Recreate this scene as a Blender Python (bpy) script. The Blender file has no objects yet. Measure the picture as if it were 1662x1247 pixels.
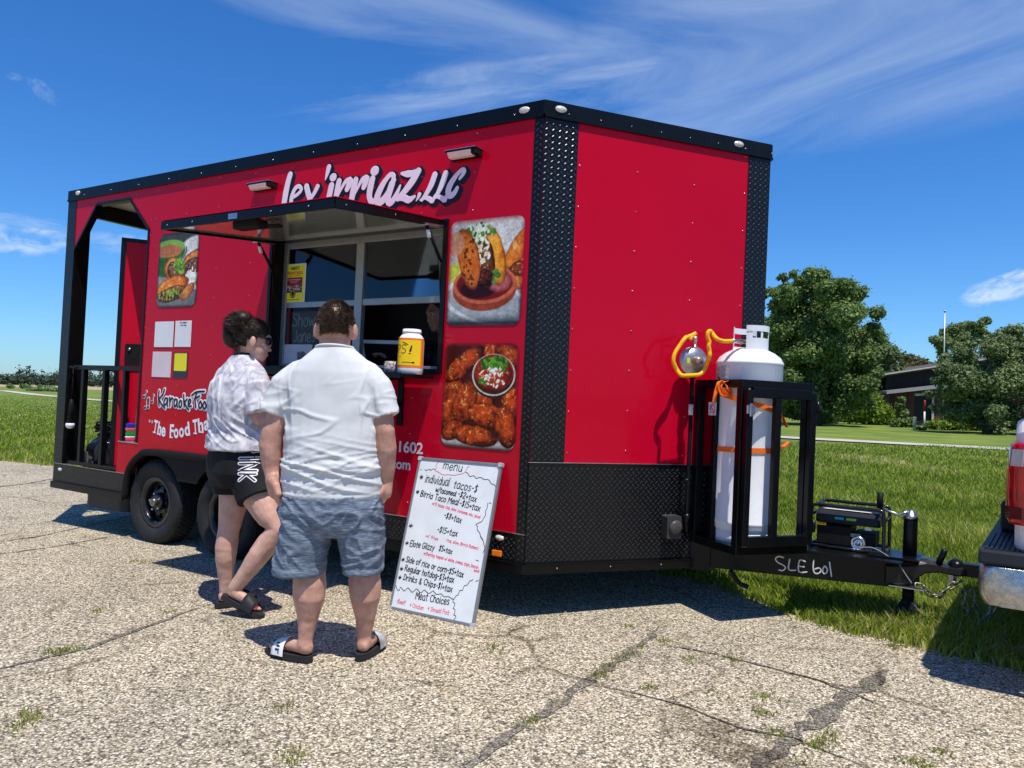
import bpy, bmesh, math, random
import numpy as np
from mathutils import Vector, Matrix, noise as mnoise
from mathutils.geometry import tessellate_polygon
random.seed(7)
RNG = np.random.default_rng(7)
TRM=[[0.99991, -0.000223, 0.013433], [0.0, 0.999862, 0.016628], [-0.013435, -0.016627, 0.999771]]
TRG=0.26540
CAM=[2.272, -3.8183, 1.2936]
CAMR=[[0.84815, 0.529128, 0.025795], [0.014367, 0.0257, -0.999566], [-0.529561, 0.848153, 0.014195]]

# ---------------------------------------------------------------- camera, sky, sun
SC = bpy.context.scene
COL = SC.collection
cd = bpy.data.cameras.new('camera'); cam = bpy.data.objects.new('camera', cd); COL.objects.link(cam)
r0, d0, f0 = CAMR
cam.matrix_world = Matrix(((r0[0], -d0[0], -f0[0], CAM[0]), (r0[1], -d0[1], -f0[1], CAM[1]), (r0[2], -d0[2], -f0[2], CAM[2]), (0, 0, 0, 1)))
cd.sensor_width = 36.0; cd.lens = 36.0*1250/1662; cd.clip_start = 0.05; cd.clip_end = 6000
SC.camera = cam
SUN = Vector((0.738, -0.502, 2.351)).normalized()
SUN_EL = math.asin(SUN.z); SUN_AZ = math.atan2(SUN.x, SUN.y)      # azimuth clockwise from +Y
world = bpy.data.worlds.new('World'); SC.world = world; world.use_nodes = True
wt = world.node_tree; wn = wt.nodes; wl = wt.links
wn.clear()
w_out = wn.new('ShaderNodeOutputWorld'); w_bg = wn.new('ShaderNodeBackground'); w_sky = wn.new('ShaderNodeTexSky')
w_sky.sky_type = 'NISHITA'; w_sky.sun_disc = False; w_sky.sun_elevation = SUN_EL; w_sky.sun_rotation = SUN_AZ
w_sky.air_density = 1.0; w_sky.dust_density = 0.25; w_sky.ozone_density = 3.0
w_hsv = wn.new('ShaderNodeHueSaturation'); w_hsv.inputs['Saturation'].default_value = 1.22; w_hsv.inputs['Value'].default_value = 1.0
w_hsv.inputs['Hue'].default_value = 0.495
wl.new(w_sky.outputs['Color'], w_hsv.inputs['Color'])
def wmath(op, a, b=None, c=None, clamp=False):
    n = wn.new('ShaderNodeMath'); n.operation = op; n.use_clamp = clamp
    for i, v in enumerate((a, b, c)):
        if v is None: continue
        if isinstance(v, (int, float)): n.inputs[i].default_value = v
        else: wl.new(v, n.inputs[i])
    return n.outputs[0]
w_tint = wn.new('ShaderNodeMixRGB'); w_tint.blend_type = 'MULTIPLY'; w_tint.inputs[0].default_value = 1.0; wl.new(w_hsv.outputs[0], w_tint.inputs[1]); w_tint.inputs[2].default_value = (0.52, 0.84, 1.26, 1)
w_tc = wn.new('ShaderNodeTexCoord')
def wdot(v):
    n = wn.new('ShaderNodeVectorMath'); n.operation = 'DOT_PRODUCT'; wl.new(w_tc.outputs['Generated'], n.inputs[0]); n.inputs[1].default_value = v; return n.outputs['Value']
def cloud(center, up_tilt, ra, rb, sa, sb, thr, gain, rough, dist, soft=1.0, seed=0.0):
    c = Vector(center).normalized(); t1 = Vector((c.y, -c.x, 0)).normalized(); t2 = t1.cross(c); a_ = math.radians(up_tilt); e1 = t1*math.cos(a_)+t2*math.sin(a_); e2 = t2*math.cos(a_)-t1*math.sin(a_)
    a = wdot(e1); b_ = wdot(e2); m = wmath('SUBTRACT', 1.0, wmath('ADD', wmath('POWER', wmath('DIVIDE', a, ra), 2.0), wmath('POWER', wmath('DIVIDE', b_, rb), 2.0)))
    m = wmath('MULTIPLY', wmath('MULTIPLY', m, soft, clamp=True), wmath('GREATER_THAN', wdot(c), 0.2))
    k = wn.new('ShaderNodeCombineXYZ'); wl.new(wmath('MULTIPLY', a, sa), k.inputs[0]); wl.new(wmath('MULTIPLY', b_, sb), k.inputs[1]); k.inputs[2].default_value = seed
    n = wn.new('ShaderNodeTexNoise'); n.inputs['Scale'].default_value = 1.0; n.inputs['Detail'].default_value = 6; n.inputs['Roughness'].default_value = rough; n.inputs['Distortion'].default_value = dist; wl.new(k.outputs[0], n.inputs['Vector'])
    return wmath('MULTIPLY', wmath('MULTIPLY', wmath('SUBTRACT', n.outputs['Fac'], wmath('SUBTRACT', thr, wmath('MULTIPLY', m, 0.22))), gain, clamp=True), m)
def dirv(x, y):
    r_, d_, f_ = (Vector(v) for v in CAMR); return f_+r_*((x-831)/1250)+d_*((y-623.5)/1250)
parts_ = [wmath('MULTIPLY', cloud(dirv(1330, 75), 5, 0.62, 0.13, 2.2, 8.0, 0.55, 1.7, 0.60, 0.9, 1.6, 3.0), 0.66), wmath('MULTIPLY', cloud(dirv(830, 130), 9, 0.30, 0.035, 5.0, 26.0, 0.56, 2.0, 0.6, 0.5, 1.5, 8.0), 0.50),
          wmath('MULTIPLY', cloud(dirv(640, 18), -6, 0.34, 0.055, 3.0, 11.0, 0.56, 1.6, 0.6, 0.8, 1.5, 11.0), 0.44), wmath('MULTIPLY', cloud(dirv(20, 362), -3, 0.13, 0.014, 14, 80, 0.60, 2.2, 0.6, 0.4, 1.5, 1.0), 0.5),
          wmath('MULTIPLY', cloud(dirv(30, 388), 2, 0.075, 0.022, 34, 62, 0.60, 3.2, 0.62, 0.4, 1.5, 5.0), 0.62), wmath('MULTIPLY', cloud(dirv(1655, 460), 16, 0.070, 0.019, 36, 74, 0.585, 3.6, 0.62, 0.4, 1.6, 6.0), 0.78), wmath('MULTIPLY', cloud(dirv(200, 395), 0, 0.05, 0.015, 36, 60, 0.60, 3.0, 0.6, 0.4, 1.5, 7.0), 0.4),
          wmath('MULTIPLY', cloud(dirv(70, 148), -40, 0.022, 0.010, 120, 160, 0.60, 2.5, 0.6, 0.3, 1.5, 2.0), 0.2), wmath('MULTIPLY', cloud(dirv(24, 125), 0, 0.010, 0.005, 120, 160, 0.58, 2.5, 0.6, 0.3, 1.5, 4.0), 0.2),
          wmath('MULTIPLY', cloud((1, 0.3, 0.45), -5, 0.7, 0.16, 2.5, 8.0, 0.56, 2.5, 0.58, 0.7, 1.5, 29.0), 0.5)]
cl = parts_[0]
for p_ in parts_[1:]: cl = wmath('MAXIMUM', cl, p_)
w_mix = wn.new('ShaderNodeMixRGB'); wl.new(cl, w_mix.inputs[0]); wl.new(w_tint.outputs[0], w_mix.inputs[1]); w_mix.inputs[2].default_value = (6.3, 7.3, 8.4, 1)
wl.new(w_mix.outputs[0], w_bg.inputs['Color']); w_bg.inputs['Strength'].default_value = 0.112
wl.new(w_bg.outputs[0], w_out.inputs[0])
sd = bpy.data.lights.new('sun', 'SUN'); sd.energy = 5.0; sd.angle = math.radians(0.53); sd.color = (1.0, 0.945, 0.85)
sun = bpy.data.objects.new('sun', sd); COL.objects.link(sun); sun.location = (0, 0, 30)
sun.rotation_euler = SUN.to_track_quat('Z', 'Y').to_euler()
SC.view_settings.view_transform = 'Standard'; SC.view_settings.look = 'None'
SC.view_settings.exposure = 0.14; SC.view_settings.gamma = 1.0; SC.view_settings.use_curve_mapping = False
SC.cycles.max_bounces = 6; SC.cycles.transparent_max_bounces = 12

# ---------------------------------------------------------------- materials
def lin(c):
    return tuple((v/255/12.92 if v <= 10 else ((v/255+0.055)/1.055)**2.4) for v in c)
def M(name, col, rough=0.5, metal=0.0, coat=0.0, vary=0.12, vs=6.0, bump=0.0, bs=60.0, sss=0.0, coords='Object', spec=0.25, detail=4, col2=None, trans=0.0):
    m = bpy.data.materials.new(name); m.use_nodes = True; nt = m.node_tree; n = nt.nodes; l = nt.links
    b = n['Principled BSDF']; b.inputs['Roughness'].default_value = rough; b.inputs['Metallic'].default_value = metal
    if coat: b.inputs['Coat Weight'].default_value = coat; b.inputs['Coat Roughness'].default_value = 0.06
    if spec is not None: b.inputs['Specular IOR Level'].default_value = spec
    if sss:
        b.inputs['Subsurface Weight'].default_value = sss; b.inputs['Subsurface Radius'].default_value = (0.012, 0.005, 0.003)
    if trans: b.inputs['Transmission Weight'].default_value = trans
    tc = n.new('ShaderNodeTexCoord'); nz = n.new('ShaderNodeTexNoise'); nz.inputs['Scale'].default_value = vs; nz.inputs['Detail'].default_value = detail
    nz.inputs['Roughness'].default_value = 0.6
    l.new(tc.outputs[coords], nz.inputs['Vector'])
    rp = n.new('ShaderNodeValToRGB'); rp.color_ramp.elements[0].position = 0.3; rp.color_ramp.elements[1].position = 0.7
    c2 = col2 if col2 else tuple(min(1, v*(1+vary)) for v in col)
    rp.color_ramp.elements[0].color = (*[v*(1-vary) for v in col], 1); rp.color_ramp.elements[1].color = (*c2, 1)
    l.new(nz.outputs['Fac'], rp.inputs[0]); l.new(rp.outputs[0], b.inputs['Base Color'])
    rr = n.new('ShaderNodeMath'); rr.operation = 'MULTIPLY_ADD'; l.new(nz.outputs['Fac'], rr.inputs[0]); rr.inputs[1].default_value = 0.16*min(1, rough*2); rr.inputs[2].default_value = max(0.02, rough-0.08*min(1, rough*2))
    l.new(rr.outputs[0], b.inputs['Roughness'])
    if bump:
        nb = n.new('ShaderNodeTexNoise'); nb.inputs['Scale'].default_value = bs; nb.inputs['Detail'].default_value = 5; l.new(tc.outputs[coords], nb.inputs['Vector'])
        bp = n.new('ShaderNodeBump'); bp.inputs['Strength'].default_value = bump; bp.inputs['Distance'].default_value = 0.01
        l.new(nb.outputs['Fac'], bp.inputs['Height']); l.new(bp.outputs[0], b.inputs['Normal'])
    return m
def nodes_of(m): return m.node_tree.nodes, m.node_tree.links
RED = M('red_gloss_paint', (0.50, 0.0012, 0.020), 0.28, coat=0.14, vary=0.03, vs=1.5, bump=0.03, bs=1.3, spec=0.06)
BLACK = M('black_powder_coat', (0.004, 0.0043, 0.005), 0.30, vary=0.2, vs=9, bump=0.03, bs=120, spec=0.22)
BLACKP = M('black_diamond_plate', (0.0045, 0.0045, 0.005), 0.24, vary=0.3, vs=14, spec=0.30)
TREADM = M('tread_highlight', (0.020, 0.020, 0.021), 0.2, vary=0.4, vs=40, spec=0.7)  # base colour lightened to bring out the light caught on the raised treads
BLACKM = M('black_matte_plastic', (0.009, 0.009, 0.0095), 0.6, vary=0.2, vs=20, spec=0.15)
STEEL = M('brushed_steel', (0.48, 0.49, 0.50), 0.3, metal=1.0, vary=0.15, vs=30)
ALU = M('aluminium_frame', (0.33, 0.335, 0.34), 0.4, metal=0.6, vary=0.08, vs=20)
CHROME = M('dusty_chrome', (0.42, 0.41, 0.385), 0.26, metal=0.92, vary=0.2, vs=40, bump=0.25, bs=140, col2=(0.56, 0.55, 0.52))
WHITE = M('white_enamel', (0.74, 0.75, 0.76), 0.28, vary=0.04, vs=8, coat=0.2)
WHITEP = M('white_vinyl', (0.80, 0.78, 0.84), 0.4, vary=0.02)
INK = M('black_vinyl', (0.008, 0.009, 0.014), 0.35, vary=0.1)
RUBBER = M('tyre_rubber', (0.022, 0.022, 0.023), 0.72, vary=0.25, vs=18, bump=0.1, bs=150)
LENS = M('clear_lamp_lens', (0.75, 0.73, 0.68), 0.12, metal=0.3, vary=0.25, vs=150)
AMBER = M('amber_lens', (0.95, 0.22, 0.01), 0.2, vary=0.15, vs=80)
INTERIOR = M('grey_interior_panel', (0.10, 0.105, 0.11), 0.5, vary=0.1)
FLOORM = M('trailer_floor', (0.06, 0.06, 0.06), 0.6, vary=0.2, vs=20)

SCREWM = M('painted_screw_head', (0.46, 0.004, 0.022), 0.16, vary=0.1, vs=40, spec=1.0, coat=0.8)
# ---------------------------------------------------------------- mesh helpers
class MB:
    def __init__(s): s.v = []; s.f = []; s.m = []; s.s = []
    def add(s, vs, fs, mi=0, sm=False):
        o = len(s.v); s.v += [tuple(v) for v in vs]
        for f in fs: s.f.append(tuple(i+o for i in f)); s.m.append(mi); s.s.append(sm)
    def box(s, lo, hi, mi=0):
        x0, y0, z0 = lo; x1, y1, z1 = hi
        s.add([(x0,y0,z0),(x1,y0,z0),(x1,y1,z0),(x0,y1,z0),(x0,y0,z1),(x1,y0,z1),(x1,y1,z1),(x0,y1,z1)],
              [(3,2,1,0),(4,5,6,7),(0,1,5,4),(1,2,6,5),(2,3,7,6),(3,0,4,7)], mi)
    def obox(s, o, ax, ay, az, mi=0):      # corner + three edge vectors
        o = Vector(o); ax = Vector(ax); ay = Vector(ay); az = Vector(az)
        p = [o, o+ax, o+ax+ay, o+ay]; p = p+[q+az for q in p]
        fs = [(3,2,1,0),(4,5,6,7),(0,1,5,4),(1,2,6,5),(2,3,7,6),(3,0,4,7)]
        if ax.cross(ay).dot(az) < 0: fs = [tuple(reversed(f)) for f in fs]
        s.add(p, fs, mi)
    def bar(s, a, b, w, h, up=(0,0,1), mi=0):     # square section bar between two points
        a = Vector(a); b = Vector(b); d = (b-a); u = Vector(up); x = d.cross(u)
        if x.length < 1e-6: x = d.cross(Vector((1,0,0)))
        x.normalize(); y = x.cross(d).normalized()
        s.obox(a-x*w/2-y*h/2, x*w, d, y*h, mi)
    def tube(s, pts, r, n=10, mi=0, caps=True, sm=True, close=False):
        P = [Vector(p) for p in pts]; k = len(P); R = r if isinstance(r, (list, tuple)) else [r]*k
        t0 = (P[1]-P[0]).normalized(); a = t0.orthogonal().normalized(); rings = []; prev = t0
        for i in range(k):
            if close: t = (P[(i+1) % k]-P[i-1]).normalized()
            else: t = (P[min(i+1, k-1)]-P[max(i-1, 0)]).normalized()
            q = prev.rotation_difference(t); a = (q @ a); a = (a-t*a.dot(t)).normalized(); prev = t; b = t.cross(a)
            rr = R[i]; rx, ry = rr if isinstance(rr, (tuple, list)) else (rr, rr)
            rings.append([P[i]+a*math.cos(2*math.pi*j/n)*rx+b*math.sin(2*math.pi*j/n)*ry for j in range(n)])
        s.rings(rings, mi, caps and not close, sm, close)
    def rings(s, rings, mi=0, caps=True, sm=True, close=False):
        n = len(rings[0]); vs = [p for r in rings for p in r]; fs = []; k = len(rings)
        for i in range(k if close else k-1):
            i2 = (i+1) % k
            for j in range(n): fs.append((i*n+j, i*n+(j+1) % n, i2*n+(j+1) % n, i2*n+j))
        if caps: fs.append(tuple(range(n-1, -1, -1))); fs.append(tuple((k-1)*n+j for j in range(n)))
        s.add(vs, fs, mi, sm)
    def lathe(s, prof, o=(0,0,0), axis=(0,0,1), n=24, mi=0, sm=True, caps=True):
        o = Vector(o); z = Vector(axis).normalized(); x = z.orthogonal().normalized(); y = z.cross(x)
        s.rings([[o+z*h+(x*math.cos(2*math.pi*j/n)+y*math.sin(2*math.pi*j/n))*max(r, 1e-4) for j in range(n)] for r, h in prof], mi, caps, sm)
    def ell(s, c, r, rot=None, n=16, k=10, mi=0):
        c = Vector(c); rings = []
        for i in range(1, k):
            th = math.pi*i/k
            rings.append([Vector((r[0]*math.sin(th)*math.cos(2*math.pi*j/n), r[1]*math.sin(th)*math.sin(2*math.pi*j/n), -r[2]*math.cos(th))) for j in range(n)])
        top = Vector((0,0,r[2])); bot = Vector((0,0,-r[2])); vs = [p for q in rings for p in q]+[bot, top]
        if rot is not None: vs = [rot @ v for v in vs]
        vs = [c+v for v in vs]; fs = []
        for i in range(k-2):
            for j in range(n): fs.append((i*n+j, i*n+(j+1) % n, (i+1)*n+(j+1) % n, (i+1)*n+j))
        b = (k-1)*n
        for j in range(n): fs.append((b, (j+1) % n, j)); fs.append((b+1, (k-2)*n+j, (k-2)*n+(j+1) % n))
        s.add(vs, fs, mi, True)
    def prism(s, poly, fn, t0, t1, mi=0, holes=(), side=True):     # 2D outline -> fn(u,v,t)
        loops = [list(poly)]+[list(h) for h in holes]
        tri = tessellate_polygon([[Vector((p[0], p[1], 0)) for p in lp] for lp in loops])
        flat = [p for lp in loops for p in lp]; n = len(flat)
        vs = [fn(p[0], p[1], t0) for p in flat]+[fn(p[0], p[1], t1) for p in flat]; fs = []
        for a, b, c in tri:
            A, B, C = flat[a], flat[b], flat[c]
            if (B[0]-A[0])*(C[1]-A[1])-(B[1]-A[1])*(C[0]-A[0]) < 0: b, c = c, b
            fs.append((a, c, b)); fs.append((a+n, b+n, c+n))
        if side:
            o = 0
            for lp in loops:
                k = len(lp)
                for i in range(k): fs.append((o+i, o+(i+1) % k, o+(i+1) % k+n, o+i+n))
                o += k
        s.add(vs, fs, mi)
    def build(s, name, mats, parent=None, bevel=0.0, fix=True, **tags):
        me = bpy.data.meshes.new(name); me.from_pydata([tuple(v) for v in s.v], [], s.f)
        if not isinstance(mats, (list, tuple)): mats = [mats]
        for m in mats: me.materials.append(m)
        me.polygons.foreach_set('material_index', s.m); me.polygons.foreach_set('use_smooth', s.s); me.update()
        if fix:
            bm = bmesh.new(); bm.from_mesh(me); bmesh.ops.recalc_face_normals(bm, faces=bm.faces); bm.to_mesh(me); bm.free()
        return link(name, me, parent, bevel, **tags)
def link(name, me, parent=None, bevel=0.0, **tags):
    o = bpy.data.objects.new(name, me); COL.objects.link(o)
    if parent is not None: o.parent = parent
    if bevel:
        md = o.modifiers.new('bevel', 'BEVEL'); md.width = bevel; md.segments = 2; md.limit_method = 'ANGLE'; md.angle_limit = math.radians(40)
    for k, v in tags.items(): o[k] = v
    return o
def thing(name, label, cat, loc=(0,0,0), rot=None, group=None):
    o = bpy.data.objects.new(name, None); COL.objects.link(o); o.location = loc
    if rot is not None: o.rotation_euler = rot
    o['label'] = label; o['category'] = cat; o.empty_display_size = 0.1
    if group: o['group'] = group
    return o
def np_mesh(name, V, F, mat, parent=None, smooth=False, tint=None, **tags):
    V = np.asarray(V, np.float32); F = np.asarray(F, np.int32); nf, k = F.shape
    me = bpy.data.meshes.new(name); me.vertices.add(len(V)); me.vertices.foreach_set('co', V.ravel())
    me.loops.add(nf*k); me.loops.foreach_set('vertex_index', F.ravel())
    me.polygons.add(nf); me.polygons.foreach_set('loop_start', np.arange(0, nf*k, k, dtype=np.int32))
    try: me.polygons.foreach_set('loop_total', np.full(nf, k, np.int32))
    except Exception: pass
    if smooth: me.polygons.foreach_set('use_smooth', np.ones(nf, bool))
    me.update(calc_edges=True); me.materials.append(mat)
    if tint is not None:
        a = me.attributes.new('tint', 'FLOAT', 'POINT'); a.data.foreach_set('value', np.asarray(tint, np.float32))
    return link(name, me, parent, **tags)
TR = Matrix(TRM).to_4x4(); TR.translation = (0, 0, TRG)            # trailer frame -> world
def T2W(p): return TR @ Vector(p)
def thingT(name, label, cat, p, rotz=0.0, group=None):
    o = thing(name, label, cat, group=group); o.matrix_world = TR @ Matrix.Translation(p) @ Matrix.Rotation(rotz, 4, 'Z'); return o
def XZ(u, v, t): return (u, t, v)

# ---------------------------------------------------------------- asphalt, grass, fields
def ramp(n, pts):
    r = n.new('ShaderNodeValToRGB'); e = r.color_ramp.elements
    while len(e) > len(pts): e.remove(e[-1])
    while len(e) < len(pts): e.new(0.5)
    for x, (p, c) in zip(e, pts): x.position = p; x.color = (*c, 1)
    return r
def asphalt_mat(name, tone):
    m = bpy.data.materials.new(name); m.use_nodes = True; n, l = nodes_of(m); b = n['Principled BSDF']
    b.inputs['Roughness'].default_value = 0.85; b.inputs['Specular IOR Level'].default_value = 0.15
    tc = n.new('ShaderNodeTexCoord')
    def vor(scale, feat='F1', rnd=1.0):
        v = n.new('ShaderNodeTexVoronoi'); v.feature = feat; v.inputs['Scale'].default_value = scale; v.inputs['Randomness'].default_value = rnd
        l.new(tc.outputs['Object'], v.inputs['Vector']); return v
    def nz(scale, det=4, r=0.6):
        v = n.new('ShaderNodeTexNoise'); v.inputs['Scale'].default_value = scale; v.inputs['Detail'].default_value = det; v.inputs['Roughness'].default_value = r
        l.new(tc.outputs['Object'], v.inputs['Vector']); return v.outputs['Fac']
    def mx(t, f, a, bb):
        x = n.new('ShaderNodeMixRGB'); x.blend_type = t
        for i, v in enumerate((f, a, bb)):
            if isinstance(v, (int, float)): x.inputs[i].default_value = v
            elif isinstance(v, tuple): x.inputs[i].default_value = (*v, 1)
            else: l.new(v, x.inputs[i])
        return x.outputs[0]
    v1 = vor(98); v2 = vor(160)
    sp = n.new('ShaderNodeSeparateColor'); l.new(v1.outputs['Color'], sp.inputs[0])
    sp2 = n.new('ShaderNodeSeparateColor'); l.new(v2.outputs['Color'], sp2.inputs[0])
    st = ramp(n, [(0.0, (0.045,0.043,0.04)), (0.16, (0.16,0.145,0.12)), (0.32, (0.36,0.31,0.235)), (0.62, (0.52,0.455,0.355)), (0.85, (0.68,0.63,0.55)), (0.97, (0.78,0.75,0.70)), (1.0, (0.30,0.16,0.10))])
    l.new(sp.outputs[0], st.inputs[0])
    st2 = ramp(n, [(0.0, (0.06,0.055,0.05)), (0.4, (0.27,0.235,0.185)), (1.0, (0.58,0.53,0.45))]); l.new(sp2.outputs[1], st2.inputs[0])
    pick = n.new('ShaderNodeMath'); pick.operation = 'GREATER_THAN'; l.new(sp.outputs[2], pick.inputs[0]); pick.inputs[1].default_value = 0.42
    base = mx('MIX', pick.outputs[0], st2.outputs[0], st.outputs[0])
    gap = ramp(n, [(0.0, (1,1,1)), (0.50, (1,1,1)), (0.82, (0.22,0.21,0.20))])
    sc = n.new('ShaderNodeMath'); sc.operation = 'MULTIPLY'; l.new(v1.outputs['Distance'], sc.inputs[0]); sc.inputs[1].default_value = 1.0
    l.new(sc.outputs[0], gap.inputs[0])
    base = mx('MULTIPLY', 1.0, base, gap.outputs[0])
    base = mx('MIX', 0.10, base, (0.335, 0.298, 0.238))
    ce = vor(1.55, 'DISTANCE_TO_EDGE'); wv = n.new('ShaderNodeMixRGB'); wv.inputs[0].default_value = 0.16; nzc = n.new('ShaderNodeTexNoise'); nzc.inputs['Scale'].default_value = 3.0; nzc.inputs['Detail'].default_value = 6; l.new(tc.outputs['Object'], nzc.inputs['Vector']); l.new(tc.outputs['Object'], wv.inputs[1]); l.new(nzc.outputs['Color'], wv.inputs[2]); l.new(wv.outputs[0], ce.inputs['Vector'])
    cr = ramp(n, [(0.0, (0.42,0.40,0.37)), (0.012, (0.62,0.60,0.57)), (0.03, (1,1,1))]); l.new(ce.outputs['Distance'], cr.inputs[0]); ck = ramp(n, [(0.46, (0,0,0)), (0.58, (1,1,1))]); l.new(nz(0.9, 4), ck.inputs[0]); base = mx('MULTIPLY', ck.outputs[0], base, cr.outputs[0])
    big = ramp(n, [(0.3, (0.80,0.80,0.81)), (0.5, (1,1,1)), (0.72, (1.06,1.04,1.0))]); l.new(nz(0.55, 5), big.inputs[0])
    base = mx('MULTIPLY', 1.0, base, big.outputs[0])
    worn = ramp(n, [(0.56, (1,1,1)), (0.72, (0.52,0.52,0.53))]); l.new(nz(1.7, 8, 0.7), worn.inputs[0])
    base = mx('MULTIPLY', 0.75, base, worn.outputs[0])
    rust = ramp(n, [(0.70, (1,1,1)), (0.78, (0.9,0.70,0.48))]); l.new(nz(5.3, 6, 0.7), rust.inputs[0])
    base = mx('MULTIPLY', 0.5, base, rust.outputs[0])
    base = mx('MULTIPLY', 1.0, base, tone)
    l.new(base, b.inputs['Base Color'])
    bp = n.new('ShaderNodeBump'); bp.inputs['Strength'].default_value = 0.9; bp.inputs['Distance'].default_value = 0.008
    inv = n.new('ShaderNodeMath'); inv.operation = 'SUBTRACT'; inv.inputs[0].default_value = 1.0; l.new(v1.outputs['Distance'], inv.inputs[1])
    l.new(inv.outputs[0], bp.inputs['Height']); l.new(bp.outputs[0], b.inputs['Normal'])
    return m
ASPH = asphalt_mat('exposed_aggregate_asphalt', (1.28, 1.24, 1.12))
SEAM = asphalt_mat('dark_sealed_asphalt', (0.60, 0.59, 0.58))
CRACK = asphalt_mat('crack_asphalt', (0.50, 0.48, 0.45))
def grass_mat(name, pts, rough=0.6, trans=True):
    m = bpy.data.materials.new(name); m.use_nodes = True; n, l = nodes_of(m); b = n['Principled BSDF']; b.inputs['Roughness'].default_value = rough
    b.inputs['Specular IOR Level'].default_value = 0.25
    a = n.new('ShaderNodeAttribute'); a.attribute_name = 'tint'; r = ramp(n, pts); l.new(a.outputs['Fac'], r.inputs[0]); l.new(r.outputs[0], b.inputs['Base Color'])
    if trans:
        t = n.new('ShaderNodeBsdfTranslucent'); l.new(r.outputs[0], t.inputs['Color']); mixs = n.new('ShaderNodeMixShader'); mixs.inputs[0].default_value = 0.38
        l.new(b.outputs[0], mixs.inputs[1]); l.new(t.outputs[0], mixs.inputs[2]); l.new(mixs.outputs[0], n['Material Output'].inputs['Surface'])
    return m
GRASS = grass_mat('grass_blade', [(0.0, (0.10,0.155,0.012)), (0.45, (0.215,0.305,0.03)), (0.75, (0.35,0.40,0.035)), (0.92, (0.40,0.39,0.12)), (1.0, (0.56,0.48,0.25))])
WEED = grass_mat('weed_blade', [(0.0, (0.10,0.16,0.02)), (0.6, (0.26,0.28,0.06)), (1.0, (0.42,0.36,0.14))])
TURF = M('turf_soil', (0.10, 0.155, 0.022), 0.9, vary=0.35, vs=0.6, bump=0.4, bs=40, col2=(0.19, 0.235, 0.05), detail=8)
FIELD = M('meadow_grass', (0.105, 0.175, 0.020), 0.9, vary=0.3, vs=0.45, col2=(0.20, 0.25, 0.04), detail=12)
CROP = M('dry_crop', (0.36, 0.30, 0.17), 0.9, vary=0.15, vs=0.05)
CONC = M('concrete_path', (0.46, 0.43, 0.37), 0.8, vary=0.15, vs=1.2)
edge = [(-60.0,1.2),(-30.0,1.9),(-18.0,2.25)]+[(-11.51,2.478),(-10.09,2.626)]+[(-6.5,2.55),(-3.0,2.2),(-1.0,1.95)]+[(0.4763,1.636),(0.7828,1.497),(1.097,1.216),(1.317,1.047),(1.668,0.9528),(1.981,0.8692)]+[(2.40,0.80),(3.5,0.62),(6.0,0.55),(14.0,0.4),(40.0,0.2)]
def edge_y(x):
    for (a, b), (c, d) in zip(edge, edge[1:]):
        if a <= x <= c: return b+(d-b)*(x-a)/(c-a)
    return 1.0
fine = []
x = -40.0
while x < 40.0:
    fine.append((x, edge_y(x)+0.07*mnoise.noise((x*1.7, 3.1, 0))+0.05*mnoise.noise((x*6.1, 9.1, 0)))); x += 0.12 if -13 < x < 4 else 0.8
b = MB(); b.add([(-2500,-2500,-0.02),(2500,-2500,-0.02),(2500,2500,-0.02),(-2500,2500,-0.02)], [(0,1,2,3)]); b.build('ground', FIELD, kind='structure')
b = MB(); n_ = len(fine); b.add([(x, y, 0) for x, y in fine]+[(x, -40, 0) for x, y in fine], [(i, i+n_, i+n_+1, i+1) for i in range(n_-1)]); b.build('asphalt_lot', ASPH, kind='structure')
b = MB(); n_ = len(fine); b.add([(x, y-0.03, -0.006) for x, y in fine]+[(x, 24, -0.006) for x, y in fine], [(i, i+1, i+n_+1, i+n_) for i in range(n_-1)]); b.build('lawn', TURF, kind='structure')
b = MB(); b.add([(-900, 300, 0.02), (900, 230, 0.02), (900, 700, 0.03), (-900, 800, 0.03)], [(0,1,2,3)]); b.add([(-900,95,0.0),(-120,95,0.0),(-230,300,0.012),(-900,300,0.012)],[(0,1,2,3)]); b.build('crop_field', CROP, kind='structure')
path = [(60,21.0),(20,23.2),(2.8,24.5),(-3.7,24.9),(-20,26.6),(-40,28.6),(-56.7,30.6),(-84,38.9),(-120,52)]
b = MB(); vs = []
for i, (x, y) in enumerate(path):
    w = 0.75 if i < 7 else 0.9
    vs += [(x, y-w, 0.03), (x, y+w, 0.03)]
b.add(vs, [(2*i, 2*i+1, 2*i+3, 2*i+2) for i in range(len(path)-1)]); b.build('concrete_path', CONC, kind='structure')
# sealed seams and cracks in the asphalt
def ribbon_ground(name, pts, w, mat, z, seed, rough=0.9):
    P = []
    for (a, c) in zip(pts, pts[1:]):
        A = Vector((*a, 0)); B_ = Vector((*c, 0)); k = max(2, int((B_-A).length/0.03))
        P += [A.lerp(B_, i/k) for i in range(k)]
    P.append(Vector((*pts[-1], 0))); vs = []
    for i, p in enumerate(P):
        t = (P[min(i+1, len(P)-1)]-P[max(i-1, 0)]).normalized(); nrm = Vector((-t.y, t.x, 0)); f = min(1, i/6, (len(P)-1-i)/6)+0.02
        wig = nrm*0.35*w*mnoise.noise((p.x*5, p.y*5, seed))
        ww = w*f*(0.55+rough*mnoise.noise((p.x*9, p.y*9, seed+7))); w2 = w*f*(0.55+rough*mnoise.noise((p.x*11, p.y*11, seed+19)))
        vs += [p+wig+nrm*max(0.002, ww)+Vector((0,0,z)), p+wig-nrm*max(0.002, w2)+Vector((0,0,z))]
    b = MB(); b.add(vs, [(2*i, 2*i+1, 2*i+3, 2*i+2) for i in range(len(P)-1)]); b.build(name, mat, kind='structure')
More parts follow.
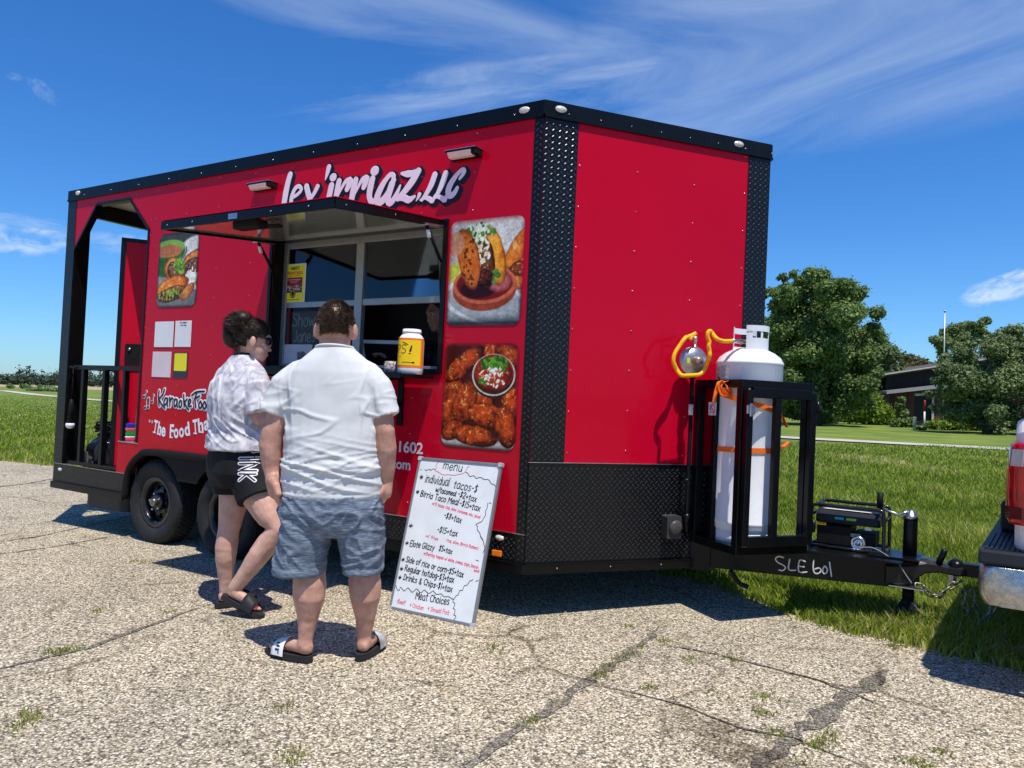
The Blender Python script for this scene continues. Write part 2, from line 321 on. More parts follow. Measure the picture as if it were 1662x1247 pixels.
ribbon_ground('sealed_seam', [(0.6823,0.357),(0.7288,-0.007918),(0.7279,-0.4236),(0.7369,-0.7913),(0.7343,-1.108),(0.7365,-1.406),(0.7604,-1.617),(0.7893,-1.795)], 0.038, SEAM, 0.004, 1)
ribbon_ground('sealed_seam', [(1.852,0.3974),(1.79,0.03001),(1.687,-0.4284),(1.633,-0.7415),(1.597,-1.014),(1.579,-1.293)], 0.06, SEAM, 0.004, 2)
ribbon_ground('sealed_seam', [(-1.511,-2.134),(-1.48,-1.916),(-1.472,-1.66),(-1.559,-1.311),(-1.653,-0.8996)], 0.026, SEAM, 0.004, 3)
ribbon_ground('asphalt_crack', [(0.7616,-0.6591),(0.9883,-0.6357),(1.215,-0.6515),(1.443,-0.7306),(1.646,-0.6997),(1.876,-0.78),(1.963,-0.8387)], 0.010, CRACK, 0.004, 4, 0.8)
ribbon_ground('asphalt_crack', [(0.7702,0.05993),(1.058,0.09151),(1.375,0.04914),(1.607,0.01827),(1.91,-0.154)], 0.014, CRACK, 0.004, 5, 0.8)
ribbon_ground('asphalt_crack', [(-4.519,-0.8722),(-4.504,-0.4176),(-4.735,0.1819),(-5.017,0.9113)], 0.016, CRACK, 0.004, 6, 0.8)
ribbon_ground('asphalt_crack', [(-4.043,-1.076),(-3.991,-0.5331),(-4.084,0.08286)], 0.014, CRACK, 0.004, 8, 0.8)
ribbon_ground('asphalt_crack', [(-7.996,0.6154),(-8.154,1.242),(-8.581,1.925)], 0.03, CRACK, 0.004, 9, 0.8)
ribbon_ground('asphalt_crack', [(-1.653,-0.8996),(-1.68,-0.4729),(-1.745,0.005087)], 0.008, CRACK, 0.004, 10, 0.8)
# grass: blades, dense near, sparse far
fw = np.array([-f0[0], -f0[1]])*-1; fw = np.array(f0[:2])/np.hypot(*f0[:2]); rt = np.array([fw[1], -fw[0]])
FX = np.array([p[0] for p in fine]); FY = np.array([p[1] for p in fine])
def blades(name, X, Y, h, wd, tint, mat, lean=0.5, z0=0.0):
    n = len(X); a = RNG.uniform(0, 2*np.pi, n); ln = RNG.uniform(0.1, lean, n)*h; la = RNG.uniform(0, 2*np.pi, n)
    dx = np.cos(a)*wd/2; dy = np.sin(a)*wd/2; z = np.full(n, z0)
    p0 = np.stack([X-dx, Y-dy, z], 1); p1 = np.stack([X+dx, Y+dy, z], 1)
    mx_ = X+np.cos(la)*ln*0.35; my = Y+np.sin(la)*ln*0.35
    p2 = np.stack([mx_+dx*0.8, my+dy*0.8, z+h*0.6], 1); p3 = np.stack([mx_-dx*0.8, my-dy*0.8, z+h*0.6], 1)
    p4 = np.stack([X+np.cos(la)*ln, Y+np.sin(la)*ln, z+h], 1)
    V = np.stack([p0, p1, p2, p3, p4], 1).reshape(-1, 3); i = np.arange(n)*5
    F = np.concatenate([np.stack([i, i+1, i+2], 1), np.stack([i, i+2, i+3], 1), np.stack([i+3, i+2, i+4], 1)])
    return np_mesh(name, V, F, mat, tint=np.repeat(tint, 5), kind='stuff')
def frustum_pts(n, l0, l1, dmin, dmax, pw=1.0):
    u = RNG.uniform(0, 1, n); d = 1/((1-u)/dmin**pw+u/dmax**pw)**(1/pw)
    l = RNG.uniform(l0, l1, n)*d
    return CAM[0]+rt[0]*l+fw[0]*d, CAM[1]+rt[1]*l+fw[1]*d, d
def smooth_noise(X, Y, s, seed):
    return np.sin(X*s+seed)*np.cos(Y*s*1.3-seed*2)+0.6*np.sin(X*s*2.3+Y*s*1.7+seed*3)+0.4*np.cos(X*s*4.1-Y*s*3.3+seed)
Xs = []; Ys = []; Ds = []
for n, l0, l1, a, c in ((230000, 0.10, 0.82, 2.7, 24.5), (95000, -0.85, -0.40, 6.5, 75)):
    X, Y, D = frustum_pts(n, l0, l1, a, c, 0.75); k = Y > np.interp(X, FX, FY)-0.02+0.05*RNG.standard_normal(n); X, Y, D = X[k], Y[k], D[k]; Xs.append(X); Ys.append(Y); Ds.append(D)
X = np.concatenate(Xs); Y = np.concatenate(Ys); D = np.concatenate(Ds)
dist = Y-np.interp(X, FX, FY)
pn = smooth_noise(X, Y, 1.1, 2.0)
t = 0.40+0.15*pn+0.23*RNG.standard_normal(len(X)); near = np.clip(1-dist/0.35, 0, 1); t += 0.30*near*RNG.uniform(0, 1, len(X)); t += np.where(RNG.uniform(0, 1, len(X)) < 0.07, 0.35, 0)
(px_, py_), = [(0.3167,15.05)]; yl = (X-px_)*0.848+(Y-py_)*0.529; yd = -(X-px_)*0.53+(Y-py_)*0.848; yp = np.clip(1.3-(yl/0.75)**2-((yd+0.3*np.sin(yl*5))/2.4)**2, 0, 1); t += 0.38*yp
h = RNG.uniform(0.05, 0.12, len(X))*(1+0.22*pn)*(1-0.45*near)*np.clip(1.15-D/60, 0.6, 1)
blades('lawn_grass', X, Y, np.clip(h, 0.02, 0.3), RNG.uniform(0.006, 0.012, len(X))*np.clip(D/7, 1, 5), np.clip(t, 0, 1), GRASS, 1.0)
# weeds in the cracks
wx = []; wy = []
spots = [(0.7442,-0.04519),(0.7356,-0.169),(0.73,-0.2629),(0.7328,-0.3995),(0.7355,-0.5279),(0.7284,-0.5524),(0.7368,-0.9316),(0.7451,-1.136),(0.7367,-1.184),(1.49,-0.5163),(1.581,-0.6937),(1.745,-0.5635),(1.766,-0.5952),(1.743,-0.6765),(1.725,-0.7385),(1.707,-0.8872),(1.421,-0.341),(1.454,-0.3344),(0.9946,-0.5444),(1.81,0.07204),(1.011,-0.05645),(1.189,0.07402),(1.843,0.7671),(2.133,-0.4939),(-0.8994,-2.238),(-0.8514,-2.239),(-0.8126,-2.313),(-0.832,-2.26),(-1.52,-1.73),(-1.507,-1.776),(-2.038,-1.306),(-1.695,-1.092),(-3.04,-0.4563),(-2.945,-0.4588),(-2.714,-0.4024),(0.1271,-0.5013),(2.044,-0.6619),(2.083,-0.6677),(0.1782,-1.888),(0.2203,-1.898),(-0.1476,-1.628),(-1.541,-1.801),(0.7989,0.119),(0.5317,0.2441),(1.267,-0.4352),(1.61,1.024)]
for i, (sx, sy) in enumerate(spots):
    k = int(RNG.integers(18, 70)); wx.append(sx+0.028*RNG.standard_normal(k)); wy.append(sy+0.028*RNG.standard_normal(k))
wx = np.concatenate(wx); wy = np.concatenate(wy)
blades('crack_weeds', wx, wy, RNG.uniform(0.004, 0.018, len(wx)), RNG.uniform(0.004, 0.008, len(wx)), np.clip(0.5+0.3*RNG.standard_normal(len(wx)), 0, 1), WEED, 1.6, 0.003)
# a few loose stones
b = MB()
for i in range(420):
    d = random.uniform(2.9, 8); l = random.uniform(-0.72, 0.72)*d; x = CAM[0]+rt[0]*l+fw[0]*d; y = CAM[1]+rt[1]*l+fw[1]*d
    if y > edge_y(x)-0.02: continue
    r = random.uniform(0.004, 0.011); b.ell((x, y, r*0.5), (r, r*random.uniform(0.6, 1), r*0.7), Matrix.Rotation(random.random()*3, 3, 'Z'), 6, 4)
b.build('loose_gravel', M('pale_stone', (0.42, 0.37, 0.29), 0.8, vary=0.5, vs=3), kind='stuff')

# ---------------------------------------------------------------- lettering and printed pictures
GL = {}
def _g(s):
    for line in s.strip().split('\n'):
        ch, w, d = line.split(' ', 2); GL[ch] = (float(w), [[tuple(map(float, p.split(','))) for p in st.split()] for st in d.split(';') if st.strip()])
_g('''a 3 2.8,3.6 1.6,4 0.4,3.2 0,1.6 0.5,0.3 1.5,0 2.6,1.2 2.8,3.8;2.8,3.8 2.7,1 3.1,0
b 3 0.1,6 0,0;0,2.6 1.2,4 2.5,3.4 2.8,1.8 2,0.2 0.8,0 0,1
c 2.6 2.5,3.4 1.5,4 0.4,3.1 0,1.6 0.7,0.2 1.8,0 2.6,0.7
d 3 2.8,6 2.7,0;2.7,2.9 1.6,4 0.4,3 0,1.5 0.8,0.1 2,0.4 2.7,1.6
e 2.7 0.1,2 2.6,2.2 2.2,3.7 1.2,4 0.3,3 0,1.5 0.7,0.2 1.8,0 2.6,0.8
f 2 2.2,5.6 1.4,6 0.8,5 0.7,0;0,3.6 2,3.7
g 3 2.7,3.5 1.5,4 0.3,3 0.2,1.5 1,0.4 2.2,1 2.7,3.8;2.7,3.8 2.6,-1 1.6,-2 0.4,-1.6
h 2.8 0,6 0,0;0,2.8 1.2,4 2.3,3.6 2.6,2.4 2.6,0
i 0.6 0.2,3.9 0.2,0;0.2,5.2 0.3,5.4
j 1 0.7,3.9 0.7,-1.2 0,-2;0.7,5.2 0.8,5.4
k 2.6 0,6 0,0;2.4,4 0,1.9 2.6,0
l 0.5 0.2,6 0.1,0
m 4 0,4 0,0;0,2.8 1,4 1.9,3.4 1.9,0;1.9,2.8 2.9,4 3.8,3.3 3.9,0
n 2.7 0,4 0,0;0,2.7 1.2,4 2.3,3.5 2.5,0
o 2.8 1.4,4 0.3,3.2 0,1.8 0.7,0.2 1.8,0 2.7,1.4 2.5,3.2 1.3,4
p 2.8 0.1,3.9 0,-2;0,2.8 1.3,4 2.5,3.2 2.6,1.6 1.6,0.1 0,0.9
q 2.8 2.6,3.9 2.6,-2;2.6,3 1.4,4 0.2,3 0.1,1.3 1.2,0 2.6,1
r 2 0,4 0.1,0;0.1,2.5 0.9,3.8 2,3.9
s 2.4 2.3,3.5 1.2,4 0.2,3.2 1.2,2.1 2.3,1.3 1.6,0.1 0,0.5
t 2.2 1.1,5.6 1,0.4 1.9,0;0,4 2.2,4.1
u 2.7 0,4 0.1,1 1,0 2.2,0.6 2.5,4;2.5,4 2.6,0
v 2.6 0,4 1.2,0 2.6,4
w 3.8 0,4 0.8,0 1.9,3.2 2.9,0 3.8,4
x 2.6 0,4 2.6,0;2.5,4 0,0
y 2.6 0,4 1.2,0.6;2.6,4 1,-1 0.2,-2
z 2.6 0.1,3.9 2.4,4 0,0 2.6,0.1
A 3.6 0,0 1.8,6 3.6,0;0.8,2.2 2.9,2.2
B 3.2 0,6 0,0;0,6 2.2,5.6 2.4,4 0,3.1 2.8,2.4 2.9,0.8 1.8,0 0,0
C 3.2 3.1,5.2 1.9,6 0.5,5 0,3 0.6,0.8 1.9,0 3.2,0.8
D 3.4 0.2,6 0.2,0;0,6 2,5.6 3.3,3.6 3,1.4 1.6,0.1 0,0
E 2.8 2.8,6 0,6 0,0 2.8,0;0,3.1 2.3,3.1
F 2.8 0,6 0,0;0,6 2.8,6;0,3.2 2.2,3.2
G 3.6 3.2,5.2 1.8,6 0.3,4.8 0,2.6 0.9,0.4 2.3,0 3.4,1.2 3.4,2.7 2,2.7
I 0.8 0.3,6 0.3,0
J 2.6 2.2,6 2.2,1.2 1.2,0 0,0.8
K 3 0,6 0,0;3,6 0,2.8 3.1,0
L 2.6 0,6 0,0 2.6,0.1
M 4.2 0,0 0.4,6 2.1,2.4 3.7,6 4.2,0
N 3.4 0,0 0,6 3.3,0 3.4,6
P 2.9 0,0 0,6 2.4,5.7 2.7,4 1.6,3 0,2.9
R 3.2 0,0 0,6 2.3,5.6 2.5,4 0,3;1.2,3 3.2,0
S 3 2.9,5.4 1.6,6 0.2,5 0.8,3.6 2.4,2.7 2.9,1.2 1.7,0 0,0.7
T 3.4 0,6 3.4,6.1;1.7,6 1.6,0
W 4.6 0,6 1.1,0 2.3,4.4 3.4,0 4.6,6
0 2.8 1.4,6 0.3,4.8 0,3 0.4,0.8 1.4,0 2.6,1.4 2.7,4 1.4,6
1 1 0.5,6 0.5,0
2 2.8 0.1,4.8 1.2,6 2.5,5 2.2,3.4 0,0.1 2.8,0
3 2.7 0.1,5.5 1.6,6 2.4,4.8 1.1,3.3 2.6,2.2 2.2,0.4 1,0 0,0.6
5 2.8 2.7,6 0.4,5.9 0.3,3.6 1.8,3.8 2.7,2 1.8,0.2 0,0.4
6 2.8 2.2,6 0.6,4 0,1.8 0.8,0.1 2.1,0.2 2.7,1.8 1.6,3 0.3,2
8 2.7 2.3,5.2 1.2,6 0.4,4.8 2.2,2.2 1.9,0.3 0.8,0 0.2,1.3 2.4,4.4 2.3,5.2
$ 2.6 2.4,4.9 1.2,5.4 0.2,4.4 2.2,2 1.3,0.5 0,0.9;1.3,6.3 1.2,-0.5
* 2.6 1.3,5.4 1.3,1.2;0.1,4.2 2.5,2.4;0.1,2.4 2.5,4.2
- 1.8 0.1,2.6 1.7,2.7
+ 2.2 0,2.4 2.2,2.5;1.1,3.6 1.1,1.2
/ 2 0,-0.6 2,6.2
( 1.2 1.1,6.2 0.1,3 1.1,-0.6
) 1.2 0.1,6.2 1.1,3 0.1,-0.6
, 0.8 0.5,0.5 0.1,-1
! 0.6 0.3,6 0.3,1.8;0.3,0.3 0.3,0
& 3.4 3.2,0 0.6,4.6 1.4,6 2.3,5 0.1,1.6 1,0 2.2,0.4 3,2
' 0.5 0.3,6.2 0.2,4.6
. 0.5 0.2,0.1 0.3,0.3''')
def smooth_path(p, k=3):
    if len(p) < 3: return list(p)
    P = [Vector(q) for q in p]; out = []
    for i in range(len(P)-1):
        a, b_, c, d = P[max(i-1, 0)], P[i], P[i+1], P[min(i+2, len(P)-1)]
        for j in range(k):
            t = j/k; out.append(0.5*((2*b_)+(c-a)*t+(2*a-5*b_+4*c-d)*t*t+(3*b_-a-3*c+d)*t*t*t))
    return [tuple(q) for q in out]+[tuple(P[-1])]
class Strokes:                                   # low domed strokes lying on a surface: fn(u, v, height) -> point
    def __init__(s, fn): s.mb = MB(); s.fn = fn; s.k = 0
    def stroke(s, pts, w, h=0.0012, z0=0.0, smooth=3):
        W = list(w) if isinstance(w, (list, tuple)) else [w, w]
        P = smooth_path(pts, smooth) if smooth > 1 else list(pts); n = len(P); s.k += 1
        if n < 2: return
        cum = [0]
        for a, b_ in zip(P, P[1:]): cum.append(cum[-1]+math.dist(a, b_))
        L = cum[-1] or 1; hh = h+0.00004*(s.k % 12)
        def wat(i):
            t = cum[i]/L*(len(W)-1); j = min(int(t), len(W)-2); return (W[j]+(W[j+1]-W[j])*(t-j))/2
        secs = []
        T = []
        for i in range(n):
            a, c = P[max(i-1, 0)], P[min(i+1, n-1)]; d = math.dist(a, c) or 1; T.append(((c[0]-a[0])/d, (c[1]-a[1])/d))
        w0, w1 = wat(0), wat(n-1)
        for ang in (80, 50, 20):
            a = math.radians(ang); secs.append((P[0][0]-T[0][0]*w0*math.sin(a), P[0][1]-T[0][1]*w0*math.sin(a), T[0], w0*math.cos(a)))
        for i in range(n): secs.append((P[i][0], P[i][1], T[i], wat(i)))
        for ang in (20, 50, 80):
            a = math.radians(ang); secs.append((P[-1][0]+T[-1][0]*w1*math.sin(a), P[-1][1]+T[-1][1]*w1*math.sin(a), T[-1], w1*math.cos(a)))
        vs = []
        for x, y, t, ww in secs:
            for f, g in ((-1, 0), (-0.93, 1.0), (0, 1.02), (0.93, 1.0), (1, 0)): vs.append(s.fn(x-t[1]*ww*f, y+t[0]*ww*f, z0+hh*g))
        m = len(secs); s.mb.add(vs, [(i*5+j, i*5+j+1, i*5+j+6, i*5+j+5) for i in range(m-1) for j in range(4)], 0, False)
    def text(s, txt, o, size, w, ang=0.0, jit=0.25, fit=None, slant=0.05, h=0.0012):
        sc = size/6; adv = 0
        tot = sum((GL[c][0]+1.1) if c in GL else 2.4 for c in txt)
        sx = fit/tot if fit else sc; ca, sa = math.cos(ang), math.sin(ang)
        for c in txt:
            if c not in GL: adv += 2.4; continue
            wd, sts = GL[c]; dy = random.uniform(-jit, jit); k = 1+random.uniform(-jit, jit)*0.25
            for st in sts:
                pts = [((adv+x+slant*y)*sx, (y*k+dy)*sc) for x, y in st]
                s.stroke([(o[0]+x*ca-y*sa, o[1]+x*sa+y*ca) for x, y in pts], w, h)
            adv += wd+1.1
def font_mesh(txt, size=1.0, bold=0.0, space=1.0):
    cu = bpy.data.curves.new('lettering', 'FONT'); cu.body = txt; cu.size = size; cu.offset = bold; cu.space_character = space; cu.resolution_u = 6
    o = bpy.data.objects.new('lettering', cu); COL.objects.link(o); dg = bpy.context.evaluated_depsgraph_get(); me = bpy.data.meshes.new_from_object(o.evaluated_get(dg))
    vs = [tuple(v.co[:2]) for v in me.vertices]; fs = [tuple(p.vertices) for p in me.polygons]
    COL.objects.unlink(o); bpy.data.objects.remove(o); bpy.data.meshes.remove(me); return vs, fs
def put_text(mb, txt, fn, o, size, bold=0.0, sx=1.0, ang=0.0, h=0.0012, width=None, space=1.0):
    vs, fs = font_mesh(txt, 1.0, bold, space); x0 = min(v[0] for v in vs); x1 = max(v[0] for v in vs)
    if width: sx = width/((x1-x0)*size)
    ca, sa = math.cos(ang), math.sin(ang)
    mb.add([fn(o[0]+(x-x0)*size*sx*ca-y*size*sa, o[1]+(x-x0)*size*sx*sa+y*size*ca, h) for x, y in vs], fs, 0, False)
# --- printed pictures, painted by code
class Pic:
    def __init__(s, w, h, bg): s.w, s.h = w, h; s.a = np.empty((h, w, 3)); s.a[:] = lin(bg); s.y, s.x = np.mgrid[0:h, 0:w]; s.x = (s.x+0.5)/w; s.y = (s.y+0.5)/h; s.asp = h/w
    def noise(s, sc, seed, octv=4):
        r = np.random.default_rng(seed); out = np.zeros((s.h, s.w)); amp = 1; tot = 0
        for o in range(octv):
            ny, nx = max(2, int(sc*s.asp))+2, max(2, int(sc))+2; g = r.uniform(-1, 1, (ny, nx)); fy = s.y*(ny-2); fx = s.x*(nx-2); iy = fy.astype(int); ix = fx.astype(int); ty = fy-iy; tx = fx-ix
            ty = ty*ty*(3-2*ty); tx = tx*tx*(3-2*tx)
            out += amp*((g[iy, ix]*(1-tx)+g[iy, ix+1]*tx)*(1-ty)+(g[iy+1, ix]*(1-tx)+g[iy+1, ix+1]*tx)*ty); tot += amp; amp *= 0.55; sc *= 2.1
        return out/tot
    def put(s, mask, col): 
        c = np.array(lin(col)) if not isinstance(col, np.ndarray) else col
        s.a = s.a*(1-mask[..., None])+c*mask[..., None]
    def ell(s, cx, cy, rx, ry, ang=0, soft=0.06, wob=0.0, seed=1, inner=None):
        ca, sa = math.cos(math.radians(ang)), math.sin(math.radians(ang)); dx = s.x-cx; dy = (s.y-cy)*s.asp
        u = (dx*ca+dy*sa)/rx; v = (-dx*sa+dy*ca)/(ry); d = np.sqrt(u*u+v*v)+(wob*s.noise(6, seed) if wob else 0)
        m = np.clip((1-d)/soft+0.5, 0, 1)
        if inner: m = m*np.clip((d-inner)/soft+0.5, 0, 1)
        return m, u, v
    def lump(s, cx, cy, rx, ry, ang, c0, c1, seed, hi=(255, 190, 110), wob=0.14, sc=14):
        m, u, v = s.ell(cx, cy, rx, ry, ang, 0.08, wob, seed); n = s.noise(sc, seed+5); n2 = s.noise(sc*2.2, seed+9)
        r2 = u*u+v*v; t = np.clip(0.78+0.9*n-0.62*r2-0.30*(u*0.5+v), 0, 1)[..., None]; col = np.array(lin(c0))*(1-t)+np.array(lin(c1))*t
        k = (np.clip(n2-0.22+0.25*np.clip(0.25-((u+0.15)**2+(v+0.4)**2), -1, 0.25), 0, 1)*2.6)[..., None].clip(0, 1); col = col*(1-k)+np.array(lin(hi))*k; col = col*(1-0.75*np.clip((r2-0.62)*2.4, 0, 1)[..., None])
        s.put(m, col*np.ones_like(s.a))
    def specks(s, cx, cy, rx, ry, n, cols, size, seed, ang=0):
        r = np.random.default_rng(seed)
        for i in range(n):
            a = r.uniform(0, 2*np.pi); q = math.sqrt(r.uniform()); m, _, _ = s.ell(cx+math.cos(a)*q*rx, cy+math.sin(a)*q*ry/s.asp, size*r.uniform(0.6, 1.3), size*r.uniform(0.35, 0.9), r.uniform(0, 180), 0.3)
            s.put(m, cols[r.integers(len(cols))])
    def rect(s, x0, y0, x1, y1, col): s.put(((s.x >= x0) & (s.x < x1) & (s.y >= y0) & (s.y < y1)).astype(float), col)
    def image(s, name, grain=0.42):
        n1 = s.noise(16, 901, 5); n2 = s.noise(60, 902, 3); s.a = s.a*(1+grain*(0.9*n1+0.9*n2))[..., None]; s.a = s.a*(1.06-0.30*np.clip(((s.x-0.5)**2+(s.y-0.5)**2)*2, 0, 1))[..., None]
        a = np.clip(s.a, 0, 1); a = np.where(a <= 0.0031308, a*12.92, 1.055*np.power(a, 1/2.4)-0.055)
        im = bpy.data.images.new(name, s.w, s.h); px = np.ones((s.h, s.w, 4), np.float32); px[..., :3] = a[::-1]; im.pixels.foreach_set(px.ravel()); im.pack(); return im
def pic_mat(name, pic, rough=0.3, coat=0.4):
    m = bpy.data.materials.new(name); m.use_nodes = True; n, l = nodes_of(m); t = n.new('ShaderNodeTexImage'); t.image = pic.image(name); t.extension = 'EXTEND'
    l.new(t.outputs[0], n['Principled BSDF'].inputs['Base Color']); n['Principled BSDF'].inputs['Roughness'].default_value = rough; n['Principled BSDF'].inputs['Coat Weight'].default_value = coat*0.2; n['Principled BSDF'].inputs['Specular IOR Level'].default_value = 0.15
    return m
def decal(name, pts3, uvs, mat, parent=None, thick=None, **tags):     # thin printed sheet: outline points + uv; small thickness along nrm
    me = bpy.data.meshes.new(name); n = len(pts3); nrm = Vector(thick); vs = [Vector(p)+nrm for p in pts3]+[Vector(p) for p in pts3]
    fs = [tuple(range(n))]+[(i, i+n, (i+1) % n+n, (i+1) % n) for i in range(n)]
    me.from_pydata([tuple(v) for v in vs], [], fs); uv = me.uv_layers.new(name='uv'); me.materials.append(mat)
    for p in me.polygons:
        for li in p.loop_indices: uv.data[li].uv = uvs[me.loops[li].vertex_index % n]
    me.update(); return link(name, me, parent, **tags)
def rounded(x0, z0, x1, z1, r, k=5):
    out = []
    for cx, cz, a0 in ((x1-r, z1-r, 0), (x0+r, z1-r, 90), (x0+r, z0+r, 180), (x1-r, z0+r, 270)):
        for i in range(k+1): a = math.radians(a0+90*i/k); out.append((cx+r*math.cos(a), cz+r*math.sin(a)))
    return out
def sheet(name, x0, z0, x1, z1, mat, fn, parent=None, r=0.0, off=0.003, th=0.001, **tags):
    pts = rounded(x0, z0, x1, z1, r) if r else [(x1, z1), (x0, z1), (x0, z0), (x1, z0)]
    p3 = [fn(u, v, off) for u, v in pts]; q = Vector(fn(pts[0][0], pts[0][1], off+th))-Vector(p3[0])
    return decal(name, p3, [((u-x0)/(x1-x0), (v-z0)/(z1-z0)) for u, v in pts], mat, parent, thick=q, **tags)

# ---------------------------------------------------------------- the food trailer (its own frame: x forward, y across, z up from the bottom rail)
UN = Vector((0.60158, 0.79882, 0)); NN = Vector((0.79882, -0.60158, 0)); UMAX = 1.6214; WID = 2.59; LEN = 5.095
def FAC(u, z, n=0.0): p = UN*u+NN*n; return (p.x, p.y, z)
def FACP(u, v, t): return FAC(u, v, t)
def SID(u, v, h): return (u, -h, v)
TRL = thing('food_trailer', 'long glossy red food trailer with open serving window and black diamond-plate corners', 'food trailer'); TRL.matrix_world = TR
SIDEW = M('red_side_panel', (0.50, 0.0012, 0.018), 0.24, coat=0.26, vary=0.03, vs=1.5, bump=0.05, bs=1.1, spec=0.06)
# near side wall with porch arch, window and wheel arch cut out
arch = [(-4.955,0.225),(-4.955,2.21),(-4.914,2.251),(-4.622,2.59),(-4.109,2.588),(-3.803,2.293),(-3.815,0.496),(-4.085,0.49),(-4.097,0.227)]
flare = [(-3.93,0.02),(-3.90,0.227),(-3.84,0.325),(-3.74,0.395),(-3.62,0.43),(-3.07,0.437),(-2.52,0.43),(-2.40,0.395),(-2.30,0.325),(-2.24,0.227),(-2.21,0.02)]
outer = [(-0.06,0.225),(-0.06,2.66),(-4.96,2.66),(-4.956,2.2)]+arch[2:]+flare[1:-1]
win = [(-2.255,1.165),(-0.685,1.165),(-0.685,2.085),(-2.255,2.085)]
b = MB(); b.prism(outer, lambda u, v, t: (u, t, v), 0.0, 0.03, holes=[win]); b.build('side_wall', SIDEW, TRL)
b = MB(); b.box((-3.76, WID-0.03, 0.08), (0.0, WID, 2.66)); b.box((-5.09, WID-0.03, 0.06), (-3.76, WID, 0.24)); b.prism([(-5.0,2.2),(-4.62,2.59),(-4.1,2.59),(-3.76,2.25),(-3.76,2.66),(-5.09,2.66),(-5.09,2.2)], lambda u, v, t: (u, t, v), WID-0.03, WID); b.build('far_side_wall', RED, TRL)
b = MB(); b.prism([(0.0,0.64),(UMAX,0.64),(UMAX,2.67),(0.0,2.67)], FACP, -0.03, 0.0); b.build('front_panel', RED, TRL)
b = MB()
A_ = FAC(UMAX, 0); a2 = Vector((A_[0], A_[1], 0)); e2 = Vector((0, WID, 0)); b.obox(a2+Vector((0,0,0.06)), e2-a2, Vector((-0.03,0,0)), (0,0,2.6)); b.build('front_panel', RED, TRL, label='far half of the red pointed nose')
b = MB(); top = [(0.0,0.0),(A_[0]-0.01,A_[1]),(0.0,WID),(-LEN,WID),(-LEN,0.0)]; b.prism(top, lambda u, v, t: (u, v, t), 2.69, 2.74); b.build('roof', M('white_roof_membrane', (0.55,0.55,0.55), 0.6), TRL)
b = MB(); b.prism([(-0.002,0.03),(A_[0]-0.04,A_[1]),(-0.002,WID-0.03),(-LEN+0.01,WID-0.03),(-LEN+0.01,0.03),(-3.955,0.03),(-3.955,0.39),(-2.185,0.39),(-2.185,0.03)], lambda u, v, t: (u, v, t), 0.055, 0.10); b.build('floor', FLOORM, TRL)
# black rails round the top and the bottom
b = MB()
def rail(b, z0, z1, o, lip, gap=False):
    def seg(a, c, n):
        a = Vector(a); c = Vector(c); n = Vector(n); b.obox(a+Vector((0,0,z0)), c-a, n*o, (0,0,z1-z0))
        b.obox(a+Vector((0,0,lip[0])), c-a, n*(o+lip[2]), (0,0,lip[1]-lip[0]))
    P0 = Vector((0,0,0)); P1 = UN*UMAX; P2 = Vector((0,WID,0))
    if gap: seg((-LEN,0,0), (-3.955,0,0), (0,-1,0)); seg((-2.185,0,0), P0, (0,-1,0))
    else: seg((-LEN,0,0), P0, (0,-1,0))
    seg(P0+UN*0.0, P1, NN); d = (P2-P1).normalized(); seg(P1, P2, (d.y, -d.x, 0) if d.x < 0 else NN); seg((0,WID,0), (-LEN,WID,0), (0,1,0)); seg((-LEN,WID,0), (-LEN,0,0), (-1,0,0))
    if True:                                              # fill the corner between side and front
        b.prism([(0,0),(0,-o),(NN.x*o,NN.y*o)], lambda u, v, t: (u, v, t), z0, z1)
rail(b, 2.668, 2.750, 0.012, (2.652, 2.668, 0.006)); b.build('roof_rail', BLACK, TRL)
b = MB(); rail(b, 0.0, 0.055, 0.022, (0.055, 0.0595, 0.004), True); b.build('bottom_rail', BLACK, TRL)
# diamond plate: corner trims and skirts, each with its raised treads
def treads(fn, u0, u1, z0, z1, name, parent, pitch=0.0365):
    b = MB(); nu = max(1, int((u1-u0)/pitch)); nz = max(1, int((z1-z0)/pitch)); pu = (u1-u0)/nu; pz = (z1-z0)/nz
    for i in range(nu):
        for j in range(nz):
            for k in (0, 1):
                cu = u0+(i+0.28+0.5*k)*pu; cz = z0+(j+0.28+0.5*k)*pz
                if cu > u1-0.008 or cz > z1-0.01: continue
                a = math.radians(40 if k == 0 else 130); ca, sa = math.cos(a), math.sin(a); L, W = 0.0135, 0.0042
                pts = [(-L,0,0),(-L*0.45,-W,0),(L*0.45,-W,0),(L,0,0),(L*0.45,W,0),(-L*0.45,W,0),(-L*0.4,0,0.0024),(L*0.4,0,0.0024)]
                b.add([fn(cu+x*ca-y*sa, cz+x*sa+y*ca, h) for x, y, h in pts], [(0,1,6),(1,2,7,6),(2,3,7),(3,4,7),(4,5,6,7),(5,0,6)], 0, False)
    b.build(name, TREADM, parent, kind='stuff')
def plate(name, fn, u0, u1, z0, z1, t=0.004, pieces=None, **k):
    b = MB(); b.prism([(u0,z0),(u1,z0),(u1,z1),(u0,z1)], fn, 0.0, t); o = b.build(name, BLACKP, TRL, **k); treads(lambda u, v, h: fn(u, v, t+h), u0+0.004, u1-0.004, z0+0.005, z1-0.005, 'raised_treads', o); return o
S0 = lambda u, v, h: (u, -h, v)
plate('corner_trim', S0, -0.060, -0.0005, 0.06, 2.652); plate('corner_trim', FACP, 0.0005, 0.222, 0.645, 2.652); plate('nose_trim', FACP, 1.447, UMAX-0.002, 0.645, 2.652)
plate('skirt_plate', FACP, 0.0005, UMAX-0.002, 0.0605, 0.640); plate('skirt_plate', S0, -2.20, -0.0605, 0.0605, 0.222); plate('skirt_plate', S0, -5.09, -3.94, 0.0605, 0.222)
plate('corner_post_plate', S0, -5.095, -4.956, 0.226, 2.652)
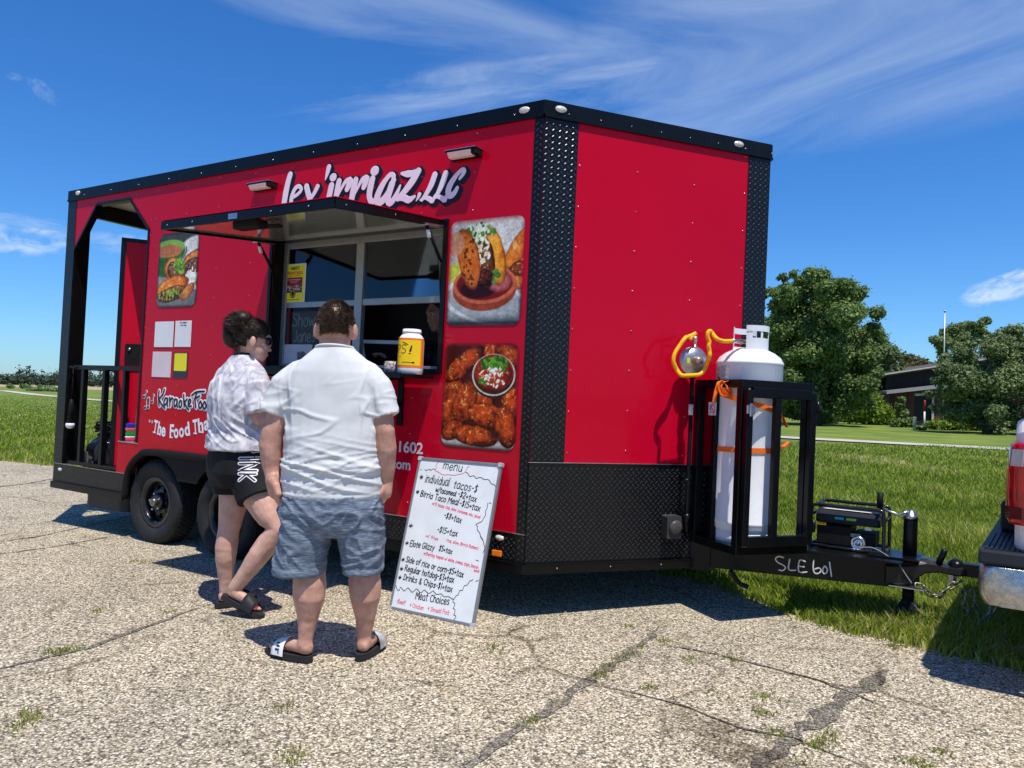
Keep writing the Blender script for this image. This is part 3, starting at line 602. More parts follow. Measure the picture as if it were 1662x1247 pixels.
b = MB(); b.prism([(-0.004,0.641),(UMAX,0.641),(UMAX,0.6445),(-0.004,0.6445)], FACP, 0, 0.007); b.build('trim_strip', STEEL, TRL); b = MB(); b.prism([(-2.2,0.2225),(-0.0,0.2225),(-0.0,0.2275),(-2.2,0.2275)], S0, 0, 0.007); b.build('trim_strip', STEEL, TRL); b = MB(); b.prism([(-5.09,0.2225),(-3.95,0.2225),(-3.95,0.2265),(-5.09,0.2265)], S0, 0, 0.007); b.build('trim_strip', STEEL, TRL)
b = MB(); b.box((-5.095,0.004,0.226), (-4.958,0.14,2.652)); b.build('porch_post', BLACK, TRL, bevel=0.004)
b = MB(); b.box((-5.095,WID-0.12,0.06), (-4.98,WID-0.032,2.652)); b.build('porch_post', BLACK, TRL, bevel=0.004)
# screws on the panels
b = MB()
def screw(fn, u, v, r=0.0072):
    vs = [fn(u+r*math.cos(a*math.pi/3), v+r*math.sin(a*math.pi/3), 0.0) for a in range(6)]+[fn(u+0.6*r*math.cos(a*math.pi/3), v+0.6*r*math.sin(a*math.pi/3), 0.0045) for a in range(6)]
    b.add(vs, [(i, (i+1) % 6, (i+1) % 6+6, i+6) for i in range(6)]+[(6,7,8,9,10,11)], 0, True)
for u in (0.24, 0.632, 1.042, 1.425):
    for k in range(8 if u < 1.4 else 9): screw(FACP, u, 0.70+k*0.243+(0.02 if u in (0.632,) else 0))
def hidden(x, z): return -2.33 < x < -0.62 and 1.1 < z < 2.15
for x in [-0.48-0.405*k for k in range(9)]+[-4.02]:
    for z in [0.30+0.232*k for k in range(11)]:
        if hidden(x, z) or z > 2.62 or (x < -3.82 and z < 2.6) or (-3.95 < x < -2.2 and z < 0.5): continue
        screw(S0, x+random.uniform(-0.006, 0.006), z+random.uniform(-0.015, 0.015), 0.0062)
for z in [0.55+0.13*k for k in range(15)]: screw(S0, -3.795, z, 0.004)
b.build('panel_screws', SCREWM, TRL, kind='stuff')
b = MB()
for u in [0.15+0.21*k for k in range(8)]: screw(lambda u_, v_, h: FAC(u_, v_, 0.012+h), u, 2.69, 0.004)
for x in [-0.2-0.42*k for k in range(12)]: screw(lambda u_, v_, h: (u_, -0.012-h, v_), x, 2.69, 0.004)
for u in [0.2+0.35*k for k in range(4)]: screw(lambda u_, v_, h: FAC(u_, v_, 0.022+h), u, 0.03, 0.004)
b.build('rail_screws', STEEL, TRL, kind='stuff')
# marker lamps
def marker(fn, u, v, mat=LENS, rx=0.03, rz=0.016, label=None):
    b = MB()
    for k, (f, hgt) in enumerate(((1.25, 0.0), (1.2, 0.006))): pass
    R = [[fn(u+rx*f*math.cos(a*math.pi/8), v+rz*f*math.sin(a*math.pi/8), h) for a in range(16)] for f, h in ((1.22,0),(1.22,0.005),(1.0,0.006),(0.85,0.012),(0.4,0.016))]
    b.rings(R, 0, True, True); o = b.build('marker_lamp', mat, TRL); 
    if label: o['label'] = label
SR = lambda u, v, h: (u, -0.012-h, v); FR = lambda u, v, h: FAC(u, v, 0.012+h)
marker(SR, -0.131, 2.708); marker(FR, 0.097, 2.709); marker(FR, 1.356, 2.709); marker(SR, -4.926, 2.716); marker(S0, -0.174, 0.186, rx=0.026, rz=0.013); marker(S0, -4.977, 0.172, rx=0.026, rz=0.013)
b = MB(); b.box((-0.215,-0.016,0.078), (-0.15,-0.004,0.112)); b.build('reflector', AMBER, TRL, bevel=0.003)
# two lamps above the window
for x0, x1 in ((-2.492,-2.249), (-0.652,-0.424)):
    b = MB(); b.box((x0,-0.085,2.502), (x1,-0.0,2.512)); b.box((x0,-0.03,2.468), (x1,-0.0,2.502)); b.box((x1-0.035,-0.08,2.475), (x1,-0.03,2.502)); o = b.build('porch_lamp', BLACKM, TRL, bevel=0.003)
    c = MB(); c.prism([(-0.082,2.5015),(-0.03,2.5015),(-0.03,2.47),(-0.06,2.472)], lambda u, v, t: (t, u, v), x0+0.015, x1-0.037); c.build('diffuser', M('milky_diffuser', (0.72,0.70,0.66), 0.4), o)
    c = MB(); c.box((x0-0.002,-0.087,2.512), (x1+0.002,-0.0,2.516)); c.build('heat_sink', STEEL, o)
# porch: arch trim, bulkhead, rails, door
def ptrim(b, pts, y0, y1, w=0.022):
    for a, c in zip(pts, pts[1:]):
        A, C = Vector((a[0], 0, a[1])), Vector((c[0], 0, c[1])); d = (C-A).normalized(); n = Vector((d.z, 0, -d.x)); b.obox((a[0]-n.x*0.004, y0, a[1]-n.z*0.004), C-A, (0, y1-y0, 0), n*w)
b = MB(); ptrim(b, arch[1:7], -0.008, 0.05); b.build('arch_trim', BLACK, TRL)
b = MB(); ptrim(b, [(-5.0,2.2),(-4.62,2.575),(-4.1,2.575),(-3.76,2.25)], WID-0.12, WID, 0.05); b.build('arch_trim', BLACK, TRL)
b = MB(); b.box((-5.09,0.03,2.55), (-5.03,WID-0.03,2.68)); b.build('porch_beam', BLACK, TRL)
b = MB(); b.box((-3.80,0.031,0.47), (-3.76,0.39,2.69)); b.box((-3.80,0.39,0.10), (-3.76,0.72,2.69)); b.box((-3.80,1.53,0.10), (-3.76,WID-0.031,2.69)); b.box((-3.80,0.72,2.27), (-3.76,1.53,2.69)); b.build('bulkhead', RED, TRL)
b = MB(); b.box((-3.817,0.002,0.22), (-3.802,0.05,2.28)); b.build('arch_edge', BLACK, TRL)
b = MB(); b.box((-4.087,-0.004,0.486), (-3.802,0.20,0.494)); b.build('ledge_cap', STEEL, TRL)
b = MB(); b.box((-4.085,0.034,0.10), (-3.956,0.2,0.485)); b.box((-3.956,0.034,0.468), (-3.802,0.2,0.485)); b.build('ledge_box', RED, TRL)
b = MB(); b.bar((-4.955,0.045,0.245), (-4.10,0.045,0.245), 0.04, 0.03); b.build('porch_sill', BLACK, TRL); b = MB(); b.bar((-4.955,0.045,1.115), (-3.818,0.045,1.12), 0.04, 0.04)
o = b.build('porch_railing', BLACK, TRL, bevel=0.003)
for x0, x1, z0 in ((-4.745,-4.735,0.26), (-4.405,-4.395,0.26), (-4.10,-4.09,0.494)):
    c = MB(); c.bar((x1,0.045,z0), (x0,0.045,1.095), 0.046, 0.04); c.build('baluster', BLACK, o, bevel=0.003)
b = MB(); b.bar((-5.06,0.15,1.115), (-5.06,WID-0.13,1.115), 0.04, 0.04); b.build('porch_railing', BLACK, TRL); b = MB(); b.bar((-4.98,WID-0.06,1.115), (-3.80,WID-0.06,1.115), 0.04, 0.04); o = b.build('porch_railing', BLACK, TRL, bevel=0.003)
for y in (0.55, 2.1): c = MB(); c.bar((-5.06,y,0.1), (-5.06,y,1.1), 0.04, 0.04); c.build('baluster', BLACK, o)
for x in (-4.6, -4.2): c = MB(); c.bar((x,WID-0.06,0.24), (x,WID-0.06,1.1), 0.04, 0.04); c.build('baluster', BLACK, o)
hinge = Vector((-3.83,0.72,0)); dd = Vector((-0.585,-0.811,0)); dn = Vector((0.811,-0.585,0))
def DOR(u, v, h): p = hinge+dd*u+dn*h; return (p.x, p.y, v)
b = MB(); b.prism([(0.0,0.26),(0.775,0.26),(0.775,2.24),(0.0,2.24)], DOR, -0.035, 0.0); door = b.build('entry_door', RED, TRL)
c = MB()
for r in (((0.775,0.245),(0.815,0.245),(0.815,2.275),(0.775,2.275)), ((0.0,2.24),(0.775,2.24),(0.775,2.275),(0.0,2.275)), ((0.0,0.245),(0.775,0.245),(0.775,0.26),(0.0,0.26))): c.prism(r, DOR, -0.04, 0.008)
c.build('door_edge', BLACK, door)
c = MB(); c.prism(rounded(0.60,1.16,0.74,1.34,0.02), DOR, 0.001, 0.03); c.prism(rounded(0.49,1.18,0.585,1.27,0.02), DOR, 0.001, 0.06); c.prism(rounded(0.50,1.04,0.56,1.17,0.02), DOR, 0.03, 0.06); c.build('door_latch', BLACKM, door, bevel=0.004)
c = MB(); c.lathe([(0.012,0),(0.012,0.012),(0.004,0.014)], DOR(0.70,1.29,0.03), dn, 12); c.build('door_lock', STEEL, door)
c = MB(); c.prism([(0.12,1.0),(0.2,0.86),(0.3,0.80),(0.42,0.90),(0.34,1.01),(0.22,1.05)], DOR, 0.001, 0.003); o = c.build('door_sticker', M('cream_sticker', (0.75,0.60,0.25), 0.4), door)
c = MB(); c.prism([(0.2,0.98),(0.24,0.90),(0.33,0.9),(0.34,0.97),(0.26,1.0)], DOR, 0.0035, 0.005); c.build('sticker_print', M('green_print', (0.15,0.35,0.03), 0.4), o)
# serving window
b = MB()
for r in (((-2.285,1.135),(-0.655,1.135),(-0.655,1.165),(-2.285,1.165)), ((-2.285,2.085),(-0.655,2.085),(-0.655,2.11),(-2.285,2.11)), ((-2.285,1.165),(-2.255,1.165),(-2.255,2.085),(-2.285,2.085)), ((-0.685,1.165),(-0.655,1.165),(-0.655,2.085),(-0.685,2.085))): b.prism(r, S0, 0.0, 0.016)
b.build('window_surround', BLACK, TRL, bevel=0.002)
b = MB(); b.box((-2.254,0.001,1.166), (-2.24,0.14,2.084)); b.box((-0.70,0.001,1.166), (-0.686,0.14,2.084)); b.box((-2.24,0.001,1.166), (-0.70,0.14,1.169)); b.box((-2.24,0.001,2.081), (-0.70,0.14,2.084)); b.build('window_jamb', BLACK, TRL)
WY = 0.085
wf = MB(); wf.box((-2.24,WY,1.167), (-2.195,WY+0.03,2.083)); wf.box((-0.73,WY,1.167), (-0.701,WY+0.03,2.083)); wf.box((-2.195,WY,2.035), (-0.73,WY+0.03,2.083)); wf.box((-2.195,WY,1.167), (-0.73,WY+0.03,1.19)); wf.box((-1.505,WY-0.006,1.19), (-1.435,WY+0.034,2.035))
wfo = wf.build('window_frame', ALU, TRL, bevel=0.003)
c = MB(); c.box((-2.195,WY+0.002,1.60), (-1.505,WY+0.026,1.64)); c.build('meeting_rail', ALU, wfo, bevel=0.003)
c = MB(); c.box((-1.435,WY+0.002,1.60), (-0.73,WY+0.026,1.645)); c.build('meeting_rail', ALU, wfo, bevel=0.003)
GL_ = bpy.data.materials.new('window_glass'); GL_.use_nodes = True; n, l = nodes_of(GL_); n.remove(n['Principled BSDF'])
tr = n.new('ShaderNodeBsdfTransparent'); tr.inputs[0].default_value = (0.78,0.82,0.84,1); gl = n.new('ShaderNodeBsdfGlossy'); gl.inputs['Roughness'].default_value = 0.02; gl.inputs[0].default_value = (0.8,0.9,1.0,1); fr = n.new('ShaderNodeFresnel'); fr.inputs[0].default_value = 1.55
nzg = n.new('ShaderNodeTexNoise'); nzg.inputs['Scale'].default_value = 1.5; bpg = n.new('ShaderNodeBump'); bpg.inputs['Strength'].default_value = 0.03; l.new(nzg.outputs[0], bpg.inputs['Height']); l.new(bpg.outputs[0], gl.inputs['Normal'])
ms = n.new('ShaderNodeMixShader'); l.new(fr.outputs[0], ms.inputs[0]); l.new(tr.outputs[0], ms.inputs[1]); l.new(gl.outputs[0], ms.inputs[2]); l.new(ms.outputs[0], n['Material Output'].inputs[0])
GL2 = GL_.copy(); GL2.node_tree.nodes['Fresnel'].inputs[0].default_value = 1.16; GL2.node_tree.nodes['Transparent BSDF'].inputs[0].default_value = (0.8,0.82,0.82,1)
for x0, x1, z0, z1 in ((-2.195,-1.505,1.64,2.035), (-1.435,-0.73,1.645,2.035), (-2.195,-1.505,1.19,1.60)):
    c = MB(); c.box((x0,WY+0.012,z0), (x1,WY+0.017,z1)); c.build('pane', GL_ if z0 > 1.5 else GL2, wfo)
# shelf under the window
b = MB(); b.box((-2.27,-0.335,1.105), (-0.70,-0.017,1.125)); b.box((-2.27,-0.345,1.095), (-0.70,-0.335,1.13)); sh = b.build('serving_shelf', BLACK, TRL, bevel=0.003)
for x in (-2.05, -1.5, -0.97):
    c = MB(); c.box((x-0.015,-0.30,1.088), (x+0.015,-0.002,1.105)); c.box((x-0.02,-0.02,0.80), (x+0.02,-0.002,1.088)); c.bar((x,-0.25,1.09), (x,-0.02,0.93), 0.016, 0.016); c.build('shelf_bracket', BLACK, sh)
# awning flap
AZ = lambda y: 2.072-0.100*(-y)
AWM = M('awning_underside', (0.46,0.45,0.43), 0.12, vary=0.04, vs=2, coat=0.5, metal=0.55)
AX0, AX1, AY = -2.215, -0.712, -0.925
b = MB(); b.add([(AX0,-0.02,AZ(0.02)),(AX1,-0.02,AZ(0.02)),(AX1,AY,AZ(AY)),(AX0,AY,AZ(AY))]+[(AX0,-0.02,AZ(0.02)+0.02),(AX1,-0.02,AZ(0.02)+0.02),(AX1,AY,AZ(AY)+0.02),(AX0,AY,AZ(AY)+0.02)], [(0,1,2,3),(7,6,5,4),(0,4,5,1),(1,5,6,2),(2,6,7,3),(3,7,4,0)]); aw = b.build('awning', AWM, TRL)
c = MB()
for p, q in (((AX0,AY),(AX1,AY)), ((AX0,AY),(AX0,-0.02)), ((AX1,AY),(AX1,-0.02))):
    c.bar((p[0],p[1],AZ(p[1])+0.012), (q[0],q[1],AZ(q[1])+0.012), 0.016, 0.052)
c.bar((AX0,-0.03,2.095), (AX1,-0.03,2.095), 0.05, 0.03); c.build('awning_rim', BLACK, aw, bevel=0.002)
c = MB(); c.add([(AX0-0.01,-0.0,AZ(0)+0.035),(AX1+0.01,0.0,AZ(0)+0.035),(AX1+0.01,AY-0.01,AZ(AY)+0.042),(AX0-0.01,AY-0.01,AZ(AY)+0.042)]+[(AX0-0.01,-0.0,AZ(0)+0.039),(AX1+0.01,0.0,AZ(0)+0.039),(AX1+0.01,AY-0.01,AZ(AY)+0.046),(AX0-0.01,AY-0.01,AZ(AY)+0.046)], [(0,1,2,3),(7,6,5,4),(0,4,5,1),(1,5,6,2),(2,6,7,3),(3,7,4,0)]); c.build('awning_skin', RED, aw)
c = MB(); c.box((-1.56,AY-0.012,AZ(AY)-0.005), (-1.48,AY-0.008,AZ(AY)+0.028)); c.box((-1.53,AY-0.016,AZ(AY)+0.003), (-1.51,AY-0.012,AZ(AY)+0.02)); c.build('awning_catch', STEEL, aw)
c = MB(); c.box((-1.60,AY+0.05,AZ(AY)-0.045), (-1.38,AY+0.13,AZ(AY)+0.004)); c.bar((-1.45,AY+0.11,AZ(AY)-0.03), (-1.30,AY+0.16,AZ(AY)-0.025), 0.04, 0.02); c.build('awning_handle', BLACKM, aw, bevel=0.006)
c = MB()
for x in (-1.9,-1.2,-0.9,-2.15):
    c.lathe([(0.006,0),(0.004,0.003)], (x,AY-0.008,AZ(AY)+0.012), (0,-1,0), 6)
for y in (-0.85,-0.45): c.lathe([(0.006,0),(0.004,0.003)], (AX1+0.008,y,AZ(y)+0.012), (1,0,0), 6)
c.build('rim_screws', STEEL, aw, kind='stuff')
for x in (-2.235,-0.705):
    c = MB(); c.tube([(x,-0.155,AZ(-0.155)-0.02),(x,0.0,1.84)], 0.011, 10); c.tube([(x,-0.02,1.87),(x,0.02,1.575)], 0.006, 8); o = c.build('gas_strut', BLACKM, aw); e = MB(); e.tube([(x,-0.148,AZ(-0.155)-0.04),(x,-0.128,AZ(-0.155)-0.085)], 0.0125, 10); e.build('strut_label', WHITEP, o)
    c = MB(); c.bar((x,-0.19,AZ(-0.19)-0.012), (x,-0.02,AZ(0)-0.012), 0.05, 0.016); c.build('strut_bracket', STEEL, aw, bevel=0.004)
# inside: counter, back wall, ceiling lining, cabinets
b = MB(); b.box((-3.755,WID-0.06,0.10), (-0.02,WID-0.031,2.69)); b.box((-3.755,0.031,2.66), (-0.02,WID-0.06,2.688)); b.build('wall_lining', INTERIOR, TRL)
b = MB(); b.box((-3.0,0.145,1.06), (-0.5,0.62,1.10)); b.box((-3.0,0.145,0.101), (-0.5,0.165,1.06)); b.build('counter', M('stainless_counter', (0.25,0.25,0.26), 0.3, metal=0.9), TRL)
b = MB(); b.box((-3.2,2.0,0.101), (-1.6,2.5,1.0)); b.box((-1.2,2.0,0.101), (-0.4,2.5,1.75)); b.build('cabinet', M('dark_cabinet', (0.05,0.05,0.055), 0.4), TRL)
# wheels, wheel box, flare
b = MB(); b.box((-3.93,0.36,0.0), (-2.21,0.38,0.45)); b.box((-3.93,0.031,0.45), (-2.21,0.38,0.465)); b.box((-3.95,0.031,0.0), (-3.93,0.38,0.465)); b.box((-2.21,0.031,0.0), (-2.19,0.38,0.465)); b.build('wheel_box', BLACKM, TRL)
b = MB(); b.tube([(x, -0.012, z) for x, z in smooth_path(flare, 4)], (0.03), 10); b.build('wheel_flare', BLACKM, TRL)
WX = (-3.575, -2.68); WZ = 0.022; RT = 0.342
b = MB(); lower = []
for cx, a0, a1 in ((WX[0], 150, 32), (WX[1], 148, 30)):
    k = 14
    for i in range(k+1): a = math.radians(a0+(a1-a0)*i/k); lower.append((cx+0.385*math.cos(a), WZ+0.385*math.sin(a)))
up = smooth_path(flare, 4); up = [p for p in up if p[1] > 0.205 and lower[0][0] <= p[0] <= lower[-1][0]]
b.prism(lower+[p for p in reversed(up)], lambda u, v, t: (u, t, v), 0.002, 0.02); b.build('flare_panel', BLACKM, TRL)
RIMM = M('black_steel_rim', (0.016,0.016,0.018), 0.25, vary=0.2, vs=12, coat=0.3)
def wheel(cx, y0, sgn, parent):
    o3 = Vector((cx, y0, WZ)); ax = Vector((0, -sgn, 0)); P = lambda r, h, a: o3+ax*h+Vector((math.cos(a)*r, 0, math.sin(a)*r))
    b = MB()
    b.lathe([(0.185,-0.12),(0.19,-0.10),(0.165,-0.06),(0.160,-0.02),(0.176,-0.004),(0.205,0.002),(0.213,-0.004),(0.213,-0.012),(0.20,-0.016)], o3, ax, 40, 0, True, False)
    n = 40; holes = []; disc = [(0.158*math.cos(2*math.pi*i/n), 0.158*math.sin(2*math.pi*i/n)) for i in range(n)]
    for k in range(8): a = 2*math.pi*k/8+0.2; holes.append([(0.118*math.cos(a)+0.02*math.cos(t)*math.cos(a)-0.026*math.sin(t)*math.sin(a), 0.118*math.sin(a)+0.02*math.cos(t)*math.sin(a)+0.026*math.sin(t)*math.cos(a)) for t in [2*math.pi*j/10 for j in range(10)]])
    b.prism(disc, lambda u, v, t: o3+ax*(t-0.03*((u*u+v*v)**0.5/0.158)**2)+Vector((u, 0, v)), -0.036, -0.028, holes=holes)
    b.lathe([(0.075,-0.03),(0.07,-0.008),(0.045,-0.004)], o3, ax, 24)
    w = b.build('wheel', RIMM, parent)
    b = MB(); b.lathe([(0.195,-0.185),(0.30,-0.185),(0.335,-0.165),(RT,-0.13),(RT,-0.02),(0.334,0.008),(0.315,0.022),(0.285,0.026),(0.25,0.02),(0.222,0.006),(0.210,-0.006),(0.2,-0.02)], o3, ax, 56, 0, True, False); ty = b.build('tyre', RUBBER, w)
    b = MB()
    for k in range(54):
        for hh, dw, off in ((-0.010,0.026,0.0), (-0.045,0.024,0.5), (-0.078,0.024,0.0), (-0.11,0.024,0.5), (-0.14,0.022,0.2)):
            a = 2*math.pi*(k+off)/54; c_, s_ = math.cos(a), math.sin(a); rad = Vector((c_,0,s_)); tan = Vector((-s_,0,c_)); sl = -0.022 if hh == -0.010 else 0
            b.obox(o3+ax*hh+rad*(RT-0.008)-tan*0.013, tan*0.026, ax*-dw, rad*0.014)
    b.build('tread_blocks', RUBBER, ty, kind='stuff')
    b = MB(); b.lathe([(0.034,-0.02),(0.034,0.022),(0.030,0.028),(0.022,0.03),(0.02,0.024),(0.002,0.024)], o3, ax, 20); b.build('hub_cap', M('dull_hub_metal', (0.30,0.28,0.25), 0.3, metal=0.9, vary=0.3, vs=40), w)
    for k in range(5):
        a = 2*math.pi*k/5+0.5; b = MB(); b.lathe([(0.011,0),(0.011,0.016),(0.007,0.02)], P(0.068,-0.012,a), ax, 6, 0, False); b.build('lug_nut', STEEL, w)
    return w
for cx in WX: wheel(cx, 0.035, 1, TRL)
for cx in WX: wheel(cx, WID-0.035, -1, TRL)
b = MB()
for cx in WX: b.tube([(cx,0.2,WZ), (cx,WID-0.2,WZ)], 0.035, 10)
b.build('axle', BLACKM, TRL)
b = MB(); b.box((-4.9,0.50,-0.05), (-0.4,0.56,0.05)); b.box((-4.9,WID-0.56,-0.05), (-0.4,WID-0.50,0.05)); b.build('chassis_beam', BLACKM, TRL)
b = MB(); pts = rounded(-4.97,0.22,-4.30,0.95,0.1); b.prism(pts, lambda u, v, t: (u, v, t), -0.17, 0.0); b.build('waste_tank', M('dark_grey_tank', (0.035,0.036,0.038), 0.45, vary=0.1), TRL, bevel=0.015)
# tongue
B0 = Vector((0.70,0.905,0)); B1 = Vector((1.90,1.205,0)); TU = (B1-B0).normalized(); TN = Vector((TU.y,-TU.x,0))
b = MB(); b.obox(B0-TU*1.0+Vector((0,0,0.012)), TU*((B1-B0).length+1.02), -TN*0.055, (0,0,0.152)); o = b.build('tongue_beam', BLACK, TRL, bevel=0.003)
b = MB(); mir = lambda p: Vector((p.x, 2*1.295-p.y, p.z)); b.obox(mir(B0-TU*1.0)+Vector((0,0,0.012)), mir(TU*((B1-B0).length+1.02)+Vector((0,1.295,0)))-Vector((0,1.295,0)), Vector((-TN.x, TN.y, 0))*0.055, (0,0,0.152)); b.build('tongue_beam', BLACK, TRL, bevel=0.003)
b = MB(); q = B0-TU*0.03; b.obox(q+TN*0.012+Vector((0,0,-0.012)), TU*0.13, -TN*0.1, (0,0,0.20)); b.obox(q+TN*0.013-TU*0.06+Vector((0,0,0.012)), TU*0.06, -TN*0.02, (0,0,0.29)); b.build('tongue_bracket', BLACK, TRL, bevel=0.008)
b = MB(); b.box((1.30,1.06,0.166), (1.85,1.53,0.178)); b.box((1.66,1.15,0.179), (1.93,1.44,0.19)); b.build('tongue_plate', BLACK, TRL, bevel=0.003)
b = MB()
def cring(x, w, z0, z1): return [Vector((x,1.295-w,z0)), Vector((x,1.295+w,z0)), Vector((x,1.295+w,z1*0.7+z0*0.3)), Vector((x,1.295+w*0.6,z1)), Vector((x,1.295-w*0.6,z1)), Vector((x,1.295-w,z1*0.7+z0*0.3))]
b.rings([cring(1.76,0.155,0.03,0.185), cring(1.86,0.115,0.035,0.19), cring(1.96,0.075,0.11,0.19), cring(2.03,0.05,0.12,0.175), cring(2.07,0.05,0.115,0.17), cring(2.13,0.055,0.115,0.172), cring(2.165,0.03,0.12,0.155)], 0, True, False); b.build('coupler', M('black_cast_coupler', (0.014,0.014,0.015), 0.22, vary=0.2, vs=30), TRL, bevel=0.008)
b = MB(); b.ell((2.105,1.295,0.165), (0.045,0.05,0.04)); b.tube([(2.02,1.26,0.17),(2.035,1.25,0.21),(2.05,1.245,0.255)], 0.018, 10); b.build('coupler_latch', BLACK, TRL)
jx, jy = 1.868, 1.295
b = MB(); b.lathe([(0.038,0.03),(0.038,0.41),(0.036,0.415)], (jx,jy,0), (0,0,1), 24); jk = b.build('tongue_jack', BLACK, TRL)
c = MB(); c.lathe([(0.041,0.405),(0.041,0.42),(0.03,0.43),(0.018,0.455),(0.004,0.458)], (jx,jy,0), (0,0,1), 20); c.tube([(jx,jy,0.452)]+[(x,1.27,z) for x, z in [(1.828,0.437),(1.806,0.4228),(1.776,0.4329),(1.703,0.4497)]], 0.008, 8); c.build('jack_crank', STEEL, jk)
hx = [(1.703,0.451),(1.701,0.5444)]
c = MB(); c.lathe([(0.018,0),(0.018,hx[1][1]-hx[0][1])], (hx[0][0],1.27,hx[0][1]), (0,0,1), 16); c.build('crank_grip', BLACKM, jk)
c = MB(); c.lathe([(0.033,0.0),(0.033,-0.075)], (jx,jy,0), (0,0,1), 20); c.build('jack_inner_tube', BLACKM, jk)
c = MB(); c.rings([[Vector((jx+x*s,jy+y*s,z)) for x, y in ((-1,-1),(1,-1),(1,1),(-1,1))] for s, z in ((0.03,-0.06),(0.042,-0.085),(0.062,-0.118),(0.066,-0.13))], 0, True, False); c.build('jack_foot', BLACK, jk, bevel=0.003)
c = MB(); c.box((jx-0.09,jy-0.16,0.024), (jx+0.09,jy-0.09,0.03)); c.build('jack_flange', STEEL, jk)
# breakaway cable, chains
b = MB(); P = [(1.578,0.1983),(1.642,0.2234),(1.701,0.222),(1.783,0.18),(1.821,0.1574),(1.859,0.1008),(1.894,0.0535)]; b.tube([(x,1.165,z) for x, z in smooth_path(P, 4)], 0.0035, 6); b.build('breakaway_cable', M('grey_cable', (0.25,0.25,0.26), 0.5), TRL)
CHM = M('dark_chain_steel', (0.26,0.24,0.20), 0.4, metal=0.8, vary=0.4, vs=60)
def chain(name, path, parent, link_l=0.05, r=0.0055):
    P = [Vector(p) for p in smooth_path(path, 10)]; d = 0; cum = [0]
    for a, c in zip(P, P[1:]): cum.append(cum[-1]+(c-a).length)
    n = max(2, int(cum[-1]/(link_l*0.72))); b = MB()
    for i in range(n):
        s = cum[-1]*(i+0.5)/n; j = next(k for k in range(1, len(cum)) if cum[k] >= s); t = (s-cum[j-1])/(cum[j]-cum[j-1]); c0 = P[j-1].lerp(P[j], t); tg = (P[j]-P[j-1]).normalized(); up = tg.orthogonal().normalized(); up = Matrix.Rotation(math.radians(90*(i % 2)+20), 3, tg) @ up
        loop = [c0+tg*(0.5*link_l-0.012)*math.copysign(1, math.cos(a))*(1 if abs(math.cos(a)) > 0.01 else 0)+tg*0.012*math.cos(a)+up*0.014*math.sin(a) for a in [2*math.pi*(k+0.5)/12 for k in range(12)]]
        b.tube(loop, r, 6, 0, False, True, True)
    b.build(name, CHM, parent, kind='stuff')
TI = TR.inverted()
def WT(pts): return [tuple(TI @ Vector(p)) for p in pts]
chain('safety_chain', WT([(1.922,1.086,0.2825),(1.964,1.112,0.2716),(1.985,1.126,0.2386),(2.032,1.155,0.2248),(2.063,1.174,0.2593),(2.099,1.195,0.2909),(2.135,1.217,0.3134)]), TRL)
chain('safety_chain', WT([(2.145,1.225,0.262),(2.158,1.234,0.1735),(2.177,1.248,0.1075),(2.211,1.269,0.07524),(2.248,1.292,0.09303),(2.28,1.311,0.144),(2.294,1.319,0.1832)]), TRL)
chain('safety_chain', WT([(2.186,1.286,0.2561),(2.199,1.296,0.1783),(2.219,1.309,0.123),(2.243,1.324,0.09574)]), TRL)
b = MB(); P = WT([(2.086,1.133,0.06354),(2.115,1.151,0.03148),(2.143,1.168,0.02685),(2.179,1.191,0.04992),(2.216,1.213,0.08396),(2.253,1.236,0.118)]); b.tube(smooth_path(P, 4), 0.004, 6); b.build('trailer_wire', M('grey_wire', (0.16,0.16,0.16), 0.5), TRL)
P = WT([(2.244,1.231,0.07384),(2.278,1.252,0.07486),(2.279,1.254,0.01233),(2.245,1.233,0.01131)]); b = MB(); b.add(P+[(p[0],p[1]+0.012,p[2]) for p in P], [(0,1,2,3),(7,6,5,4),(0,4,5,1),(1,5,6,2),(2,6,7,3),(3,7,4,0)]); b.build('plug_tag', M('printed_tag', (0.55,0.55,0.52), 0.5, vary=0.8, vs=90), TRL)
b = MB(); P = WT([(0.9743,0.7528,0.2909),(0.9997,0.7695,0.2407),(1.025,0.7857,0.2124),(1.062,0.8093,0.1953)]); b.tube(smooth_path(P, 4), 0.014, 8); b.build('drain_hose', BLACKM, TRL)
st = Strokes(lambda u, v, h: tuple(B0+TU*u+TN*(0.0005+h)+Vector((0,0,v))))
for p in ([(0.5253,0.1184),(0.5007,0.1241),(0.48,0.1072),(0.496,0.08639),(0.5269,0.07371),(0.5395,0.05909),(0.525,0.04147),(0.5037,0.0423)], [(0.5618,0.1127),(0.558,0.05153),(0.5972,0.05142)], [(0.6491,0.1093),(0.6172,0.1123),(0.6154,0.04518),(0.6602,0.04828)], [(0.6155,0.07703),(0.6442,0.07701)], [(0.6973,0.1216),(0.6952,0.07922),(0.7041,0.04783),(0.7254,0.04698),(0.7399,0.06476),(0.7303,0.07986),(0.7064,0.07074)], [(0.757,0.09249),(0.7487,0.0722),(0.7542,0.05023),(0.7703,0.05526),(0.7737,0.07821),(0.7611,0.09424)], [(0.7843,0.12),(0.7918,0.07699),(0.7979,0.03905)]):
    st.stroke(p, 0.0075, 0.0012)
st.mb.build('chalk_marking', M('chalk_paint', (0.72,0.70,0.66), 0.9), TRL)
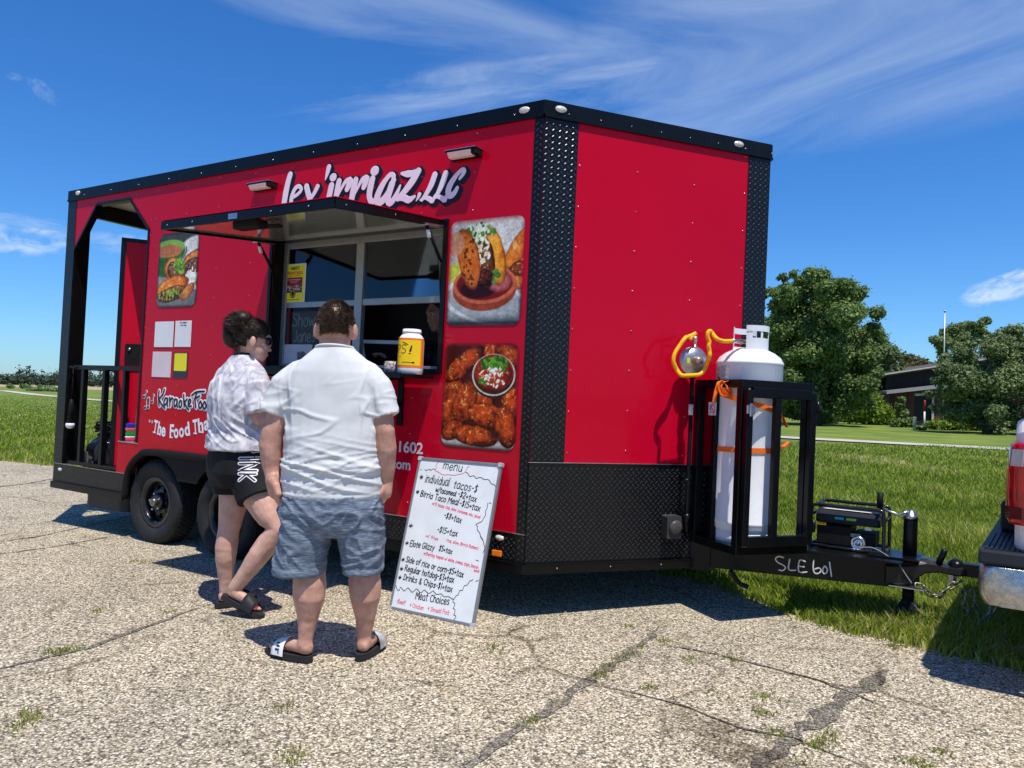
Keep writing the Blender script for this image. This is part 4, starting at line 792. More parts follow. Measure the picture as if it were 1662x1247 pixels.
# power inlet, gas pipe and regulator on the front
b = MB(); b.prism(rounded(0.90,0.195,1.0,0.335,0.012), FACP, 0.006, 0.075); b.build('power_inlet', M('grey_plastic_box', (0.045,0.043,0.040), 0.45), TRL, bevel=0.008)
b = MB(); p = FAC(0.955,0.265,0.075); b.lathe([(0.042,0),(0.046,0.012),(0.03,0.02),(0.0,0.022)], p, NN, 20); b.build('inlet_cap', M('grey_plastic_cap', (0.06,0.057,0.052), 0.4), TRL)
GP = 0.09; GU = 1.025
b = MB(); b.tube([FAC(GU,1.225,GP), FAC(GU+0.0,0.52,GP), FAC(GU+0.0,0.27,GP), FAC(GU+0.02,0.235,GP*0.8), FAC(GU+0.05,0.23,0.01)], 0.013, 10); b.lathe([(0.019,0),(0.019,0.05)], FAC(GU,0.30,GP), (0,0,1), 12); b.lathe([(0.018,0),(0.018,0.06)], FAC(GU,1.18,GP), (0,0,1), 12); b.tube([FAC(GU-0.03,0.555,GP), FAC(GU+0.03,0.555,GP)], 0.011, 8); b.tube([FAC(GU,0.555,GP), FAC(GU,0.555,0.005)], 0.01, 8); b.build('gas_pipe', BLACK, TRL)
b = MB(); b.tube([FAC(GU-0.002,0.955,GP), FAC(GU-0.002,1.02,GP)], 0.0145, 12); b.build('pipe_label', M('white_pipe_label', (0.6,0.6,0.58), 0.5, vary=0.8, vs=120), TRL)
RC = Vector(FAC(GU+0.0,1.287,GP)); RX = (NN*0.92+Vector((CAM[0]-1.0, CAM[1]-0.9, 0)).normalized()*0.35).normalized()
b = MB(); b.lathe([(0.01,-0.03),(0.06,-0.028),(0.086,-0.010),(0.090,-0.004),(0.090,0.006),(0.080,0.010),(0.076,0.016),(0.045,0.024),(0.028,0.030),(0.004,0.031)], RC, RX, 28); rg = b.build('gas_regulator', M('cast_alloy', (0.42,0.43,0.44), 0.35, metal=0.85, vary=0.2, vs=30), TRL)
c = MB(); c.lathe([(0.024,0.0),(0.024,0.05),(0.018,0.062),(0.003,0.064)], RC+RX*0.03, RX, 16); c.build('regulator_cap', M('brass_cap', (0.45,0.36,0.22), 0.35, metal=0.7), rg)
c = MB(); c.lathe([(0.017,0.0),(0.017,0.012),(0.003,0.014)], RC+RX*0.05+UN*0.03, (RX+UN*0.9).normalized(), 14); c.build('regulator_knob', M('blue_plastic', (0.01,0.08,0.45), 0.4), rg)
sd_ = RX.cross(Vector((0,0,1))).normalized()
c = MB(); q = RC+RX*0.031-sd_*0.045*(-1 if sd_.dot(UN) < 0 else 1); c.obox(q-Vector((0,0,0.016))-sd_*0.009, sd_*0.018, RX*0.003, (0,0,0.034)); c.build('regulator_tag', M('yellow_tag', (0.75,0.60,0.03), 0.4), rg)
c = MB(); c.lathe([(0.016,0),(0.016,0.025),(0.011,0.027),(0.011,0.05),(0.014,0.052),(0.014,0.085)], FAC(GU+0.008,1.355,GP), (0,0,1), 12); c.build('brass_fitting', M('nickel_fitting', (0.55,0.52,0.45), 0.3, metal=0.9), rg)
hp = [(0.9352,0.7428,1.409),(0.8937,0.6877,1.403),(0.8648,0.6493,1.415)]+[(0.8328,0.6734,1.446),(0.8208,0.6574,1.461),(0.8112,0.6447,1.446),(0.813,0.6471,1.421),(0.8202,0.6566,1.396),(0.8178,0.6534,1.37),(0.8232,0.6606,1.342),(0.8226,0.6598,1.307)]+[(0.7947,0.7059,1.269),(0.7833,0.6907,1.228),(0.7676,0.67,1.203),(0.7436,0.638,1.195),(0.7129,0.5973,1.19),(0.6888,0.5653,1.19)]+[(0.6557,0.5878,1.217),(0.6412,0.5686,1.253),(0.6364,0.5622,1.281),(0.6424,0.5702,1.322),(0.6611,0.595,1.37),(0.6821,0.6229,1.416)]+[(0.6747,0.6962,1.431),(0.6952,0.7233,1.445),(0.706,0.7377,1.455),(0.7012,0.7313,1.447),(0.6885,0.7145,1.428),(0.6837,0.7081,1.414)]
b = MB(); b.tube(smooth_path(hp, 5), 0.0125, 12); b.build('gas_hose', M('yellow_hose', (0.85,0.42,0.012), 0.4, vary=0.08, vs=30), TRL)
b = MB(); h0, h1 = Vector(hp[0]), Vector([(0.963,0.8295,1.413)][0]); b.tube([h0-(h1-h0)*0.1, h0+(h1-h0)*0.3, h1], [0.014, 0.012, 0.016], 10); b.build('hose_connector', STEEL, TRL)
# cage for the gas cylinder
cg = MB(); U0, U1, N0, N1, Z0, Z1 = 1.105, 1.62, 0.006, 0.47, 0.166, 1.178
def cb(m, a, c, w=0.048, h=0.048): m.bar(FAC(a[0],a[2],a[1]), FAC(c[0],c[2],c[1]), w, h, up=(0,0,1) if abs(a[2]-c[2]) < 0.1 else tuple(NN))
w2 = 0.025
for u, n in ((U0,N0),(U1,N0),(U0,N1),(U1,N1)): cb(cg, (u+(w2 if u == U0 else -w2), n+(w2 if n == N0 else -w2), Z0+0.05), (u+(w2 if u == U0 else -w2), n+(w2 if n == N0 else -w2), Z1-0.05))
for z in (Z0+w2, Z1-w2):
    for n in (N0+w2, N1-w2): cb(cg, (U0, n, z), (U1, n, z))
    for u in (U0+w2, U1-w2): cb(cg, (u, N0+0.05, z), (u, N1-0.05, z))
cage = cg.build('cylinder_cage', BLACK, TRL, bevel=0.003)
c = MB(); c.prism([(U0+0.05,N0+0.05),(U1-0.05,N0+0.05),(U1-0.05,N1-0.05),(U0+0.05,N1-0.05)], lambda u, v, t: FAC(u, t, v), Z0+0.002, Z0+0.02); c.build('cage_floor', BLACK, cage)
c = MB(); cb(c, (U0+w2, 0.20, Z0+0.05), (U0+w2, 0.20, Z1-0.05), 0.035, 0.035); c.build('cage_bar', BLACK, cage, bevel=0.002)
c = MB(); dn_ = N1+0.026
for a, e in (((U0+0.03,dn_,Z0+0.06),(U0+0.03,dn_,Z1-0.06)), ((U1-0.03,dn_,Z0+0.06),(U1-0.03,dn_,Z1-0.06)), ((U0+0.23,dn_,Z0+0.11),(U0+0.23,dn_,Z1-0.09))): cb(c, a, e, 0.042, 0.036)
for z in (Z0+0.085, Z1-0.075): cb(c, (U0+0.051, dn_, z), (U1-0.051, dn_, z), 0.036, 0.06)
c.build('cage_door', BLACK, cage, bevel=0.003)
c = MB(); c.obox(FAC(U0-0.002,0.98,N1+0.044), UN*0.055, NN*0.012, (0,0,0.05)); c.obox(FAC(U0+0.01,0.965,N1+0.056), UN*0.02, NN*0.012, (0,0,0.075)); c.build('cage_latch', STEEL, cage, bevel=0.004)
for z in (0.30, 1.0): c = MB(); c.lathe([(0.012,0),(0.012,0.07)], FAC(U1+0.006,z,N1+0.035), (0,0,1), 10); c.build('cage_hinge', BLACK, cage)
c = MB(); c.obox(FAC(U0-0.0015,0.96,0.16), NN*0.075, -UN*0.0015, (0,0,0.08)); c.build('warning_label', M('no_smoking_label', (0.62,0.60,0.60), 0.4, vary=0.6, vs=40), cage)
st = Strokes(lambda u, v, h: tuple(Vector(FAC(U0-0.0032-h, v, u)))); ring_ = [(0.2+0.022*math.cos(a), 1.0+0.022*math.sin(a)) for a in [math.pi*2*i/14 for i in range(15)]]; st.stroke(ring_, 0.005); st.stroke([(0.185,1.016),(0.215,0.984)], 0.005); st.mb.build('label_print', M('red_label_ink', (0.25,0.02,0.10), 0.5), cage)
c = MB(); c.obox(FAC(U1+0.001,1.02,N1-0.01), NN*0.03, UN*0.002, (0,0,0.09)); c.build('reflective_strip', M('white_strip', (0.7,0.7,0.7), 0.3), cage)
# --- prints on the side
p1 = Pic(200, 240, (150, 150, 140)); p1.rect(0,0,1,0.18,(70,70,66)); p1.put(*[p1.ell(0.95,0.35,0.45,0.34,0,0.1)[0], (222,222,214)]); p1.put(p1.ell(0.28,0.25,0.40,0.20,0,0.08)[0], (60,110,30)); p1.put(p1.ell(0.28,0.19,0.38,0.12,0,0.12)[0], (126,178,70)); p1.put(p1.ell(0.25,0.24,0.34,0.105,0,0.1)[0], (186,112,66)); p1.put(p1.ell(0.3,0.24,0.42,0.23,0,0.05,inner=0.93)[0]*(p1.y > 0.2), (35,30,90)); p1.put(p1.ell(0.2,0.46,0.33,0.16,0,0.2)[0], (52,96,24))
p1.put(p1.ell(0.5,0.93,0.62,0.26,-12,0.05)[0], (226,226,220)); p1.put(p1.ell(0.5,0.99,0.62,0.26,-12,0.05)[0], (120,122,120))
p1.lump(0.88,0.37,0.26,0.13,-20,(150,62,20),(236,150,60),3); p1.lump(0.9,0.46,0.24,0.13,-10,(60,24,18),(130,80,50),4,(230,220,190),sc=22); p1.lump(0.45,0.52,0.30,0.21,25,(190,90,26),(248,168,66),5); p1.lump(0.5,0.535,0.27,0.17,20,(70,26,18),(150,90,46),6,(236,226,190),sc=24); p1.specks(0.55,0.46,0.14,0.12,46,[(96,160,30),(140,190,60),(60,120,24)],0.035,7); p1.specks(0.85,0.60,0.12,0.12,40,[(240,240,230),(226,226,200)],0.035,8); p1.specks(0.68,0.66,0.06,0.05,12,[(130,190,50)],0.04,9)
p1.lump(0.38,0.73,0.42,0.17,-12,(196,84,22),(250,150,48),10,sc=8); p1.lump(0.42,0.82,0.40,0.12,-10,(80,34,14),(170,100,40),11,(226,210,140),sc=24); p1.specks(0.35,0.83,0.33,0.08,60,[(110,160,40),(150,190,70),(70,40,20)],0.03,12); p1.lump(0.78,0.8,0.2,0.09,-35,(170,80,30),(220,140,60),13)
edge_m = np.clip(np.maximum(np.maximum(0.05-p1.x, p1.x-0.95)*25, np.maximum(0.03-p1.y, p1.y-0.965)*30), 0, 1); p1.put(edge_m*0.85, (26,26,30))
sheet('food_picture', -3.652,1.627,-3.128,2.235, pic_mat('taco_picture', p1), SID, TRL, 0.07)
p2 = Pic(200, 240, (190,190,186)); p2.put(np.clip((p2.y-0.62)*6, 0, 1), (168,174,176)); p2.put(p2.ell(0.75,0.18,0.42,0.34,0,0.08)[0], (214,210,204)); p2.put(p2.ell(0.12,0.5,0.16,0.12,0,0.25)[0], (200,206,80)); p2.lump(0.96,0.28,0.30,0.12,-52,(190,80,26),(246,150,52),21,sc=8); p2.lump(0.97,0.5,0.14,0.10,0,(70,30,16),(130,60,30),22); p2.lump(0.93,0.62,0.16,0.08,0,(200,80,20),(240,150,70),23)
p2.put(p2.ell(0.55,0.80,0.66,0.24,12,0.05,inner=0.86)[0], (224,226,226)); p2.put(p2.ell(0.5,0.67,0.43,0.24,0,0.05)[0], (150,62,38)); p2.put(p2.ell(0.5,0.62,0.43,0.22,0,0.05)[0], (198,98,66)); p2.put(p2.ell(0.5,0.615,0.38,0.185,0,0.06)[0], (116,20,20)); p2.put(p2.ell(0.42,0.66,0.25,0.11,0,0.2)[0], (46,8,10)); p2.put(p2.ell(0.7,0.60,0.14,0.10,0,0.5)[0]*0.6, (210,120,120))
p2.lump(0.64,0.36,0.12,0.34,-14,(200,96,26),(250,170,50),24,sc=8); p2.lump(0.5,0.42,0.13,0.30,-8,(60,26,16),(120,70,40),25,(226,220,200),sc=24); p2.specks(0.47,0.34,0.10,0.16,26,[(238,236,226),(230,226,200),(214,200,160)],0.026,26); p2.specks(0.42,0.13,0.2,0.11,60,[(90,140,40),(130,170,60),(216,226,200),(60,100,30),(70,120,34)],0.03,27); p2.specks(0.62,0.55,0.06,0.07,7,[(70,120,44),(90,140,60)],0.04,28); p2.lump(0.5,0.56,0.12,0.09,0,(30,10,8),(96,34,22),77,(170,90,60),0.2,26); p2.lump(0.27,0.37,0.15,0.36,-17,(186,84,28),(226,130,58),29,(120,50,20),sc=9); p2.specks(0.28,0.4,0.1,0.3,24,[(110,46,18)],0.022,30); p2.put(p2.ell(0.08,0.22,0.12,0.14,0,0.2)[0]*0.9, (196,140,110))
edge_m = np.clip(np.maximum(np.maximum(0.045-p2.x, p2.x-0.95)*22, np.maximum(0.0-p2.y, p2.y-0.90)*13), 0, 1)*np.clip((p2.y-0.45)*4, 0, 1); p2.put(edge_m*0.95, (26,34,50))
edge_m = np.clip(np.maximum(np.maximum(0.06-p2.x, p2.x-0.95)*14, (0.05-p2.y)*16), 0, 1)*np.clip((0.75-p2.y)*4, 0, 1); p2.put(edge_m, (170,10,36))
sheet('food_picture', -0.637,1.441,-0.098,2.088, pic_mat('dipped_taco_picture', p2), SID, TRL, 0.05)
p3 = Pic(210, 250, (70,18,10)); p3.put(np.clip((p3.y-0.88)*16, 0, 1), (196,190,184)); 
for q in ((0.62,0.075,0.17,0.09,10,36),(0.88,0.12,0.2,0.12,20,37),(0.12,0.44,0.20,0.13,10,38),(0.93,0.56,0.13,0.2,-10,40),(0.10,0.64,0.14,0.24,8,39),(0.50,0.55,0.22,0.13,10,42),(0.28,0.20,0.33,0.125,-38,31),(0.30,0.585,0.155,0.27,24,32),(0.62,0.69,0.27,0.145,10,35),(0.16,0.84,0.17,0.11,-30,41),(0.87,0.78,0.14,0.24,-14,33),(0.46,0.885,0.31,0.12,6,34)): p3.lump(*q[:5],(70,14,4),(204,74,22),q[5],(250,168,84),0.09,17)
p3.put(p3.ell(0.68,0.315,0.29,0.245,0,0.03)[0], (60,26,18)); p3.put(p3.ell(0.68,0.30,0.285,0.235,0,0.03,inner=0.93)[0], (206,196,180)); p3.put(p3.ell(0.68,0.275,0.255,0.20,0,0.05)[0], (150,36,16)); p3.lump(0.68,0.29,0.24,0.18,0,(130,24,10),(196,60,30),42,(240,180,130)); p3.specks(0.68,0.2,0.18,0.08,60,[(60,120,24),(96,156,40),(40,90,20)],0.03,43); p3.specks(0.68,0.32,0.19,0.11,34,[(244,240,228),(236,226,200)],0.022,44); p3.specks(0.54,0.37,0.04,0.04,10,[(60,120,24)],0.02,45)
edge_m = np.clip(np.maximum(np.maximum(0.03-p3.x, p3.x-0.97)*22, (p3.y-0.955)*26), 0, 1); p3.put(edge_m*0.9, (22,20,26)); edge_m = np.clip(np.maximum(np.maximum(0.05-p3.x, p3.x-0.95)*16, (0.035-p3.y)*30), 0, 1)*np.clip((0.72-p3.y)*5, 0, 1); p3.put(edge_m, (165,10,34))
sheet('food_picture', -0.637,0.697,-0.096,1.332, pic_mat('wings_picture', p3), SID, TRL, 0.06)
PAPER = M('white_paper', (0.74,0.73,0.74), 0.5, vary=0.03)
PINKP = M('pale_pink_paper', (0.70,0.58,0.60), 0.5, vary=0.05)
DARKP = M('dark_card', (0.03,0.035,0.06), 0.4)
YELP = M('yellow_print', (0.80,0.72,0.02), 0.4, vary=0.04)
o = sheet('sticker', -3.648,1.300,-3.396,1.51, PAPER, SID, TRL, label='white square sticker, upper left of four')
o = sheet('sticker', -3.375,1.302,-3.166,1.513, PAPER, SID, TRL, label='white sticker, upper right of four')
st = Strokes(lambda u, v, h: SID(u, v, 0.004+h)); st.text('PAYMENT', (-3.315,1.492), 0.009, 0.0022, fit=0.09); st.text('OPTIONS', (-3.31,1.470), 0.009, 0.0022, fit=0.08); st.mb.build('sticker_text', INK, o)
o = sheet('sticker', -3.658,1.053,-3.406,1.262, PINKP, SID, TRL, label='pale pink sticker, lower left of four')
o = sheet('sticker', -3.375,1.053,-3.19,1.258, DARKP, SID, TRL, 0.012, label='yellow and dark sticker, lower right of four')
sheet('sticker_print', -3.362,1.108,-3.203,1.25, YELP, lambda u, v, h: SID(u, v, h+0.0012), o, 0.01)
# big name
LW = 1/4.888*0.0058
sidef = lambda z: (lambda u, v, h: SID(u, v, z+h))
L_ = [([(-2.117,2.559),(-2.134,2.513),(-2.152,2.441),(-2.165,2.363),(-2.18,2.286)], (42,48,40)), ([(-2.082,2.387),(-2.028,2.407),(-1.992,2.437),(-2.023,2.465),(-2.063,2.445),(-2.09,2.388),(-2.087,2.333),(-2.039,2.301)], (22,26,34,30)), ([(-1.942,2.453),(-1.92,2.398),(-1.891,2.341),(-1.879,2.295)], (40,42,26)), ([(-1.83,2.441),(-1.867,2.388),(-1.914,2.343),(-1.959,2.302)], (34,26,20)),
 ([(-1.728,2.567),(-1.738,2.53),(-1.755,2.481)], (36,30,8)), ([(-1.686,2.489),(-1.676,2.489)], (48,48)), ([(-1.694,2.432),(-1.707,2.376),(-1.716,2.324),(-1.699,2.287)], (44,44,30)), ([(-1.623,2.455),(-1.634,2.404),(-1.644,2.343),(-1.649,2.304)], (40,44,40)), ([(-1.641,2.33),(-1.603,2.392),(-1.56,2.446),(-1.521,2.454)], (14,18,24,36)), ([(-1.516,2.445),(-1.53,2.414),(-1.543,2.392)], (42,44,36)), ([(-1.466,2.446),(-1.482,2.387),(-1.493,2.328),(-1.5,2.285)], (40,46,40)), ([(-1.489,2.319),(-1.45,2.38),(-1.408,2.44),(-1.371,2.451)], (14,18,24,36)), ([(-1.366,2.444),(-1.377,2.415),(-1.389,2.39)], (42,44,36)),
 ([(-1.301,2.489),(-1.292,2.489)], (56,56)), ([(-1.313,2.438),(-1.328,2.384),(-1.335,2.329),(-1.321,2.289),(-1.295,2.282)], (40,46,40,34)), ([(-1.134,2.396),(-1.128,2.433),(-1.156,2.447),(-1.203,2.408),(-1.247,2.345),(-1.266,2.296),(-1.249,2.268),(-1.201,2.29),(-1.15,2.352),(-1.116,2.407)], (30,30,44,46,40,20)), ([(-1.139,2.384),(-1.16,2.328),(-1.17,2.287),(-1.15,2.256),(-1.108,2.289),(-1.067,2.364)], (44,46,40,34,14)), ([(-1.057,2.443),(-1.005,2.434),(-0.9634,2.435),(-0.9204,2.447)], (20,40,36,24)), ([(-0.9201,2.443),(-0.9605,2.389),(-1.015,2.333),(-1.081,2.278)], (40,46,40,30)), ([(-1.081,2.28),(-1.033,2.281),(-0.9893,2.262),(-0.9412,2.28)], (28,40,40,18)), ([(-0.9023,2.289),(-0.9114,2.269),(-0.9258,2.25)], (26,18,6)),
 ([(-0.7848,2.403),(-0.8084,2.344),(-0.841,2.294),(-0.8794,2.251)], (36,38,30,20)), ([(-0.8897,2.252),(-0.8544,2.263),(-0.8159,2.25),(-0.7947,2.233),(-0.7768,2.272)], (14,22,30,24,10)), ([(-0.6988,2.401),(-0.7211,2.342),(-0.7498,2.289),(-0.7758,2.255)], (36,38,30,20)), ([(-0.7879,2.255),(-0.753,2.26),(-0.7153,2.245),(-0.6945,2.23),(-0.6796,2.278)], (14,22,30,24,10)), ([(-0.5867,2.355),(-0.5553,2.394),(-0.5688,2.411),(-0.6124,2.381),(-0.658,2.327),(-0.6722,2.285),(-0.6567,2.255),(-0.6252,2.268),(-0.6028,2.3)], (16,26,22,30,36,38,32,22))]
st = Strokes(sidef(0.0015)); dx, dz = 0.017, -0.014
for pts, w in L_:
    st.stroke([(x+dx*0.6, z+dz*0.5) for x, z in pts], [v*LW+0.030 for v in w], 0.0010, smooth=3); st.stroke([(x+dx*1.3, z+dz*1.2) for x, z in pts], [v*LW+0.022 for v in w], 0.0010, smooth=3)
st.mb.build('name_shadow', INK, TRL)
st = Strokes(sidef(0.0042))
for pts, w in L_: st.stroke(pts, [v*LW for v in w], 0.0012)
st.mb.build('name_lettering', WHITEP, TRL)
KL = [[(-3.544,0.9393),(-3.545,0.8767),(-3.532,0.8148)], [(-3.473,0.9541),(-3.495,0.9098),(-3.545,0.8714)], [(-3.541,0.8769),(-3.498,0.8296),(-3.453,0.8005)], [(-3.423,0.8792),(-3.451,0.8839),(-3.47,0.853),(-3.462,0.8267),(-3.435,0.8433),(-3.421,0.877),(-3.425,0.8371),(-3.417,0.8197)], [(-3.399,0.8911),(-3.392,0.8561),(-3.389,0.821)], [(-3.392,0.8583),(-3.37,0.8869),(-3.351,0.8775)], [(-3.299,0.8738),(-3.328,0.8797),(-3.337,0.8451),(-3.324,0.8202),(-3.303,0.84),(-3.295,0.8731),(-3.296,0.8337),(-3.285,0.8167)], [(-3.255,0.8725),(-3.272,0.8478),(-3.259,0.8178),(-3.24,0.8274),(-3.239,0.8622),(-3.255,0.8725)], [(-3.217,0.9196),(-3.211,0.872),(-3.202,0.8238)], [(-3.17,0.8857),(-3.198,0.8595),(-3.166,0.8176),(-3.144,0.8022)], [(-3.148,0.84),(-3.124,0.8668),(-3.133,0.8872),(-3.152,0.87),(-3.147,0.8314),(-3.111,0.8329)], [(-3.115,0.918),(-3.058,0.9457),(-2.961,0.9549)], [(-3.057,0.9329),(-3.071,0.8861),(-3.054,0.8225)], [(-3.079,0.8944),(-3.047,0.9041),(-3.016,0.9172)], [(-3.004,0.8759),(-3.022,0.8495),(-3.006,0.8204),(-2.986,0.834),(-2.989,0.8637),(-3.004,0.8759)], [(-2.952,0.8737),(-2.97,0.8475),(-2.954,0.8176),(-2.934,0.8321),(-2.936,0.8616),(-2.952,0.8737)], [(-2.899,0.8716),(-2.918,0.8454),(-2.905,0.8165),(-2.884,0.83),(-2.881,0.8681),(-2.878,0.9104),(-2.879,0.8429),(-2.871,0.8096)]]
KL += [[(x+0.06, z) for x, z in q] for q in ([(-2.809,0.9046),(-2.808,0.8627),(-2.801,0.8128)], [(-2.847,0.901),(-2.809,0.9088),(-2.764,0.9146)], [(-2.741,0.8738),(-2.736,0.8408),(-2.737,0.8157)], [(-2.736,0.8449),(-2.716,0.8749),(-2.696,0.8674)], [(-2.678,0.8764),(-2.678,0.8391),(-2.655,0.8236),(-2.638,0.8533),(-2.637,0.8781),(-2.632,0.8205)], [(-2.577,0.8723),(-2.605,0.8753),(-2.612,0.8421),(-2.592,0.8224),(-2.567,0.8317)], [(-2.544,0.9228),(-2.543,0.8737),(-2.536,0.825)], [(-2.498,0.8838),(-2.532,0.8538),(-2.493,0.8229)])]
st = Strokes(sidef(0.0015))
for q in KL[:17]: st.stroke(q, 0.0385, 0.0010)
st.mb.build('lettering_outline', WHITEP, TRL); st = Strokes(sidef(0.0015))
for q in KL[17:]: st.stroke(q, 0.0385, 0.0010)
st.mb.build('lettering_outline', WHITEP, TRL)
for grp in (KL[:11], KL[11:17], KL[17:]):
    st = Strokes(sidef(0.0042))
    for q in grp: st.stroke(q, (0.015,0.017,0.014), 0.0012)
    st.mb.build('lettering', INK, TRL)
st = Strokes(sidef(0.0015)); st2 = Strokes(sidef(0.0042))
for q in ([(-3.75,0.8849),(-3.732,0.8924),(-3.724,0.9357),(-3.708,0.9249)], [(-3.633,0.8442),(-3.622,0.8514),(-3.625,0.9074),(-3.608,0.8968)], [(-3.726,0.7929),(-3.712,0.8025),(-3.712,0.8659),(-3.673,0.8764),(-3.675,0.8087),(-3.683,0.7993)]):
    st.stroke(q, 0.014, 0.001); st2.stroke(q, 0.004, 0.001)
for q in ([(-3.754,0.8825),(-3.748,0.8845)], [(-3.634,0.8437),(-3.63,0.8448)], [(-3.726,0.792),(-3.722,0.7931)], [(-3.684,0.7983),(-3.68,0.7994)]): st.stroke(q, 0.034, 0.001); st2.stroke(q, 0.022, 0.001)
st.mb.build('music_note_outline', WHITEP, TRL); st2.mb.build('music_note', INK, TRL)
mb = MB(); sg = sidef(0.0015)
base = [(-3.601,0.5967),(-3.543,0.586),(-3.484,0.575),(-3.373,0.5689),(-3.315,0.5696),(-3.245,0.5793),(-3.174,0.5925),(-3.07,0.6197),(-3.007,0.6338),(-2.937,0.652),(-2.87,0.6686)]
nxt = base[1:]+[(base[-1][0]+0.05, base[-1][1]+0.02)]
for ch, (x, z), (x2, z2), wd in zip('TheFoodThat', base, nxt, (0.050,0.050,0.054,0.052,0.060,0.060,0.066,0.056,0.064,0.064,0.044)):
    mb = MB(); put_text(mb, ch, sg, (x, z), 0.150, 0.030, ang=math.atan2(z2-z, max(0.03, x2-x))*0.85 if ch != 'e' else 0.0, width=wd, h=0.0012)
    if ch in 'TFh':
        c_ = math.cos(0.0); mb.add([sg(x+wd*0.02, z-0.004, 0.0013), sg(x+wd*0.98 if ch == 'h' else x+wd*0.8, z-0.004, 0.0013), sg(x+wd*0.98 if ch == 'h' else x+wd*0.8, z+0.007, 0.0013), sg(x+wd*0.02, z+0.007, 0.0013)], [(0,1,2,3)])
    mb.build('slogan_letter', WHITEP, TRL)
mb = MB()
q0 = [(-3.661,0.6606),(-3.624,0.6559)]
for x, z in q0: mb.add([sg(x+0.004*math.cos(a)*2.2+0.01, z+0.026+0.010*math.sin(a)*1.2, 0.0012) for a in [k*math.pi/4 for k in range(8)]], [tuple(range(8))]); mb.add([sg(x+0.0, z+0.014, 0.0012), sg(x+0.014, z+0.014, 0.0012), sg(x+0.012, z+0.036, 0.0012), sg(x-0.001, z+0.036, 0.0012)], [(0,1,2,3)])
mb.build('quotation_mark', WHITEP, TRL, kind='stuff')
mb = MB(); t0 = [(-0.9912,0.6318),(-0.7747,0.6421),(-1.016,0.5232),(-0.8693,0.5299)]
put_text(mb, '-1602', sg, (t0[0][0]-0.03, t0[0][1]-0.0), 0.098, 0.022, ang=0.0, width=t0[1][0]-t0[0][0]+0.03)
put_text(mb, '.com', sg, (t0[2][0]-0.03, t0[2][1]), 0.092, 0.022, width=t0[3][0]-t0[2][0]+0.03); mb.build('contact_lettering', M('silver_vinyl', (0.62,0.58,0.62), 0.4, vary=0.03), TRL)

# ---- things on and around the trailer
# gas cylinder in the cage
TC = Vector(FAC(1.335, 0, 0.235)); tk = thingT('gas_cylinder', 'tall white propane cylinder standing in the black cage at the trailer nose', 'gas cylinder', (TC.x, TC.y, 0.19))
r_ = 0.196
b = MB(); b.lathe([(0.15,0.06),(r_-0.02,0.075),(r_,0.11),(r_,0.13),(r_+0.003,0.135),(r_+0.003,0.145),(r_,0.15),(r_,1.085),(r_+0.003,1.09),(r_+0.003,1.10),(r_-0.002,1.105),(r_-0.014,1.13),(r_-0.05,1.158),(0.105,1.178),(0.07,1.188),(0.03,1.192)], n=48); b.build('cylinder_body', WHITE, tk)
b = MB(); b.lathe([(r_-0.012,0.0),(r_-0.01,0.0),(r_-0.01,0.10),(r_-0.012,0.10)], n=48, caps=False); b.ell((0.02,-0.186,0.05),(0.012,0.004,0.012)); b.build('foot_ring', WHITE, tk)
# collar: part cylinder with windows
cl = MB()
def colw(a0, a1, z0, z1, R=0.105, t=0.004):
    k = max(2, int(abs(a1-a0)/8)); vs = []
    for i in range(k+1):
        a = math.radians(a0+(a1-a0)*i/k)
        for rr, z in ((R,z0),(R,z1),(R-t,z1),(R-t,z0)): vs.append((rr*math.cos(a), rr*math.sin(a), z))
    fs = []
    for i in range(k):
        o = i*4
        for j in range(4): fs.append((o+j, o+(j+1) % 4, o+4+(j+1) % 4, o+4+j))
    fs += [(0,3,2,1), (k*4,k*4+1,k*4+2,k*4+3)]; cl.add(vs, fs, 0, False)
Zc = 1.172; a_c = math.degrees(math.atan2((Vector((CAM[0], CAM[1], 0))-TC).y, (Vector((CAM[0], CAM[1], 0))-TC).x))
colw(a_c-14, a_c+96, Zc, Zc+0.075); colw(a_c-14, a_c+6, Zc+0.075, Zc+0.115); colw(a_c+34, a_c+42, Zc+0.075, Zc+0.115); colw(a_c+80, a_c+96, Zc+0.075, Zc+0.115); colw(a_c-14, a_c+96, Zc+0.115, Zc+0.15, 0.108)
colw(a_c+160, a_c+285, Zc, Zc+0.03); colw(a_c+160, a_c+172, Zc+0.03, Zc+0.11); colw(a_c+264, a_c+290, Zc+0.03, Zc+0.11); colw(a_c+160, a_c+290, Zc+0.11, Zc+0.145, 0.105)
cl.build('valve_collar', WHITE, tk)
b = MB(); b.lathe([(0.022,1.17),(0.022,1.21),(0.018,1.215),(0.018,1.235),(0.012,1.245)], n=14); b.tube([(0,0,1.225),tuple((TR @ Matrix.Translation((TC.x,TC.y,0.19))).inverted() @ T2W(h1))], 0.013, 10); vv = b.build('valve', M('brass_valve', (0.45,0.26,0.09), 0.35, metal=0.9, vary=0.3, vs=60), tk)
b = MB(); b.lathe([(0.03,0),(0.032,0.008),(0.03,0.018),(0.012,0.02)], (0,0,1.245), n=14); b.build('valve_knob', BLACKM, vv)
al = math.radians(a_c+180+128)
lab = MB(); vs = []
for i in range(9):
    a = math.radians(a_c-92+i*7)
    for z in (0.975, 1.075): vs.append(((r_+0.001)*math.cos(a), (r_+0.001)*math.sin(a), z))
lab.add(vs, [(2*i,2*i+2,2*i+3,2*i+1) for i in range(8)]); lbm = M('printed_cylinder_label', (0.50,0.50,0.53), 0.45, vary=0.25, vs=70, col2=(0.72,0.72,0.74)); lo = lab.build('cylinder_label', lbm, tk)
st = Strokes(lambda u, v, h: ((r_+0.0016+h)*math.cos(math.radians(a_c)+u), (r_+0.0016+h)*math.sin(math.radians(a_c)+u), v))
